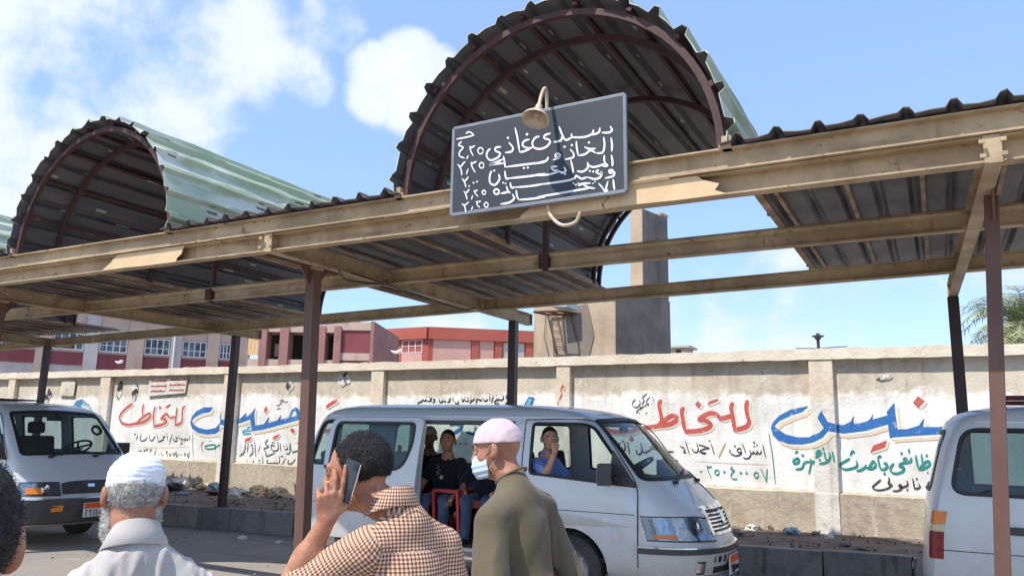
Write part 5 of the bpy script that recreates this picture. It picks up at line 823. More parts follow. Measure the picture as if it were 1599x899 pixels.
def plate(parent, x, y, z, chars, yw=.34, zh=.17, tilt=0.):
    M = Matrix.Translation((x, y, z)) @ Matrix.Rotation(tilt, 4, 'Z')
    mb = MB(); mb.box((-.012, -yw/2, -zh/2), (0, yw/2, zh/2), 0, M); p = obj('licence_plate', mb, M_plate, parent, world=False)
    mb = MB(); mb.box((0, -yw/2+.006, zh*.10), (.003, yw/2-.006, zh/2-.006), 0, M); q = obj('plate_band', mb, M_plate_o, p, world=False)
    s = zh*.45/10; adv = (yw-.04)/len(chars)
    for i, ch in enumerate(chars):
        y0 = -yw/2+.02+adv*i+adv*.15; mb = MB()
        for st in ARAB[ch]:
            pts = [M @ Vector((.004, y0+px*adv*.16, -zh/2+.012+py*s)) for px, py in st]
            for a, b in zip(pts, pts[1:]): mb.bar(a, b, .003, .012, up=(1, 0, 0))
        obj('plate_character', mb, M_ink, p, world=False, fix=False)
def wheel(parent, x, y, sgn):
    M = Matrix.Translation((x, y, .33)) @ Matrix.Rotation(PI/2*sgn, 4, 'X')
    mb = MB(); mb.lathe([(.2, -.085), (.30, -.095), (.325, -.075), (.33, 0), (.325, .075), (.30, .095), (.2, .085), (.2, -.085)], 40, 0, M); w = obj('wheel', mb, M_tyre, parent, world=False, smooth=40)
    mb = MB(); mb.lathe([(.0, .055), (.05, .06), (.07, .045), (.13, .03), (.18, .05), (.205, .08), (.212, .085), (.212, -.06), (.0, -.06)], 32, 0, M)
    for i in range(8): mb.tube([M @ Vector((.155*math.cos(i*PI/4), .155*math.sin(i*PI/4), .03)), M @ Vector((.155*math.cos(i*PI/4), .155*math.sin(i*PI/4), .048))], .018, 8)
    obj('rim', mb, M_rim, w, world=False, smooth=40)
FRONTWIN = rpoly([(.63, 1.235), (1.80, 1.155), (1.60, 1.40), (1.33, 1.725), (1.22, 1.765), (.63, 1.765)], [.05, .03, .3, .12, .08, .06])
MIDWIN = rpoly([(-.70, 1.225), (.40, 1.225), (.40, 1.765), (-.70, 1.765)], .07)
REARWIN = rpoly([(-2.37, 1.235), (-.86, 1.225), (-.86, 1.765), (-2.25, 1.765)], [.13, .08, .08, .13])
DOORHOLE = rpoly([(-.74, .44), (.42, .44), (.42, 1.775), (-.74, 1.775)], [.05, .05, .06, .06])
WSCREEN = rpoly([(-.755, 1.22), (0, 1.235), (.755, 1.22), (.655, 1.80), (0, 1.845), (-.655, 1.80)], [.05, .5, .05, .06, .5, .06])
REARSCREEN = rpoly([(-.66, 1.25), (.66, 1.25), (.60, 1.75), (-.60, 1.75)], .07)
def arch_cut(y0, y1):
    mb = MB()
    for x in (1.10, -1.52):
        M = Matrix.Translation((x, (y0+y1)/2, .34)) @ Matrix.Rotation(PI/2, 4, 'X'); r = .395; k = 36; h = abs(y1-y0)/2
        vs = [M @ Vector((r*math.cos(2*PI*i/k), r*math.sin(2*PI*i/k), s*h)) for s in (-1, 1) for i in range(k)]
        mb.add(vs, [tuple(range(k))[::-1], tuple(range(k, 2*k))]+[(i, (i+1) % k, k+(i+1) % k, k+i) for i in range(k)])
    return mb.mesh('arch')
def fin(me, mats, name, parent, sm=32):
    me.materials.clear(); me.name = name; return obj(name, me, mats, parent, world=False, smooth=sm)
def glaze(parent, polys, near, mat, name='window', trim=.022):
    for P in polys:
        c = side_cut([grow(P, .012)], near); g = boolean(shell(.010, .016), c, 'INTERSECT'); fr = fin(boolean(boolean(shell(-.006, .022), side_cut([grow(P, .004)], near), 'INTERSECT'), side_cut([grow(P, -trim)], near), 'DIFFERENCE'), M_rubber, name, parent)
        fin(g, mat, 'glass', fr)
def fcut(P, x=(.8, 3.2)):
    mb = MB(); mb.prism(P, x, 'x'); return mb.mesh('cut')
def slats(mb, y0, y1, zs, off, th): 
    for z in zs: patch(mb, y0, y1, z-.0065, z+.0065, off, th, 14, 1)
def make_van(name, label, x0, y0, style, near_open=False, tint=M_glass, group=None, body=M_white):
    t = thing(name, label, 'minibus', (x0, y0, 0), 0, group)
    nearw = [FRONTWIN, REARWIN]+([] if near_open else [MIDWIN]); farw = [FRONTWIN, MIDWIN, REARWIN]
    b = shell(0, .045)
    b = boolean(b, side_cut(nearw+([DOORHOLE] if near_open else []), True), 'DIFFERENCE'); b = boolean(b, side_cut(farw, False), 'DIFFERENCE')
    b = boolean(b, fcut(WSCREEN), 'DIFFERENCE'); b = boolean(b, fcut(REARSCREEN, (-3.2, -1.6)), 'DIFFERENCE')
    b = boolean(b, arch_cut(-1.2, -.45), 'DIFFERENCE'); b = boolean(b, arch_cut(.45, 1.2), 'DIFFERENCE')
    bd = fin(b, body, 'body', t)
    # windscreen, rear screen and side windows
    for P, xr, nm, gm in ((WSCREEN, (.8, 3.2), 'windscreen', M_ws), (REARSCREEN, (-3.2, -1.6), 'rear_window', tint)):
        fr = fin(boolean(boolean(shell(-.006, .022), fcut(grow(P, .006), xr), 'INTERSECT'), fcut(grow(P, -.028), xr), 'DIFFERENCE'), M_rubber, nm, t)
        fin(boolean(shell(.010, .016), fcut(grow(P, .012), xr), 'INTERSECT'), gm, 'glass', fr)
    glaze(t, [FRONTWIN] if style == 'shut' else [], True, tint); glaze(t, nearw[1:], True, tint); glaze(t, farw, False, tint)
    if style != 'shut':                                   # front door glass wound down: frame and quarter light only
        P = FRONTWIN; fin(boolean(boolean(shell(-.006, .022), side_cut([grow(P, .004)], True), 'INTERSECT'), side_cut([grow(P, -.022)], True), 'DIFFERENCE'), M_rubber, 'window_frame', t)
    # seams of doors and the roof gutter
    def side_line(pts, sgn, w=.011, o=.0012):
        mb = MB(); L = smooth_line(pts, 8)
        for a, c in zip(L, L[1:]):
            p = [Vector((q.x, sgn*(slv(q.y)[0]+o), q.y)) for q in (a, c)]; mb.bar(p[0], p[1], w, .004, up=(0, 1, 0))
        obj('panel_gap', mb, M_rubber, bd, world=False, fix=False)
    for s in (-1, 1):
        side_line([(.54, .42), (.54, 1.0), (.55, 1.79)], s); side_line([(.55, 1.79), (1.22, 1.80), (1.42, 1.71), (1.66, 1.40), (1.80, 1.18), (1.815, .95), (1.81, .42)], s)
        if not (near_open and s < 0): side_line([(-.82, .42), (-.82, 1.0), (-.80, 1.79)], s); side_line([(-.80, 1.795), (.5, 1.795)], s)
        side_line([(-2.5, .80), (-.9, .80)], s, .006); 
    side_line([(.56, .895), (1.2, .90), (1.78, .90)], -1, .006)
    mb = MB()
    for s in (-1, 1):
        for k in range(28):
            xa, xb = -2.15+k*.12, -2.15+(k+1)*.12; mb.bar((xa, s*(slv(1.815)[0]+.004), 1.815), (xb, s*(slv(1.815)[0]+.004), 1.815), .02, .014)
    obj('gutter', mb, body, bd, world=False)
    # wheels
    for x in (1.10, -1.52): wheel(t, x, -.735, 1); wheel(t, x, .735, -1)
    # cabin: floor, dash, seats, wheel
    mb = MB(); mb.box((-2.3, -.76, .42), (1.75, .76, .46)); obj('floor', mb, M_floor, t, world=False)
    mb = MB(); mb.prism([(1.50, .95), (1.45, 1.16), (1.55, 1.22), (1.90, 1.205), (1.95, .95)], (-.62, .62), 'y'); obj('dashboard', mb, M_plast, t, world=False, bevel=.03)
    def seat(x, ya, yb, mat, face=1, hr=True, z=.46):
        mb = MB(); mb.box((x-.22*1, ya, z+.22), (x+.26, yb, z+.40)); q = obj('seat', mb, mat, t, world=False, bevel=.04)
        M = Matrix.Translation((x-.24*face, 0, z+.36)) @ Matrix.Rotation(-.16*face, 4, 'Y'); mb = MB(); mb.box((-.06, ya, 0), (.06, yb, .58), 0, M); obj('seat_back', mb, mat, q, world=False, bevel=.04)
        if hr:
            n = max(1, round((yb-ya)/.55)); mb = MB()
            for i in range(n): c = ya+(yb-ya)*(i+.5)/n; mb.box((-.04, c-.13, .62), (.05, c+.13, .80), 0, M)
            obj('headrest', mb, mat, q, world=False, bevel=.035)
    if style != 'rear':
        seat(.62, -.68, -.12, M_seat, z=.52); seat(.62, .14, .70, M_seat, z=.52)
    for x in ((-1.95, -1.25) if near_open else (-1.95, -1.15, -.35)): seat(x, -.70, .70, M_seat, hr=not near_open)
    mb = MB(); c = Vector((1.38, .42, 1.30)); A = Vector((-.55, 0, .83)).normalized(); e1 = Vector((0, 1, 0)); e2 = A.cross(e1)
    ring = [c+(e1*math.cos(2*PI*i/28)+e2*math.sin(2*PI*i/28))*.19 for i in range(29)]; mb.tube(ring, .016, 8, cap=False)
    for a in (-.5, 2.6, 4.2): mb.tube([c, c+(e1*math.cos(a)+e2*math.sin(a))*.19], .016, 6)
    mb.tube([c, c-A*.35], .03, 8); obj('steering_wheel', mb, M_plast, t, world=False, smooth=50)
    mb = MB(); mb.cbox((1.36, .02, 1.72), (.03, .22, .07)); mb.tube([(1.37, .02, 1.74), (1.42, .02, 1.80)], .01, 6); obj('inside_mirror', mb, M_plast, t, world=False, bevel=.012)
    mb = MB(); mb.lathe([(.05, 0), (.085, .01), (.09, .025), (.07, .03), (.05, .02)], 18, 0, Matrix.Translation((1.50, .60, 1.55)) @ Matrix.Rotation(1.1, 4, 'Y')); obj('fan', mb, M_plast, t, world=False, smooth=40)
    # wipers
    for y, l in ((-.42, .55), (.22, .55)):
        mb = MB(); a = Vector((front_x(y, 1.20)+.02, y, 1.20)); q = Vector((front_x(y+l*.95, 1.31)+.02, y+l*.95 if y+l*.95 < .74 else .74, 1.31)); q.x = front_x(min(q.y, .74), 1.31)+.015
        mb.tube([a, a.lerp(q, .5)+Vector((.02, 0, .01)), q], [.012, .008, .005], 6); w = (q-a); mb.tube([a+w*.25+Vector((.012, 0, -.012)), a+w*.62+Vector((.03, 0, -.005)), q+Vector((.005, .0, -.005))], .007, 6); mb.cbox(a, (.05, .05, .03)); obj('wiper', mb, M_rubber, t, world=False)
    # door mirrors
    for s in (-1, 1):
        mb = MB(); mb.tube([(1.62, s*.80, 1.20), (1.60, s*.90, 1.25)], .02, 8); M = Matrix.Translation((1.54, s*1.0, 1.275)) @ Matrix.Rotation(-s*.30, 4, 'Z'); mb.box((-.065, -.135, -.10), (.065, .135, .10), 0, M)
        o = obj('door_mirror', mb, M_plast, t, world=False, bevel=.045)
        mb = MB(); mb.prism([(1.50, 1.178), (1.79, 1.162), (1.70, 1.30), (1.56, 1.50)], (s*.822-.016, s*.822+.016), 'y'); obj('mirror_base', mb, M_plast, t, world=False)
        mb = MB(); mb.box((-.069, -.11, -.075), (-.066, .11, .075), 0, M); obj('mirror_glass', mb, M_chrome, o, world=False)
        mb = MB(); mb.cbox((.66, s*(slv(1.06)[0]+.012), 1.05), (.17, .024, .05)); obj('handle', mb, M_plast, t, world=False, bevel=.01)
    return t, bd
def wrap(name, t, o1, o2, z0, z1, mat, x0=1.82, par=None):
    mb = MB(); mb.box((x0, -1.2, z0), (3.2, 1.2, z1)) if x0 > 0 else mb.box((-3.2, -1.2, z0), (x0, 1.2, z1))
    return fin(boolean(shell(o1, o2), mb.mesh('c'), 'INTERSECT'), mat, name, par or t, 40)
def headlights(t, z0, z1, yi, yo, new=True):
    for s in (-1, 1):
        top = lambda y: (z0+.0+.02*abs(y), z1-.16*max(0, (.50-abs(y)))**1.0*(1 if new else .3))
        mb = MB(); patch(mb, s*yi, s*yo, z0, z1, .004, .02, 16, 5, zt=top); h = obj('headlight', mb, M_refl, t, world=False)
        mb = MB(); patch(mb, s*yi, s*yo, z0, z1, .022, .012, 16, 5, zt=lambda y: (top(y)[0]+.008, top(y)[1]-.008)); obj('lens', mb, M_lens, h, world=False, smooth=60)
        ys = s*(yi+(yo-yi)*.45); mb = MB(); patch(mb, ys-.008*s, ys+.008*s, z0, z1, .016, .012, 1, 3, zt=top); patch(mb, s*yi, s*yo, z0, z1, .012, .01, 16, 1, zt=lambda y: (top(y)[0]-.012, top(y)[0]+.002)); patch(mb, s*yi, s*yo, z0, z1, .012, .01, 16, 1, zt=lambda y: (top(y)[1]-.002, top(y)[1]+.01)); obj('trim', mb, M_rubber if not new else M_plast, h, world=False)
        mb = MB(); ya, yb = (.64, .80) if not new else (.735, .822)
        patch(mb, s*ya, s*yb, z0+.03, z1-.06 if not new else z0+.065, .028, .02, 6, 2); obj('indicator', mb, M_amber, h, world=False)
        c = Vector((front_x(yi+.17, (z0+z1)/2, .0), s*(yi+.17), (z0+z1)/2)); mb = MB(); mb.lathe([(.0, .018), (.035, .02), (.06, .012), (.075, -.005)], 20, 0, Matrix.Translation(c) @ Matrix.Rotation(PI/2, 4, 'Y') @ Matrix.Rotation(.3*s, 4, 'X')); obj('bulb_reflector', mb, M_chrome, h, world=False, smooth=60)
# --- middle van: door slid open
GV = 'white minibuses queued under the canopy'
vc, vcb = make_van('minibus', 'silvery white minibus with its side door slid open and passengers inside, chrome grille', -4.42, 8.27, 'open', True, M_glass, GV, M_silver)
headlights(vc, .665, .885, .36, .838)
mb = MB(); patch(mb, -.34, .34, .735, .965, .006, .02, 16, 5); gr = obj('grille', mb, M_ink, vc, world=False)
mb = MB(); slats(mb, -.33, .33, (.768, .803, .838, .873, .908), .018, .014); obj('grille_bar', mb, M_chrome, gr, world=False, smooth=40)
mb = MB(); patch(mb, -.37, .37, .945, .985, .028, .03, 16, 2); patch(mb, -.37, .37, .715, .74, .022, .026, 16, 2)
for s in (-1, 1): patch(mb, s*.335, s*.37, .73, .955, .024, .028, 2, 4)
obj('grille_surround', mb, M_chrome, gr, world=False, smooth=40)
mb = MB(); patch(mb, -.055, .055, .80, .93, .034, .02, 4, 3, zt=lambda y: (.80+.6*abs(y), .93)); obj('emblem', mb, M_chrome, gr, world=False, smooth=40)
wrap('bumper_strip', vc, -.022, .004, .555, .605, M_plast)
wrap('bumper_chrome', vc, -.026, .004, .607, .618, M_chrome)
wrap('bumper', vc, -.013, .004, .32, .552, M_silver)
mb = MB(); patch(mb, -.42, .42, .47, .525, .018, .02, 20, 1); patch(mb, -.42, .42, .37, .43, .018, .02, 20, 1); obj('air_intake', mb, M_ink, vc, world=False)
mb = MB()
for i in range(9): patch(mb, -.4+.1*i, -.375+.1*i, .47, .525, .022, .01, 1, 1)
obj('intake_rib', mb, M_silver, vc, world=False)
for s in (-1, 1):
    mb = MB(); patch(mb, s*.53, s*.68, .37, .49, .02, .02, 4, 2); f = obj('fog_lamp', mb, M_plast, vc, world=False); mb = MB(); patch(mb, s*.55, s*.64, .39, .475, .028, .02, 4, 2); obj('lens', mb, M_refl, f, world=False)
plate(vc, front_x(0, .43)+.05, .0, .425, '985n', .36, .18)
# hood creases, stripe decal and its fine lines
mb = MB()
for s in (-1, 1):
    for k in range(9):
        a, b = Vector((0, s*(.40-.02*k), 1.0+.022*k)), Vector((0, s*(.40-.02*(k+1)), 1.0+.022*(k+1))); a.x, b.x = front_x(a.y, a.z, .001), front_x(b.y, b.z, .001); mb.bar(a, b, .03, .008)
obj('bonnet_crease', mb, M_silver, vc, world=False, smooth=60)
mb = MB()
for k in range(7):
    za = .885-.020*k; xa, xb = .58+.02*k, 1.18+.09*k; zb = .86-.012*k
    n = 12
    for i in range(n):
        u0, u1 = i/n, (i+1)/n; p = []
        for u in (u0, u1): x = xa+(xb-xa)*u; z = za+(zb-za)*u**2; hh = (.0026+.0016*k)*(1-u*.6); p += [(x, -(slv(z)[0]+.0022), z-hh), (x, -(slv(z)[0]+.0022), z+hh)]
        mb.add(p, [(0, 2, 3, 1)])
obj('stripe_decal', mb, M_stripe, vcb, world=False, fix=False)
# the open sliding door, standing off the side behind its opening
dp = rpoly([(-2.06, .43), (-.80, .43), (-.735, 1.0), (-.70, 1.76), (-.74, 1.79), (-2.02, 1.79), (-2.06, 1.5)], [.06, .06, .3, .06, .06, .12, .2])
dwin = rpoly([(-1.99, 1.205), (-.92, 1.205), (-.80, 1.5), (-.80, 1.745), (-1.95, 1.745)], [.08, .22, .25, .07, .1])
d = boolean(shell(-.085, -.045), side_cut([dp], True), 'INTERSECT'); d = boolean(d, side_cut([dwin], True), 'DIFFERENCE'); dr_ = fin(d, M_silver, 'sliding_door', vc)
fr = fin(boolean(boolean(shell(-.092, -.055), side_cut([grow(dwin, .004)], True), 'INTERSECT'), side_cut([grow(dwin, -.03)], True), 'DIFFERENCE'), M_rubber, 'door_window', dr_)
fin(boolean(shell(-.072, -.066), side_cut([grow(dwin, .008)], True), 'INTERSECT'), M_glassd, 'glass', fr)
mb = MB(); mb.cbox((-.90, -(slv(1.0)[0]+.10), 1.0), (.16, .03, .055)); obj('handle', mb, M_plast, dr_, world=False, bevel=.012)
mb = MB(); mb.cbox((-1.0, -(slv(1.4)[0]+.055), 1.44), (.05, .02, .10)); obj('latch', mb, M_plast, dr_, world=False, bevel=.008)
# curtains drawn behind the rear side window, step, doorway trim, red framed jump seat
for xa, xb in ((-2.16, -2.02), (-1.62, -1.38), (-1.02, -.9)):
    mb = MB(); n = 24; vs = []
    for i in range(n+1): x = xa+(xb-xa)*i/n; vs += [(x, -.70+.018*math.sin(i*1.3), 1.22), (x, -.66+.018*math.sin(i*1.3+.3), 1.77)]
    mb.add(vs, [(2*i, 2*i+2, 2*i+3, 2*i+1) for i in range(n)]); obj('curtain', mb, M_curt, vc, world=False, smooth=80)
mb = MB(); mb.box((-.74, -.86, .30), (.42, -.60, .40)); mb.box((-.72, -.80, .40), (.40, -.62, .44)); obj('step', mb, M_sill, vc, world=False, bevel=.01)
mb = MB(); mb.box((-.74, -.875, .33), (.42, -.862, .36)); obj('step_trim', mb, M_chrome, vc, world=False)
mb = MB(); mb.box((-.74, -.762, 1.735), (.42, -.735, 1.772)); obj('door_track', mb, M_plast, vc, world=False)
mb = MB()
for a, b in [((-.62, -.66, .47), (-.66, -.66, 1.0)), ((-.30, -.66, .47), (-.34, -.66, 1.0)), ((-.66, -.66, 1.0), (-.34, -.66, 1.0)), ((-.62, -.66, .5), (-.30, -.66, .5)), ((-.62, -.3, .47), (-.66, -.3, 1.0)), ((-.30, -.3, .47), (-.34, -.3, 1.0)), ((-.34, -.66, 1.0), (-.34, -.3, 1.0))]: mb.bar(a, b, .035, .035, up=(0, 1, .1))
obj('jump_seat_frame', mb, M_redframe, vc, world=False, bevel=.005)
mb = MB(); mb.box((-.33, -.64, .5), (-.27, -.05, 1.0)); mb.box((-.27, -.62, .82), (.34, -.02, .92)); obj('jump_seat', mb, M_seatr, vc, world=False, bevel=.02)
mb = MB(); mb.box((.36, -.60, .50), (.40, .70, 1.12)); obj('bulkhead', mb, M_inner, vc, world=False)
# --- left van: older, dark bumper
BOW = .45
vl, vlb = make_van('minibus', 'older white minibus with dark grille and bumper, facing the camera at left', -12.87, 7.12, 'shut', False, M_glass, GV, M_white)
headlights(vl, .70, .87, .42, .838, False)
mb = MB(); patch(mb, -.40, .40, .715, .885, .008, .02, 16, 4, zt=lambda y: (.715, .885-.03*(abs(y)/.4)**4)); gr = obj('grille', mb, M_bumpd, vl, world=False)
mb = MB(); slats(mb, -.37, .37, (.74, .765, .79, .815, .84), .014, .01); obj('grille_bar', mb, M_plast, gr, world=False)
mb = MB(); patch(mb, -.05, .05, .80, .84, .02, .014, 4, 2); obj('emblem', mb, M_chrome, gr, world=False)
wrap('bumper', vl, -.03, .004, .335, .655, M_bumpd, 1.70)
wrap('bumper_chrome', vl, -.033, .004, .657, .668, M_chrome)
for s in (-1, 1): mb = MB(); patch(mb, s*.42, s*.56, .50, .58, .036, .02, 4, 2); obj('indicator', mb, M_amber, vl, world=False)
plate(vl, front_x(0, .5)+.05, .04, .50, '2961bnd', .38, .19, .0)
mb = MB()
for y in (-.45, .45): mb.tube([(-1.2, y, 1.95), (-1.2, y, 2.0), (.2, y, 2.0), (.2, y, 1.95)], .012, 6)
for x in (-1.2, -.5, .2): mb.tube([(x, -.45, 2.0), (x, .45, 2.0)], .012, 6)
obj('roof_rack', mb, M_rubber, vl, world=False)
BOW = 1.
# --- right van: only its tail is in the picture
vr, vrb = make_van('minibus', 'white minibus at right showing its tail lamp, with a dark red roof rack', 2.40, 8.27, 'shut', False, M_glassd, GV, M_white)
for s in (-1, 1):
    for nm, z0, z1, m in (('indicator', 1.00, 1.10, M_amber), ('reverse_lamp', .945, .995, M_clr), ('tail_lamp', .73, .94, M_redl)):
        mb = MB(); patch(mb, s*.80, s*.852, z0, z1, .012, .02, 8, 3, rear_x); obj(nm, mb, m, vr, world=False, smooth=60, bevel=.004)
wrap('bumper', vr, -.05, .004, .32, .56, M_bumpd, -2.3)
mb = MB()
for y in (-.50, .50):
    mb.tube([(-2.0, y, 1.93), (-1.9, y, 2.02), (.5, y, 2.02), (.6, y, 1.93)], .022, 6); mb.tube([(-1.95, y, 1.975), (.55, y, 1.975)], .016, 6)
for i in range(7): mb.tube([(-1.9+.4*i, -.5, 2.02), (-1.9+.4*i, .5, 2.02)], .016, 6)
obj('roof_rack', mb, pm('dark red rack paint', lin(98, 40, 48), .6, c2=lin(70, 30, 36), sc=8), vr, world=False)
mb = MB(); mb.cbox((-1.86, -(slv(1.0)[0]+.012), .98), (.26, .03, .06)); obj('door_handle', mb, M_plast, vr, world=False, bevel=.012)
# ------------------------------------------------------------------ people
def skin(name, c, c2): 
    t = NT(name); p = t.tc('Object'); k = t.mix(t.ramp(t.noise(p, 13, 7, .65), .38, .64), c, c2); k = t.mix(t.ramp(t.noise(p, 5, 3), .5, .75, (0, .5)), k, (c2[0]*1.05, c2[1]*.78, c2[2]*.72)); k = t.mix(t.ramp(t.noise(p, 110, 4), .52, .75, (0, .45)), k, tuple(x*.7 for x in c2))
    t.col(k); t.rough(.55); t.b.inputs['Subsurface Weight'].default_value = .08; t.b.inputs['Subsurface Radius'].default_value = (.012, .005, .003); t.bump(t.math('ADD', t.noise(p, 190, 4), t.noise(t.mapping(p, (30, 30, 70)), 1., 4)), .35, .003); return t.m
SK_tan = skin('tanned skin', lin(184, 130, 102), lin(160, 108, 84)); SK_mid = skin('light brown skin', lin(188, 134, 104), lin(164, 108, 82)); SK_light = skin('fair brown skin', lin(214, 166, 136), lin(196, 142, 112)); SK_dark = skin('brown skin', lin(156, 104, 78), lin(134, 86, 64))
def hairmat(name, c, c2, sc=70):
    t = NT(name); p = t.tc('Object'); n = t.noise(p, sc, 5, .7, .8); t.col(t.mix(t.ramp(n, .4, .62), c, c2)); t.rough(.55); t.bump(n, 1., .012); return t.m
H_black = hairmat('black curly hair', lin(16, 14, 15), lin(44, 38, 37), 75); H_grey = hairmat('cropped grey hair', lin(150, 144, 136), lin(206, 202, 196), 60); H_white = hairmat('white beard', lin(214, 210, 204), lin(240, 238, 234), 70)
def cloth(name, c, c2, sc=60, weave=True, rough=.9):
    t = NT(name); p = t.tc('Object'); k = t.mix(t.ramp(t.noise(p, 5, 6), .35, .7), c, c2); t.col(k); t.rough(rough); t.b.inputs['Sheen Weight'].default_value = .15; t.b.inputs['Specular IOR Level'].default_value = .2
    w = t.noise(p, 420, 2); t.bump(t.math('ADD', w, t.math('MULTIPLY', t.noise(p, 18, 5, .6), 1.2)), .28, .006); return t.m
def plaidmat():
    t = NT('brown gingham cloth'); u = t.sep(t.tc('UV')); per = .0122
    def band(x, w0, w1):
        f = t.math('ABSOLUTE', t.math('SUBTRACT', t.math('FRACT', t.math('DIVIDE', x, per)), .5)); return t.ramp(f, w0, w1, (1, 0))
    a, b = band(u[0], .20, .28), band(u[1], .20, .28); base = lin(228, 200, 174); mid = lin(176, 132, 108); dk = lin(106, 72, 60)
    s = t.math('ADD', a, b); k = t.mix(t.ramp(s, .0, 1.), base, mid); k = t.mix(t.ramp(s, 1.0, 2.), k, dk); t.col(k); t.rough(.9); t.b.inputs['Specular IOR Level'].default_value = .2
    p = t.tc('Object'); t.bump(t.math('ADD', t.noise(p, 400, 2), t.math('MULTIPLY', t.noise(p, 16, 5), 1.4)), .3, .006); return t.m
def rotz(v, a): c, s = math.cos(a), math.sin(a); return np.array([v[0]*c-v[1]*s, v[0]*s+v[1]*c, v[2]])
class Pose:
    """head local frame -> body frame"""
    def __init__(s, c, yaw=0., pitch=0., roll=0., sc=1.):
        s.c = np.array(c, float); s.M = np.array((Matrix.Rotation(yaw, 3, 'Z') @ Matrix.Rotation(pitch, 3, 'Y') @ Matrix.Rotation(roll, 3, 'X'))); s.sc = sc
    def p(s, v): return s.c+s.M @ (np.array(v, float)*s.sc)
    def loc(s, x, y, z):
        q = [x-s.c[0], y-s.c[1], z-s.c[2]]; return [(s.M[0][i]*q[0]+s.M[1][i]*q[1]+s.M[2][i]*q[2])/s.sc for i in range(3)]
def head(F, P, k=.012, nose=1., ears=True, jaw=1.):
    E = lambda c, r, kk=k, sub=False: F.ell(P.p(c), [a*P.sc for a in r], kk, P.M, sub)
    C = lambda a, b, ra, rb=None, kk=k: F.cap(P.p(a), P.p(b), ra*P.sc, (rb or ra)*P.sc, kk)
    E((-.014, 0, .024), (.097, .077, .092)); E((.022, 0, -.03), (.066, .061, .085), .03); E((.040, 0, -.082), (.044*jaw, .043, .034), .03)
    for s in (-1, 1):
        E((.052, s*.044, -.032), (.028, .022, .024), .02); E((.084, s*.033, .004), (.013, .017, .010), .012, True)
        E((.082, s*.033, .002), (.0125, .0125, .0115), .003)
        if ears: E((-.012, s*.084, -.008), (.017, .013, .033), .006); E((.0, s*.094, -.004), (.010, .007, .018), .006, True); C((-.006, s*.078, -.036), (.002, s*.074, -.03), .009, .008, .006)
    C((.082, -.034, .021), (.082, .034, .021), .010, kk=.012)
    C((.088, 0, .012), (.108*nose, 0, -.026), .0085, .0125, .01); E((.100, .011, -.030), (.010, .009, .008), .006); E((.100, -.011, -.030), (.010, .009, .008), .006)
    E((.086, 0, -.058), (.013, .024, .0065), .006); E((.084, 0, -.069), (.013, .021, .0075), .006); E((.098, 0, -.0635), (.010, .026, .0018), .003, True)
    return F
def skull_d(P, x, y, z):
    X, Y, Z = P.loc(x, y, z); c = (-.014, 0, .024); r = (.097, .077, .092)
    k0 = np.sqrt(((X-c[0])/r[0])**2+((Y-c[1])/r[1])**2+((Z-c[2])/r[2])**2); k1 = np.sqrt(((X-c[0])/r[0]**2)**2+((Y-c[1])/r[1]**2)**2+((Z-c[2])/r[2]**2)**2)
    return k0*(k0-1)/np.maximum(k1, 1e-6)*P.sc, X, Y, Z
def headshell(P, name, thick, region, h=.004, noise=0., nsc=60):
    F = Field(P.c-.17*P.sc, P.c+.17*P.sc, h)
    def fn(f, x, y, z):
        d, X, Y, Z = skull_d(P, x, y, z); d = d-thick*P.sc
        if noise: d = d-noise*fnoise(x*nsc, y*nsc, z*nsc, 11)
        rg = region(X, Y, Z)
        if noise > 0: rg = rg+.0045*fnoise(x*150, y*150, z*150, 7)+.004*fnoise(x*55, y*55, z*55, 8)
        return np.maximum(d, rg)
    F.all(fn); return F.mesh(name)
def eyes(P, parent):
    for s in (-1, 1):
        mb = MB(); c = Vector(P.p((.0815, s*.033, .003))); M = Matrix.Translation(c) @ Matrix(P.M.tolist()).to_4x4() @ Matrix.Rotation(PI/2, 4, 'Y'); mb.lathe([(0, .0125), (.004, .012), (.0075, .0095), (.011, .004), (.0118, -.002)], 14, 0, M); e = obj('eye', mb, M_eye, parent, world=False, smooth=60)
        mb = MB(); mb.lathe([(0, .0129), (.0035, .0126), (.0056, .0118)], 12, 0, M); obj('iris', mb, M_iris, e, world=False, smooth=60)
        mb = MB(); mb.tube([P.p((.094-.012*abs(q-.5), s*(.016+.036*q), .022+.006*math.sin(q*3))) for q in (0, .25, .5, .75, 1)], [.003, .0045, .0045, .004, .002], 6); obj('eyebrow', mb, H_black, parent, world=False)
M_eye = pm('eye white', lin(188, 178, 168), .3); M_iris = pm('dark iris', lin(40, 26, 20), .15)
def flesh(F, name, mat, parent): 
    return obj(name, F.mesh(name), mat, parent, world=False)
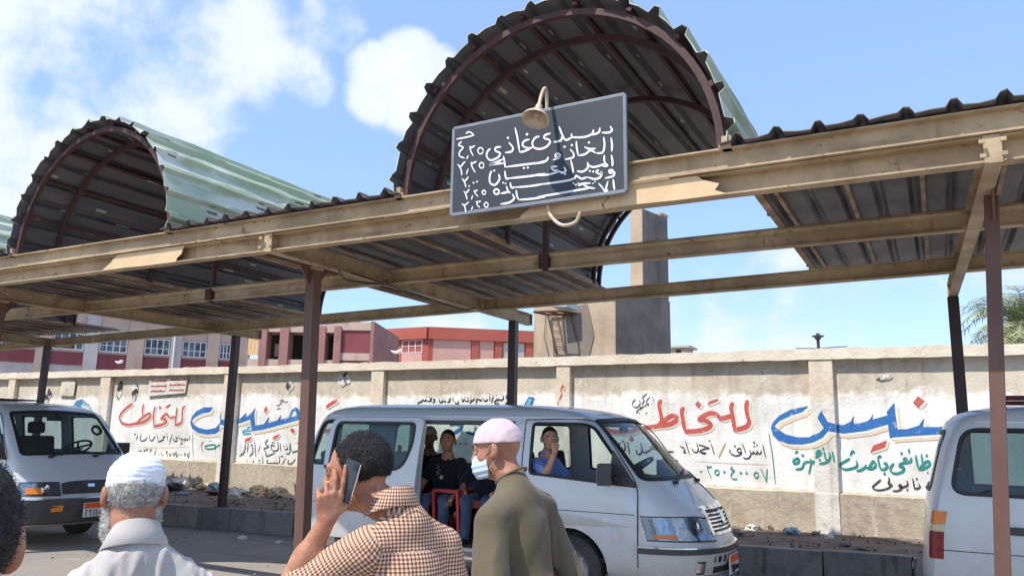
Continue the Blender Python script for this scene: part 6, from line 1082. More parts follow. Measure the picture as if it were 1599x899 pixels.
def hand_curl(F, w, fwd, up, side, L=.085, curl=(.5, .9, .6), spread=.012, r=.0085, thumb=None, k=.007, lens=(.92, 1.0, .95, .78), curls=None):
    """palm + four bent fingers + thumb. w wrist point, fwd palm direction, up = back of the hand, side = towards the thumb"""
    w, f, u, s = (np.array(a, float) for a in (w, fwd, up, side)); f /= np.linalg.norm(f); u /= np.linalg.norm(u); s /= np.linalg.norm(s)
    k0 = w+f*L
    for i in range(4):
        o = s*(.033-.022*i); F.cap(w+o*.55+f*.012, k0+o-f*.008*abs(i-1), .0135, .0115, .014)
    for i in range(4):
        o = s*(.033-.022*i); p = k0+o-f*.008*abs(i-1); a = 0.; seg = np.array([.040, .025, .021])*lens[i]; cu = curls[i] if curls else curl
        for j in range(3):
            a += cu[j]; d = f*math.cos(a)-u*math.sin(a)+s*spread*(1.5-i)*2*math.cos(a); q = p+d*seg[j]; F.cap(p, q, r*(1-.07*j), r*(.93-.07*j), k*.6); p = q
    t0 = w+f*.025+s*.026; tp = thumb or [(.035, .028, -.008), (.068, .026, -.018), (.093, .014, -.022)]; p = t0
    for j, (a, b, c) in enumerate(tp):
        q = w+f*(a+.012)+s*(b+.012)+u*c; F.cap(p, q, (.015, .0115, .010)[j], (.0115, .010, .008)[j], k); p = q
    return F
def body_skin(F, P, neck0=(-.02, 0, -.08), neckb=None, r=.054):
    F.cap(P.p(neck0), neckb if neckb is not None else P.p((-.04, 0, -.2)), r, r*1.08, .025); return F
def folds(F, amp, seed, fx=14, fy=14, fz=3., mask=None):
    def fn(f, x, y, z):
        n = fnoise(x*fx, y*fx, z*fz, seed, 5); n = np.abs(n)**.75*np.sign(n); m = 1. if mask is None else mask(x, y, z); return f-amp*n*m
    return F.all(fn)
def creases(F, amp, seed, fx, fz, mask=None, warp=0.):
    def fn(f, x, y, z):
        n = fnoise(x*fx, y*fx, z*fz+warp*y, seed, 3); r = np.clip(1-np.abs(n)*1.7, 0, 1)**2.2; m = 1. if mask is None else mask(x, y, z); return f-amp*(r-.25)*m
    return F.all(fn)
def tufts(me, n, ln, wd, curl=1., seed=1):
    r = np.random.default_rng(seed); k = len(me.vertices); co = np.zeros(k*3); no = np.zeros(k*3); me.vertices.foreach_get('co', co); me.vertices.foreach_get('normal', no); co = co.reshape(-1, 3); no = no.reshape(-1, 3)
    cen = co.mean(0); out = ((co-cen)*no).sum(1) > 0; ids = np.flatnonzero(out); ids = r.choice(ids, n); p = co[ids]+r.normal(size=(n, 3))*.0025; nn = no[ids]
    t = r.normal(size=(n, 3)); t -= nn*(t*nn).sum(1)[:, None]; t /= np.linalg.norm(t, axis=1)[:, None]; b = np.cross(nn, t)*wd
    L = ln*r.uniform(.6, 1.2, n)[:, None]; q = p+nn*L*.55+t*L*.45*curl; e = p+nn*L*(.9-.3*curl)+t*L*.95*curl+b*curl*2
    base = co.tolist(); v = np.stack([p-b, p+b, q+b*.8, q-b*.8, e], 1).reshape(-1, 3); fs = [list(f.vertices) for f in me.polygons]
    for i in range(n): a = k+5*i; fs += [[a, a+1, a+2, a+3], [a+3, a+2, a+4]]
    m2 = bpy.data.meshes.new(me.name); m2.from_pydata(base+v.tolist(), [], fs); m2.polygons.foreach_set('use_smooth', [True]*len(m2.polygons)); return m2
def uv_from(me, fn):
    uv = me.uv_layers.new(name='UVMap'); co = np.zeros(len(me.vertices)*3); me.vertices.foreach_get('co', co); co = co.reshape(-1, 3)
    li = np.zeros(len(me.loops), np.int64); me.loops.foreach_get('vertex_index', li); nl = np.zeros(len(me.polygons), np.int64); me.polygons.foreach_get('loop_total', nl)
    fc = np.zeros(len(me.polygons)*3); me.polygons.foreach_get('center', fc); fc = np.repeat(fc.reshape(-1, 3), nl, 0)
    uv.data.foreach_set('uv', fn(co[li], fc).astype(np.float32).ravel())
def trousers(parent, mat, hip=.92, w=.10, stride=.12):
    F = Field((-.35, -.35, -.02), (.35, .35, hip+.15), .02); F.ell((0, 0, hip), (.13, .17, .14), .05)
    for s in (-1, 1): F.cap((0, s*w, hip-.05), (s*stride*.4, s*w, .5), .095, .072, .04); F.cap((s*stride*.4, s*w, .5), (s*stride, s*w, .06), .075, .06, .03)
    folds(F, .008, 4, 9, 9, 12); o = flesh(F, 'trousers', mat, parent)
    mb = MB()
    for s in (-1, 1): mb.prism(rpoly([(s*stride-.10, s*w-.045), (s*stride+.17, s*w-.045), (s*stride+.17, s*w+.045), (s*stride-.10, s*w+.045)], .04), (0, .085), 'z')
    obj('shoes', mb, M_shoe, parent, world=False, bevel=.02); return o
M_shoe = pm('dark leather shoe', lin(52, 40, 34), .5)
# ---- man in olive robe, pink skullcap and face mask
def robe_man():
    t = thing('person', 'man in olive robe, pale pink skullcap and blue face mask, facing left', 'person', (-1.49, 2.80, 0), math.radians(176))
    P = Pose((.092, -.005, 1.585), math.radians(20), math.radians(13), 0, .93)
    F = Field((-.30, -.36, 1.25), (.32, .36, 1.75), .005); head(F, P); body_skin(F, P, neckb=np.array((.0, -.01, 1.44)), r=.054); F.cap((0, 0, 1.42), (-.01, 0, 1.33), .05, .06, .02); b = flesh(F, 'body', SK_tan, t)
    cap = obj('skullcap', headshell(P, 'cap', .014, lambda X, Y, Z: -(Z-.026-.16*X)+.0*X, .004, -.0026, 42), cloth('pale pink cap cloth', lin(220, 198, 200), lin(206, 180, 184)), t, world=False)
    # mask
    def mreg(X, Y, Z): return np.maximum(np.maximum(Z+.018-.0*X, -(Z+.118)), .030-X)
    F = Field(P.c-.16, P.c+.16, .004)
    def mf(f, x, y, z):
        X, Y, Z = P.loc(x, y, z)
        c, r = (.028, 0, -.062), (.084, .066, .072); k0 = np.sqrt(((X-c[0])/r[0])**2+((Y-c[1])/r[1])**2+((Z-c[2])/r[2])**2); d = (k0-1)*.07
        d = np.abs(d-.004+.0015*np.sin(Z*260))-.004; return np.maximum(d, np.maximum(np.maximum(Z+.012-.12*np.maximum(.1-X, 0), -(Z+.112)), .034-X+.25*np.maximum(-Z-.08, 0)))
    F.all(mf); mk = obj('face_mask', F.mesh('mask'), cloth('pale blue mask', lin(190, 214, 228), lin(206, 224, 234)), t, world=False)
    mb = MB()
    for s in (-1, 1): mb.tube([P.p((.045, s*.066, -.03)), P.p((.01, s*.082, .012)), P.p((-.022, s*.088, .018)), P.p((-.026, s*.088, -.01))], .0012, 5); mb.tube([P.p((.045, s*.062, -.09)), P.p((.0, s*.076, -.05)), P.p((-.016, s*.086, -.038))], .0012, 5)
    obj('ear_loop', mb, M_eye, mk, world=False); eyes(P, b)
    # robe
    F = Field((-.34, -.44, .0), (.36, .44, 1.56), .0095)
    F.ell((-.01, 0, 1.23), (.130, .160, .21), .05); F.ell((0, 0, .98), (.155, .165, .28), .06)
    for s in (-1, 1): F.cap((-.012, 0, 1.395), (-.02, s*(.172 if s > 0 else .186), 1.335 if s > 0 else 1.350), .078, .064, .025)
    F.cap((.0, 0, 1.43), (.016, -.008, 1.475), .070, .058, .02)
    F.cap((0, 0, .95), (.03, 0, .12), .19, .27, .08)
    for s, el, wr in ((1, (-.085, .262, 1.06), (-.035, .272, .80)), (-1, (-.09, -.275, 1.06), (-.03, -.31, .80))):
        F.cap((-.022, s*.190, 1.325), el, .064, .070, .008); F.cap(el, wr, .070, .084, .02)
    F.ell((.03, -.008, 1.515), (.058, .052, .055), .008, sub=True)
    F = folds(F, .011, 21, 11, 11, 2.2, lambda x, y, z: np.clip((1.42-z)*3, 0, 1)); F = folds(F, .0035, 5, 34, 34, 7, lambda x, y, z: np.clip((1.36-z)*3, 0, 1))
    F = creases(F, .012, 44, 19, 3.6, lambda x, y, z: np.clip((1.38-z)*4, 0, 1), 5)
    # armhole seams and the long back fold
    def seam(f, x, y, z):
        g = np.exp(-((np.abs(y)-.172-.10*(1.34-z))/.008)**2)*np.clip((1.36-z)*8, 0, 1)*np.clip((z-1.0)*8, 0, 1); bk = np.exp(-((y-.09-.05*(1.3-z))/.016)**2)*np.clip((1.28-z)*6, 0, 1)*(x < 0); return f+.008*g-.010*bk
    F.all(seam); flesh(F, 'robe', cloth('olive robe cloth', lin(108, 97, 77), lin(94, 84, 66)), t)
    mb = MB(); mb.tube([(.020+.060*math.cos(a), -.008+.056*math.sin(a), 1.482-.035*math.cos(a)) for a in np.linspace(0, 2*PI, 33)], .0055, 8, cap=False); obj('collar_band', mb, cloth('robe neck band', lin(96, 86, 70), lin(84, 74, 60)), t, world=False, smooth=60)
    F = Field((-.2, -.45, .55), (.3, .45, .86), .006)
    for s, wr in ((1, (-.035, .272, .80)), (-1, (-.03, -.31, .80))): F.cap((wr[0], wr[1], wr[2]+.05), (wr[0]+.01, wr[1], wr[2]-.02), .03, .028, .01); hand_curl(F, (wr[0]+.01, wr[1], wr[2]-.02), (.1, 0, -1), (0, s, 0), (1, 0, 0), curl=(.25, .4, .3))
    flesh(F, 'hands', SK_tan, b); mb = MB()
    for s in (-1, 1): mb.prism(rpoly([(s*.13-.10, s*.09-.045), (s*.13+.17, s*.09-.045), (s*.13+.17, s*.09+.045), (s*.13-.10, s*.09+.045)], .04), (0, .085), 'z')
    obj('shoes', mb, M_shoe, t, world=False, bevel=.02)
robe_man()
# ---- man in gingham shirt holding a phone to his ear
def phone_man():
    ang = math.radians(158)
    t = thing('person', 'man in brown gingham shirt with curly black hair holding a phone to his ear', 'person', (-1.545, 2.17, 0), ang)
    P = Pose((.094, .140, 1.520), math.radians(43), math.radians(8), math.radians(-3), 1.02)
    ear = P.p((-.008, .085, -.008))
    F = Field((-.30, -.34, 1.02), (.36, .52, 1.72), .0046); head(F, P, ears=True); body_skin(F, P, neckb=np.array((-.012, .055, 1.40)), r=.055); F.cap((-.02, .03, 1.37), (-.02, .01, 1.29), .05, .06, .02)
    sh = np.array((-.02, .185, 1.315)); el = np.array((.12, .36, 1.13)); wr = np.array((.050, .262, 1.372))
    F.cap(sh+(el-sh)*.3, el, .044, .043, .01); F.cap(el, wr-(wr-el)*.45, .043, .040, .02); F.cap(wr-(wr-el)*.5, wr, .038, .0265, .02)
    # hand: palm towards the head, index and middle fingers up along the phone, thumb behind it
    fw = np.array((-.14, -.02, 1.0)); fw /= np.linalg.norm(fw); s = np.array((-.30, -.95, 0.)); s -= fw*(s@fw); s /= np.linalg.norm(s); u = np.cross(s, fw); u = u if u[0] < 0 else -u
    hand_curl(F, wr, fw, u, s, L=.084, spread=.022, r=.0090, curls=[(.10, .16, .1), (.40, .60, .4), (.9, 1.1, .6), (1.0, 1.2, .7)], thumb=[(.028, .034, -.004), (.054, .052, -.008), (.080, .056, -.012)], lens=(1.08, 1.08, .98, .8), k=.006)
    b = flesh(F, 'body', SK_mid, t)
    # finger nails
    hair = headshell(P, 'hair', .0045, lambda X, Y, Z: np.maximum.reduce([-(Z+.030-.62*np.maximum(X+.02, 0)-.10*np.maximum(-X-.04, 0)), X-(.022+.50*np.clip(Z-.015, 0, .1)), .052-np.sqrt((X-.055)**2+(Y)**2+((Z-.125)*1.1)**2), .026-np.sqrt((X-.0)**2+((np.abs(Y)-.085)*.8)**2+(Z+.012)**2)]), .004, .0022, 130)
    obj('hair', tufts(hair, 13000, .0046, .0008, 1., 3), H_black, t, world=False); eyes(P, b)
    # shirt
    mat = plaidmat()
    F = Field((-.30, -.36, .75), (.34, .46, 1.52), .008)
    F.ell((-.02, .015, 1.15), (.120, .150, .22), .05); F.ell((-.0, .01, .92), (.135, .150, .24), .06)
    for q in (-1, 1): F.cap((-.03, .025, 1.355), (-.03, .02+q*.125, 1.285), .060, .060, .035)
    F.cap((-.03, .03, 1.35), (-.02, .05, 1.400), .072, .060, .03)
    F.cap((-.02, .155, 1.29), el*.74+sh*.26, .066, .068, .03); F.cap((-.03, -.125, 1.27), (-.02, -.195, 1.03), .064, .064, .03)
    F.ell((-.01, .058, 1.45), (.058, .054, .06), .008, sub=True)
    d0 = el-sh; e1 = sh+d0*.86; nrm = d0/np.linalg.norm(d0)
    folds(F, .004, 8, 13, 13, 6, lambda x, y, z: np.clip((1.34-z)*4, 0, 1)); creases(F, .0075, 18, 17, 9, lambda x, y, z: np.clip((1.30-z)*6, .15, 1), 10)
    def yoke(f, x, y, z):
        zy = 1.285; g = np.exp(-((z-zy)/.006)**2)*(x < 0); pl = np.exp(-(y/.022)**2)*np.clip((zy-z)*20, 0, 1)*(x < 0)*np.clip((z-.9)*4, 0, 1); ss = np.exp(-((y-.150-.06*(1.3-z))/.006)**2)*np.clip((1.36-z)*6, 0, 1)*np.clip((z-1.05)*8, 0, 1); return f+.003*g-.005*pl+.004*ss
    F.all(yoke); me = F.mesh('shirt')
    def uvf(co, fc):
        ax = nrm; rel = fc-np.array(sh); al = rel@ax; dist = np.linalg.norm(rel-al[:, None]*ax, axis=1); arm = (fc[:, 1] > .150+.06*(1.3-fc[:, 2])) & (dist < .12) & (al > -.05)
        a = np.arctan2(co[:, 1]*.75, -(co[:, 0]+.0)); u = a*.165; v = co[:, 2]+.35*np.maximum(co[:, 0], -.3)*(co[:, 2] > 1.2)*0
        top = fc[:, 2] > 1.39; u = np.where(top, co[:, 1], np.where(fc[:, 0] < .02, co[:, 1]+0*u, u)); v = np.where(top, -co[:, 0]+1.36, v); yk = (fc[:, 2] > 1.285) & (fc[:, 0] < 0)
        u = np.where(yk, u*1.0+.0065, u); v = np.where(yk, v*1.12+.004, v)
        r2 = co-np.array(sh); al2 = r2@ax; p2 = np.cross(ax, [0, 0, 1.]); p2 /= np.linalg.norm(p2); p3 = np.cross(ax, p2); th = np.arctan2(r2@p2, r2@p3)
        return np.stack([np.where(arm, th*.075, u), np.where(arm, al2, v)], 1)
    uv_from(me, uvf); obj('shirt', me, mat, t, world=False)
    # collar: folded band standing round the neck
    mb = MB(); vs = []; nC = np.array((-.012, .058, 1.402)); m = 40
    for i in range(m+1):
        a = .62+(2*PI-1.24)*i/m; c, s_ = math.cos(a+.25), math.sin(a+.25); fl = 1.+.10*math.cos(a)
        for rr, zz in ((.058, .02), (.060, .046), (.064, .050), (.076, .026), (.092, -.008), (.090, -.011)): vs.append((nC[0]+.008+rr*fl*c, nC[1]+rr*s_, nC[2]+zz-.028*c))
    mb.add(vs, [(i*6+j, i*6+j+1, (i+1)*6+j+1, (i+1)*6+j) for i in range(m) for j in range(5)]); me = mb.mesh('collar'); uv_from(me, lambda co, fc: np.stack([np.arctan2(co[:, 1]-nC[1], co[:, 0]-nC[0])*.09, co[:, 2]*1.2], 1)); obj('collar', me, mat, t, world=False, smooth=60)
    trousers(t, cloth('dark trousers', lin(58, 56, 62), lin(48, 46, 52)), .90)
    # phone: flat slab held against the ear
    ph = thing('mobile_phone', 'dark slim mobile phone held to the ear of the man in the gingham shirt', 'phone', (-1.545, 2.17, 0), ang)
    c = np.array((.018, .212, 1.492)); fwp = Vector((.24, .14, -1.)).normalized(); nn = Vector((-.28, .95, .12)); nn = (nn-fwp*nn.dot(fwp)).normalized(); sx = fwp.cross(nn)
    M = Matrix((sx, nn, fwp)).transposed().to_4x4(); M.translation = Vector(c)
    mb = MB(); M = M @ Matrix.Scale(.86, 4); mb.box((-.037, -.0042, -.076), (.037, .0042, .076), 0, M); o = obj('phone_body', mb, pm('graphite phone glass', lin(58, 62, 70), .15, metal=.3), ph, world=False, bevel=.004)
    mb = MB(); mb.box((-.031, .0044, -.070), (-.008, .0062, -.046), 0, M); obj('camera_bump', mb, M_ink, o, world=False, bevel=.001)
    mb = MB(); mb.box((-.0385, -.002, -.072), (-.037, .002, .072), 0, M); obj('edge', mb, M_chrome, o, world=False)
phone_man()
# ---- old man in white kufi, seen from behind
def kufi_man():
    t = thing('person', 'old bearded man in a white knitted cap and pale shirt seen from behind at left', 'person', (-1.965, 1.535, 0), math.radians(146))
    P = Pose((.040, .050, 1.460), math.radians(2), math.radians(6), 0, .91)
    F = Field((-.25, -.28, 1.1), (.28, .28, 1.60), .0045); head(F, P); body_skin(F, P, neckb=np.array((-.005, .035, 1.33)), r=.056); F.cap((-.01, .03, 1.31), (-.01, .03, 1.22), .05, .06, .02); b = flesh(F, 'body', SK_tan, t); eyes(P, b)
    F = Field(P.c-.16, P.c+.18, .004)
    def kf(f, x, y, z):
        d, X, Y, Z = skull_d(P, x, y, z); c, r = (-.012, 0, .040), (.108, .086, .086); k0 = np.sqrt(((X-c[0])/r[0])**2+((Y-c[1])/r[1])**2+((Z-c[2])/r[2])**2); cyl = np.sqrt(((X-c[0])/1.18)**2+Y**2)-.0845
        d2 = np.maximum(np.maximum(cyl, (k0-1)*.09), -(Z-.015+.05*X)); return d2-.0010*np.sin(Z*430+3*fnoise(x*22, y*22, z*60, 2))-.0016*fnoise(x*30, y*30, z*90, 4)
    F.all(kf); obj('knitted_cap', F.mesh('cap'), cloth('white knit', lin(244, 244, 246), lin(234, 234, 238)), t, world=False)
    obj('hair', tufts(headshell(P, 'hair', .004, lambda X, Y, Z: np.maximum.reduce([Z-.03, -(Z+.068-.25*np.maximum(X+.02, 0)), X-.03, .026-np.sqrt((X)**2+((np.abs(Y)-.085)*.8)**2+(Z+.01)**2)]), .004, .0012, 120), 6000, .005, .0007, .8, 4), H_grey, t, world=False)
    F = Field(P.c-.19, P.c+.16, .005); E = lambda c, r: F.ell(P.p(c), r, .02, P.M)
    for s in (-1, 1): E((.022, s*.062, -.065), (.034, .016, .05)); E((.035, s*.045, -.11), (.04, .026, .035))
    E((.06, 0, -.125), (.04, .045, .045)); folds(F, .003, 9, 90, 90, 40); obj('beard', tufts(F.mesh('beard'), 5000, .011, .0009, .9, 5), H_white, t, world=False)
    F = Field((-.30, -.34, .72), (.30, .40, 1.46), .0072)
    F.ell((0, .03, 1.09), (.125, .160, .22), .06); F.ell((0, .03, .86), (.145, .175, .24), .08)
    for q in (-1, 1): F.cap((-.012, .03, 1.300), (-.012, .03+q*.125, 1.205), .064, .058, .04)
    F.cap((-.01, .03, 1.29), (-.006, .036, 1.335), .078, .064, .03)
    for q in (-1, 1): F.cap((-.01, .03+q*.140, 1.19), (.0, .03+q*.215, .93), .062, .064, .04); F.cap((.0, .03+q*.235, .93), (.09, .03+q*.215, .76), .066, .06, .02)
    F.ell((.01, .04, 1.38), (.060, .056, .065), .008, sub=True)
    folds(F, .005, 31, 9, 9, 8); creases(F, .006, 32, 13, 11, None, 14)
    def pleat(f, x, y, z):
        y = y-.03; zy = 1.330-1.3*y*y; bel = np.clip((zy-z)*40, 0, 1)*np.clip((z-.75)*5, 0, 1)*(x < .03)
        seam = np.exp(-((z-zy)/.0045)**2)*(x < .03); pl = np.sin(y*175+1.2*np.sin(y*37))*.5+.5*np.sin(y*92+1); arm = np.exp(-((np.abs(y)-.138-.14*(1.25-z))/.005)**2)*np.clip((1.27-z)*9, 0, 1)
        return f+.006*seam-.0060*pl*bel*np.exp(-((zy-z)*2.0))-.002*bel+.003*arm
    F.all(pleat); cm = cloth('pale cream shirt cloth', lin(190, 184, 178), lin(178, 171, 165)); flesh(F, 'shirt', cm, t)
    mb = MB(); vs = []; m = 44; nC = np.array((.004, .038, 1.338))
    for i in range(m+1):
        a = .5+(2*PI-1.0)*i/m; c, s_ = math.cos(a), math.sin(a)
        for rr, zz in ((.060, .0), (.062, .030), (.066, .034), (.080, .008), (.096, -.026), (.094, -.029)): vs.append((nC[0]+rr*1.0*c, nC[1]+rr*.92*s_, nC[2]+zz-.030*c))
    mb.add(vs, [(i*6+j, i*6+j+1, (i+1)*6+j+1, (i+1)*6+j) for i in range(m) for j in range(5)]); obj('collar', mb, cm, t, world=False, smooth=60)
    F = Field((-.1, -.32, .5), (.3, .36, .82), .006)
    for s in (-1, 1): w = np.array((.10, .03+s*.213, .745)); F.cap(w+np.array((-.02, 0, .04)), w, .03, .026, .01); hand_curl(F, w, (.35, 0, -1), (0, s, 0), (1, 0, .3), curl=(.25, .4, .3))
    flesh(F, 'hands', SK_tan, b); trousers(t, cloth('grey trousers', lin(96, 92, 90), lin(82, 78, 76)), .82)
kufi_man()
# ---- dark haired person cut by the left edge
def edge_head():
    t = thing('person', 'person with short black hair at the left edge of the picture, nearest the camera', 'person', (-1.197, .614, 0), math.radians(160))
    P = Pose((.04, 0, 1.480), 0, .05, 0, 1.04)
    F = Field((-.25, -.30, 1.1), (.28, .30, 1.65), .006); head(F, P); body_skin(F, P, neckb=np.array((.0, 0, 1.28))); F.cap((0, 0, 1.28), (0, 0, 1.14), .09, .12, .05); b = flesh(F, 'body', SK_mid, t); eyes(P, b)
    obj('hair', tufts(headshell(P, 'hair', .009, lambda X, Y, Z: np.maximum.reduce([-(Z+.085-.9*np.maximum(X+.02, 0)), X-.06, .026-np.sqrt((X)**2+((np.abs(Y)-.085)*.8)**2+(Z+.012)**2)]), .004, .0022, 130), 12000, .003, .0008, 1., 6), hairmat('glossy black hair', lin(20, 18, 20), lin(44, 40, 42), 90), t, world=False)
    F = Field((-.32, -.34, .7), (.3, .34, 1.36), .012); F.ell((0, 0, 1.0), (.14, .185, .22), .06); F.ell((0, 0, .85), (.15, .18, .22), .08); F.cap((-.01, -.15, 1.16), (-.01, .15, 1.16), .07, .07, .06); F.cap((0, 0, 1.2), (0, 0, 1.26), .10, .075, .04)
    for s in (-1, 1): F.cap((0, s*.17, 1.15), (0, s*.25, .9), .07, .066, .05); F.cap((0, s*.25, .9), (.06, s*.24, .72), .064, .05, .02)
    folds(F, .005, 3, 12, 12, 6); flesh(F, 'shirt', cloth('navy shirt cloth', lin(50, 56, 74), lin(42, 46, 62)), t); trousers(t, cloth('dark blue trousers', lin(46, 48, 60), lin(40, 42, 52)), .82)
edge_head()
# ---- passengers in the middle minibus
def sitter(label, loc, rz, sk, top, hz=.70, hyaw=0., hpitch=0., arms=None, hair=H_black, cap=None, legs=None, h=.008, nm='shirt', reg=None, sleeves=(.5, .5), headc=(.03, 0)):
    """seated figure; origin at the seat, facing +x"""
    t = thing('person', label, 'person', loc, rz); P = Pose((headc[0], headc[1], hz), hyaw, hpitch, 0, 1.07)
    F = Field((-.30, -.48, -.05), (.62, .48, hz+.2), .0065); head(F, P); body_skin(F, P, neckb=np.array((.0, 0, hz-.20))); F.cap((0, 0, hz-.22), (0, 0, hz-.36), .08, .11, .05)
    for s, (el, wr, hk) in zip((1, -1), arms):
        sh = np.array((0, s*.175, hz-.26)); el = np.array(el); wr = np.array(wr); F.cap(sh, el, .048, .042, .03); F.cap(el, wr, .041, .027, .012); hand_curl(F, wr, **hk)
    b = flesh(F, 'body', sk, t); eyes(P, b)
    if cap is None: obj('hair', headshell(P, 'hair', .004, reg or (lambda X, Y, Z: np.maximum.reduce([-(Z+.045-1.15*np.maximum(X+.045, 0)), X-.066, .030-np.sqrt((X-.005)**2+((np.abs(Y)-.085)*.8)**2+(Z+.012)**2)])), .004, .0016, 120), hair, t, world=False)
    else: obj('cap', headshell(P, 'cap', .012, lambda X, Y, Z: -(Z-.03+.05*X), .006), cap, t, world=False)
    F = Field((-.30, -.40, -.12), (.40, .40, hz-.08), .009); F.ell((0, 0, hz-.42), (.125, .18, .19), .06); F.ell((.02, 0, .06), (.15, .18, .20), .08); F.cap((-.01, -.145, hz-.275), (-.01, .145, hz-.275), .062, .062, .06); F.cap((0, 0, hz-.26), (.005, 0, hz-.185), .09, .068, .04)
    for i, (s, (el, wr, hk)) in enumerate(zip((1, -1), arms)): sh = np.array((0, s*.17, hz-.27)); el = np.array(el); F.cap(sh, sh+(el-sh)*sleeves[i], .068, .064, .04)
    F.ell(P.p((0, 0, -.16)), (.06, .056, .075), .008, sub=True); folds(F, .005, 6, 13, 13, 9); creases(F, .007, 7, 14, 12, None, 8); flesh(F, nm, top, t)
    if legs: 
        F = Field((-.2, -.36, -.62), (.62, .36, .22), .014)
        for s, (kn, ft) in zip((1, -1), legs): F.cap((.0, s*.09, .05), kn, .085, .068, .04); F.cap(kn, ft, .066, .05, .02)
        folds(F, .005, 4, 12, 12, 12); flesh(F, 'jeans', legs_mat, t); mb = MB()
        for s, (kn, ft) in zip((1, -1), legs): mb.prism(rpoly([(ft[0]-.07, ft[1]-.045), (ft[0]+.17, ft[1]-.045), (ft[0]+.17, ft[1]+.045), (ft[0]-.07, ft[1]+.045)], .04), (ft[2]-.05, ft[2]+.03), 'z')
        obj('shoes', mb, M_shoe, t, world=False, bevel=.02)
    return t, P, b
legs_mat = cloth('blue jeans', lin(70, 86, 112), lin(52, 64, 88))
HK = dict(fwd=(.5, 0, -1), up=(.9, 0, .4), side=(0, -1, 0), curl=(.3, .5, .3))
st, P, b = sitter('man in a black printed shirt and jeans sitting in the open minibus doorway', (-5.14, 7.98, .83), math.radians(-78), SK_tan, cloth('black shirt cloth', lin(34, 34, 42), lin(26, 26, 34)), .72, .1, .05,
   [((.10, .27, .20), (.33, .20, .10), dict(fwd=(1, -.3, -.5), up=(.4, 0, 1), side=(0, -1, 0), curl=(.4, .6, .4))), ((.10, -.30, .16), (.25, -.30, -.06), dict(fwd=(.45, .1, -1), up=(.9, -.2, .3), side=(0, 1, 0), curl=(.3, .5, .3)))],
   legs=[((.38, .11, .06), (.40, .12, -.34)), ((.38, -.12, .06), (.40, -.13, -.34))])
mb = MB()                                                # pale print and star on the chest
def chest(y, z): 
    return Vector((.128-.9*(y*y)-.35*max(0, z-.32)**1+.012, y, z))
star = [chest(-.02+.032*(1 if i % 2 == 0 else .42)*math.sin(PI*i/5), .30+.032*(1 if i % 2 == 0 else .42)*math.cos(PI*i/5)) for i in range(10)]
mb.add([chest(-.02, .30)]+star, [(0, 1+i, 1+(i+1) % 10) for i in range(10)])
obj('star_print', mb, pm('cream print', lin(214, 200, 166), .8), st, world=False, fix=False)
mb = MB()
for a, c in [((-.10, .36), (-.05, .345)), ((-.09, .40), (-.04, .37)), ((-.11, .43), (-.06, .41)), ((-.085, .335), (-.055, .33))]:
    p, q = chest(*a), chest(*c); mb.bar(p, q, .012, .004, up=(1, 0, 0))
obj('shirt_print', mb, pm('grey print', lin(120, 122, 130), .8), st, world=False)
sitter('passenger in a pale cap sitting deep inside the minibus behind the man in black', (-5.66, 8.35, .86), math.radians(-60), SK_dark, cloth('dark brown coat', lin(58, 48, 50), lin(46, 38, 40)), .72, 0, 0, [((.10, .27, .22), (.33, .16, .14), HK), ((.10, -.27, .22), (.33, -.16, .14), HK)], cap=cloth('pale grey cap', lin(190, 182, 180), lin(170, 162, 160)), sleeves=(.98, .98))
sitter('passenger wrapped in black, half hidden by the pink skullcap', (-4.60, 8.02, .84), math.radians(-80), SK_mid, cloth('black wrap', lin(32, 34, 44), lin(24, 26, 34)), .70, 0, 0, [((.10, .27, .22), (.33, .16, .14), HK), ((.10, -.27, .22), (.33, -.16, .14), HK)], cap=cloth('black headscarf', lin(30, 30, 38), lin(24, 24, 30)), legs=[((.36, .11, .06), (.38, .12, -.36)), ((.36, -.12, .06), (.38, -.13, -.36))], sleeves=(.98, .98), nm='wrap')
sitter('man in a blue shirt with fist on chin at the minibus front window', (-3.75, 7.76, .90), math.radians(-12), SK_light, cloth('blue shirt cloth', lin(126, 154, 212), lin(108, 138, 200)), .70, math.radians(-44), .06,
   [((.14, .28, .22), (.36, .18, .16), HK), ((.19, -.235, .345), (.235, -.145, .575), dict(fwd=(-.15, .25, 1), up=(.75, -.60, .1), side=(-.5, -.75, .1), curl=(1.2, 1.4, .8)))], sleeves=(.55, .62), headc=(.05, 0))
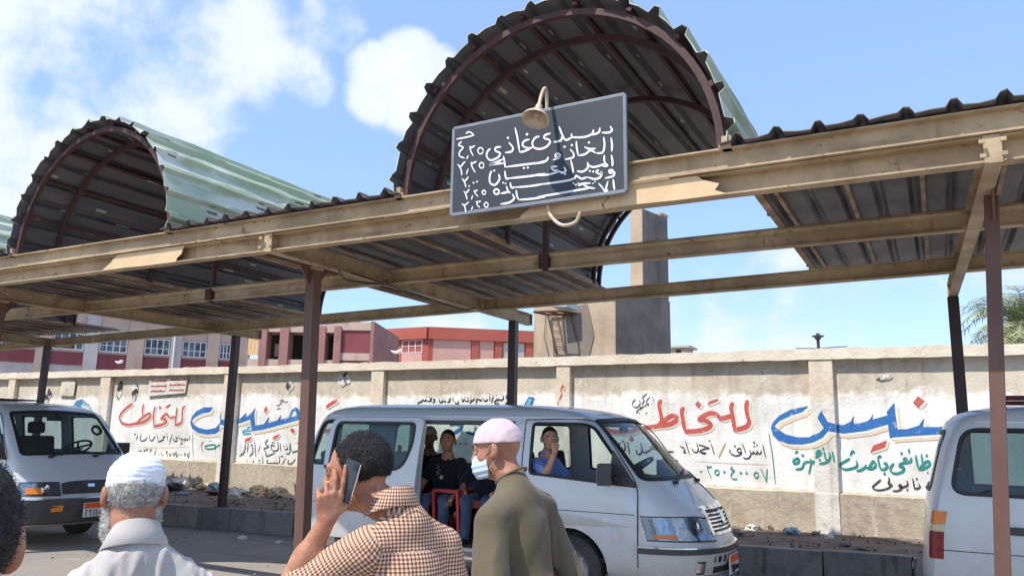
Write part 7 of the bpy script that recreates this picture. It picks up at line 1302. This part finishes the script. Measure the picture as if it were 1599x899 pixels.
# ------------------------------------------------------------------ litter on the dirt strip
def ground_z(x, y):
    t = max(0., min(1., (y-kerb_y(x)-.14)/(12.02-kerb_y(x)-.14))); return .335+.05*t*t+.028*float(fnoise(x*1.7, y*1.9, 0, 3))*min(1, 3*t)
def crumple(sx, sy, sz, seed, rough=.35):
    bm = bmesh.new(); bmesh.ops.create_icosphere(bm, subdivisions=3, radius=1); r = random.Random(seed); off = Vector((r.uniform(0, 50), r.uniform(0, 50), 0))
    for v in bm.verts:
        n = mnoise.noise(v.co*1.6+off)*.9+mnoise.noise(v.co*4.2+off)*.5; v.co = v.co*(1+rough*n*1.6); v.co = Vector((v.co.x*sx, v.co.y*sy, max(v.co.z, -.55)*sz+.5*sz))
    me = bpy.data.meshes.new('crumple'); bm.to_mesh(me); bm.free(); return me
LM = {'white': pm('litter white', lin(226, 222, 214), .8, c2=lin(190, 184, 174), sc=16), 'cream': pm('litter cream', lin(214, 190, 150), .8, c2=lin(188, 160, 120), sc=14), 'black': pm('litter black plastic', lin(34, 32, 36), .35, c2=lin(62, 60, 62), sc=18),
  'orange': pm('litter orange', lin(196, 158, 112), .7, c2=lin(210, 196, 176), sc=16), 'red': pm('litter red', lin(170, 50, 44), .6, c2=lin(200, 190, 180), sc=15, amt=.2), 'blue': pm('litter pale blue', lin(120, 150, 176), .5, c2=lin(190, 204, 212), sc=14),
  'teal': pm('litter teal', lin(110, 176, 168), .5, c2=lin(200, 214, 208), sc=14), 'grey': pm('litter grey', lin(140, 136, 132), .8, c2=lin(104, 100, 98), sc=12), 'card': pm('litter cardboard', lin(176, 136, 96), .85, c2=lin(148, 112, 80), sc=9)}
LG = 'litter scattered along the foot of the wall'
def litter(kind, col, x, y, size, label, seed, cat=None, rz=0.):
    z = ground_z(x, y)-.006
    if kind == 'bag': me = crumple(size, size*.75, size*.62, seed, .42)
    elif kind == 'paper': me = crumple(size, size*.8, size*.55, seed, .6)
    elif kind == 'card':
        mb = MB(); a = size; mb.add([(-a, -a*.6, 0), (a*.1, -a*.62, .02), (a*.12, a*.6, .025), (-a, a*.58, .004), (a, -a*.5, a*.45), (a*.95, a*.55, a*.4)]+[(-a, -a*.6, .012), (a*.1, -a*.62, .034), (a*.12, a*.6, .039), (-a, a*.58, .016), (a-.01, -a*.5, a*.45+.012), (a*.95-.01, a*.55, a*.4+.012)],
          [(0,3,2,1),(1,2,5,4),(6,7,8,9),(7,10,11,8),(0,1,7,6),(1,4,10,7),(4,5,11,10),(5,2,8,11),(2,3,9,8),(3,0,6,9)]); me = mb.mesh('card')
    elif kind == 'bottle':
        mb = MB(); M = Matrix.Translation((0, 0, .036)) @ Matrix.Rotation(PI/2, 4, 'Y'); mb.lathe([(0, -.11), (.03, -.11), (.034, -.10), (.034, .05), (.012, .09), (.012, .12), (0, .12)], 16, 0, M); me = mb.mesh('bottle')
    elif kind == 'stick':
        mb = MB(); mb.cbox((0, 0, .02), (size*2, .07, .03)); me = mb.mesh('stick')
    o = obj({'bag': 'plastic_bag', 'paper': 'crumpled_paper', 'card': 'cardboard_piece', 'bottle': 'plastic_bottle', 'stick': 'wood_strip'}[kind], me, LM[col], None, smooth=25 if kind in ('bag', 'paper') else 40)
    o.location = (x, y, z); o.rotation_euler = (0, 0, rz); tag(o, label, cat or {'bag': 'bag', 'paper': 'paper', 'card': 'cardboard', 'bottle': 'bottle', 'stick': 'strip'}[kind], LG)
for a in [('bag', 'white', -14.0, 11.45, .22, 'white plastic bag at the left end of the litter heap'), ('bag', 'black', -13.75, 11.2, .17, 'black plastic bag at the left end of the litter heap'), ('paper', 'cream', -13.35, 11.6, .15, 'cream paper wad against the wall in the left litter heap'), ('bag', 'blue', -12.95, 11.5, .17, 'pale blue bag against the wall in the litter heap'),
  ('paper', 'red', -12.55, 11.62, .12, 'dark red wrapper leaning on the wall in the litter heap'), ('card', 'card', -12.5, 11.1, .19, 'folded brown cardboard lying in the middle of the litter heap'), ('paper', 'white', -12.15, 11.35, .14, 'white crumpled paper in the middle of the litter heap'), ('bag', 'cream', -11.75, 11.55, .18, 'cream plastic bag against the wall, left of the dark post'), ('paper', 'orange', -11.45, 11.2, .13, 'orange wrapper just left of the dark post'),
  ('bag', 'black', -11.35, 11.5, .15, 'black bag just left of the dark post'), ('bag', 'orange', -10.95, 11.25, .2, 'orange and tan bag directly behind the dark post'), ('paper', 'red', -10.75, 11.6, .11, 'red wrapper against the wall behind the dark post'), ('bag', 'white', -11.6, 10.75, .15, 'white bag on the open dirt left of the dark post'), ('bag', 'white', -10.25, 11.15, .2, 'white bag just right of the dark post'),
  ('paper', 'cream', -9.95, 11.5, .1, 'cream paper wad against the wall, right of the dark post'), ('paper', 'white', -9.8, 10.9, .09, 'small white paper ball right of the dark post'), ('paper', 'orange', -8.95, 11.55, .1, 'orange wrapper against the wall beside the teal bag'), ('bag', 'teal', -8.55, 11.5, .17, 'teal and white plastic bag against the wall behind the minibus tail'), ('stick', 'white', -8.9, 10.75, .22, 'pale flat strip lying on the dirt near the kerb'),
  ('paper', 'grey', -9.4, 10.7, .07, 'grey paper ball near the kerb beside the pale strip'), ('paper', 'white', -8.2, 10.5, .08, 'white scrap near the kerb behind the minibus tail'), ('bottle', 'blue', -12.9, 10.7, .1, 'pale blue plastic bottle lying before the litter heap'),
  ('bag', 'white', -2.45, 11.75, .10, 'white bag at the wall foot beyond the minibus nose'), ('bag', 'blue', -1.9, 11.75, .10, 'pale blue bag at the wall foot, left of the right pilaster'), ('paper', 'grey', -2.55, 11.2, .10, 'grey paper wad on the dirt beyond the minibus nose'), ('paper', 'grey', -1.15, 11.05, .07, 'grey paper wad on the dirt below the right pilaster'), ('card', 'grey', -.95, 10.9, .09, 'grey cardboard flap on the dirt below the right pilaster'), ('paper', 'white', -.2, 10.75, .07, 'white scrap on the dirt near the tail of the right van'), ('paper', 'white', -1.4, 11.55, .06, 'small white scrap near the wall below the right pilaster')]:
    litter(*a, seed=int(abs(a[2])*97), rz=a[2]*3.1)
for x, y, s, lb in [(-9.3, 8.85, .09, 'white scrap in the gutter under the kerb, left piece'), (-8.6, 8.9, .06, 'tiny white scrap in the gutter beside the minibus tail')]:
    o = obj('crumpled_paper', crumple(s, s*.7, s*.4, int(x*-31)), LM['white'], None, smooth=25); o.location = (x, y, .0); tag(o, lb, 'paper', LG)
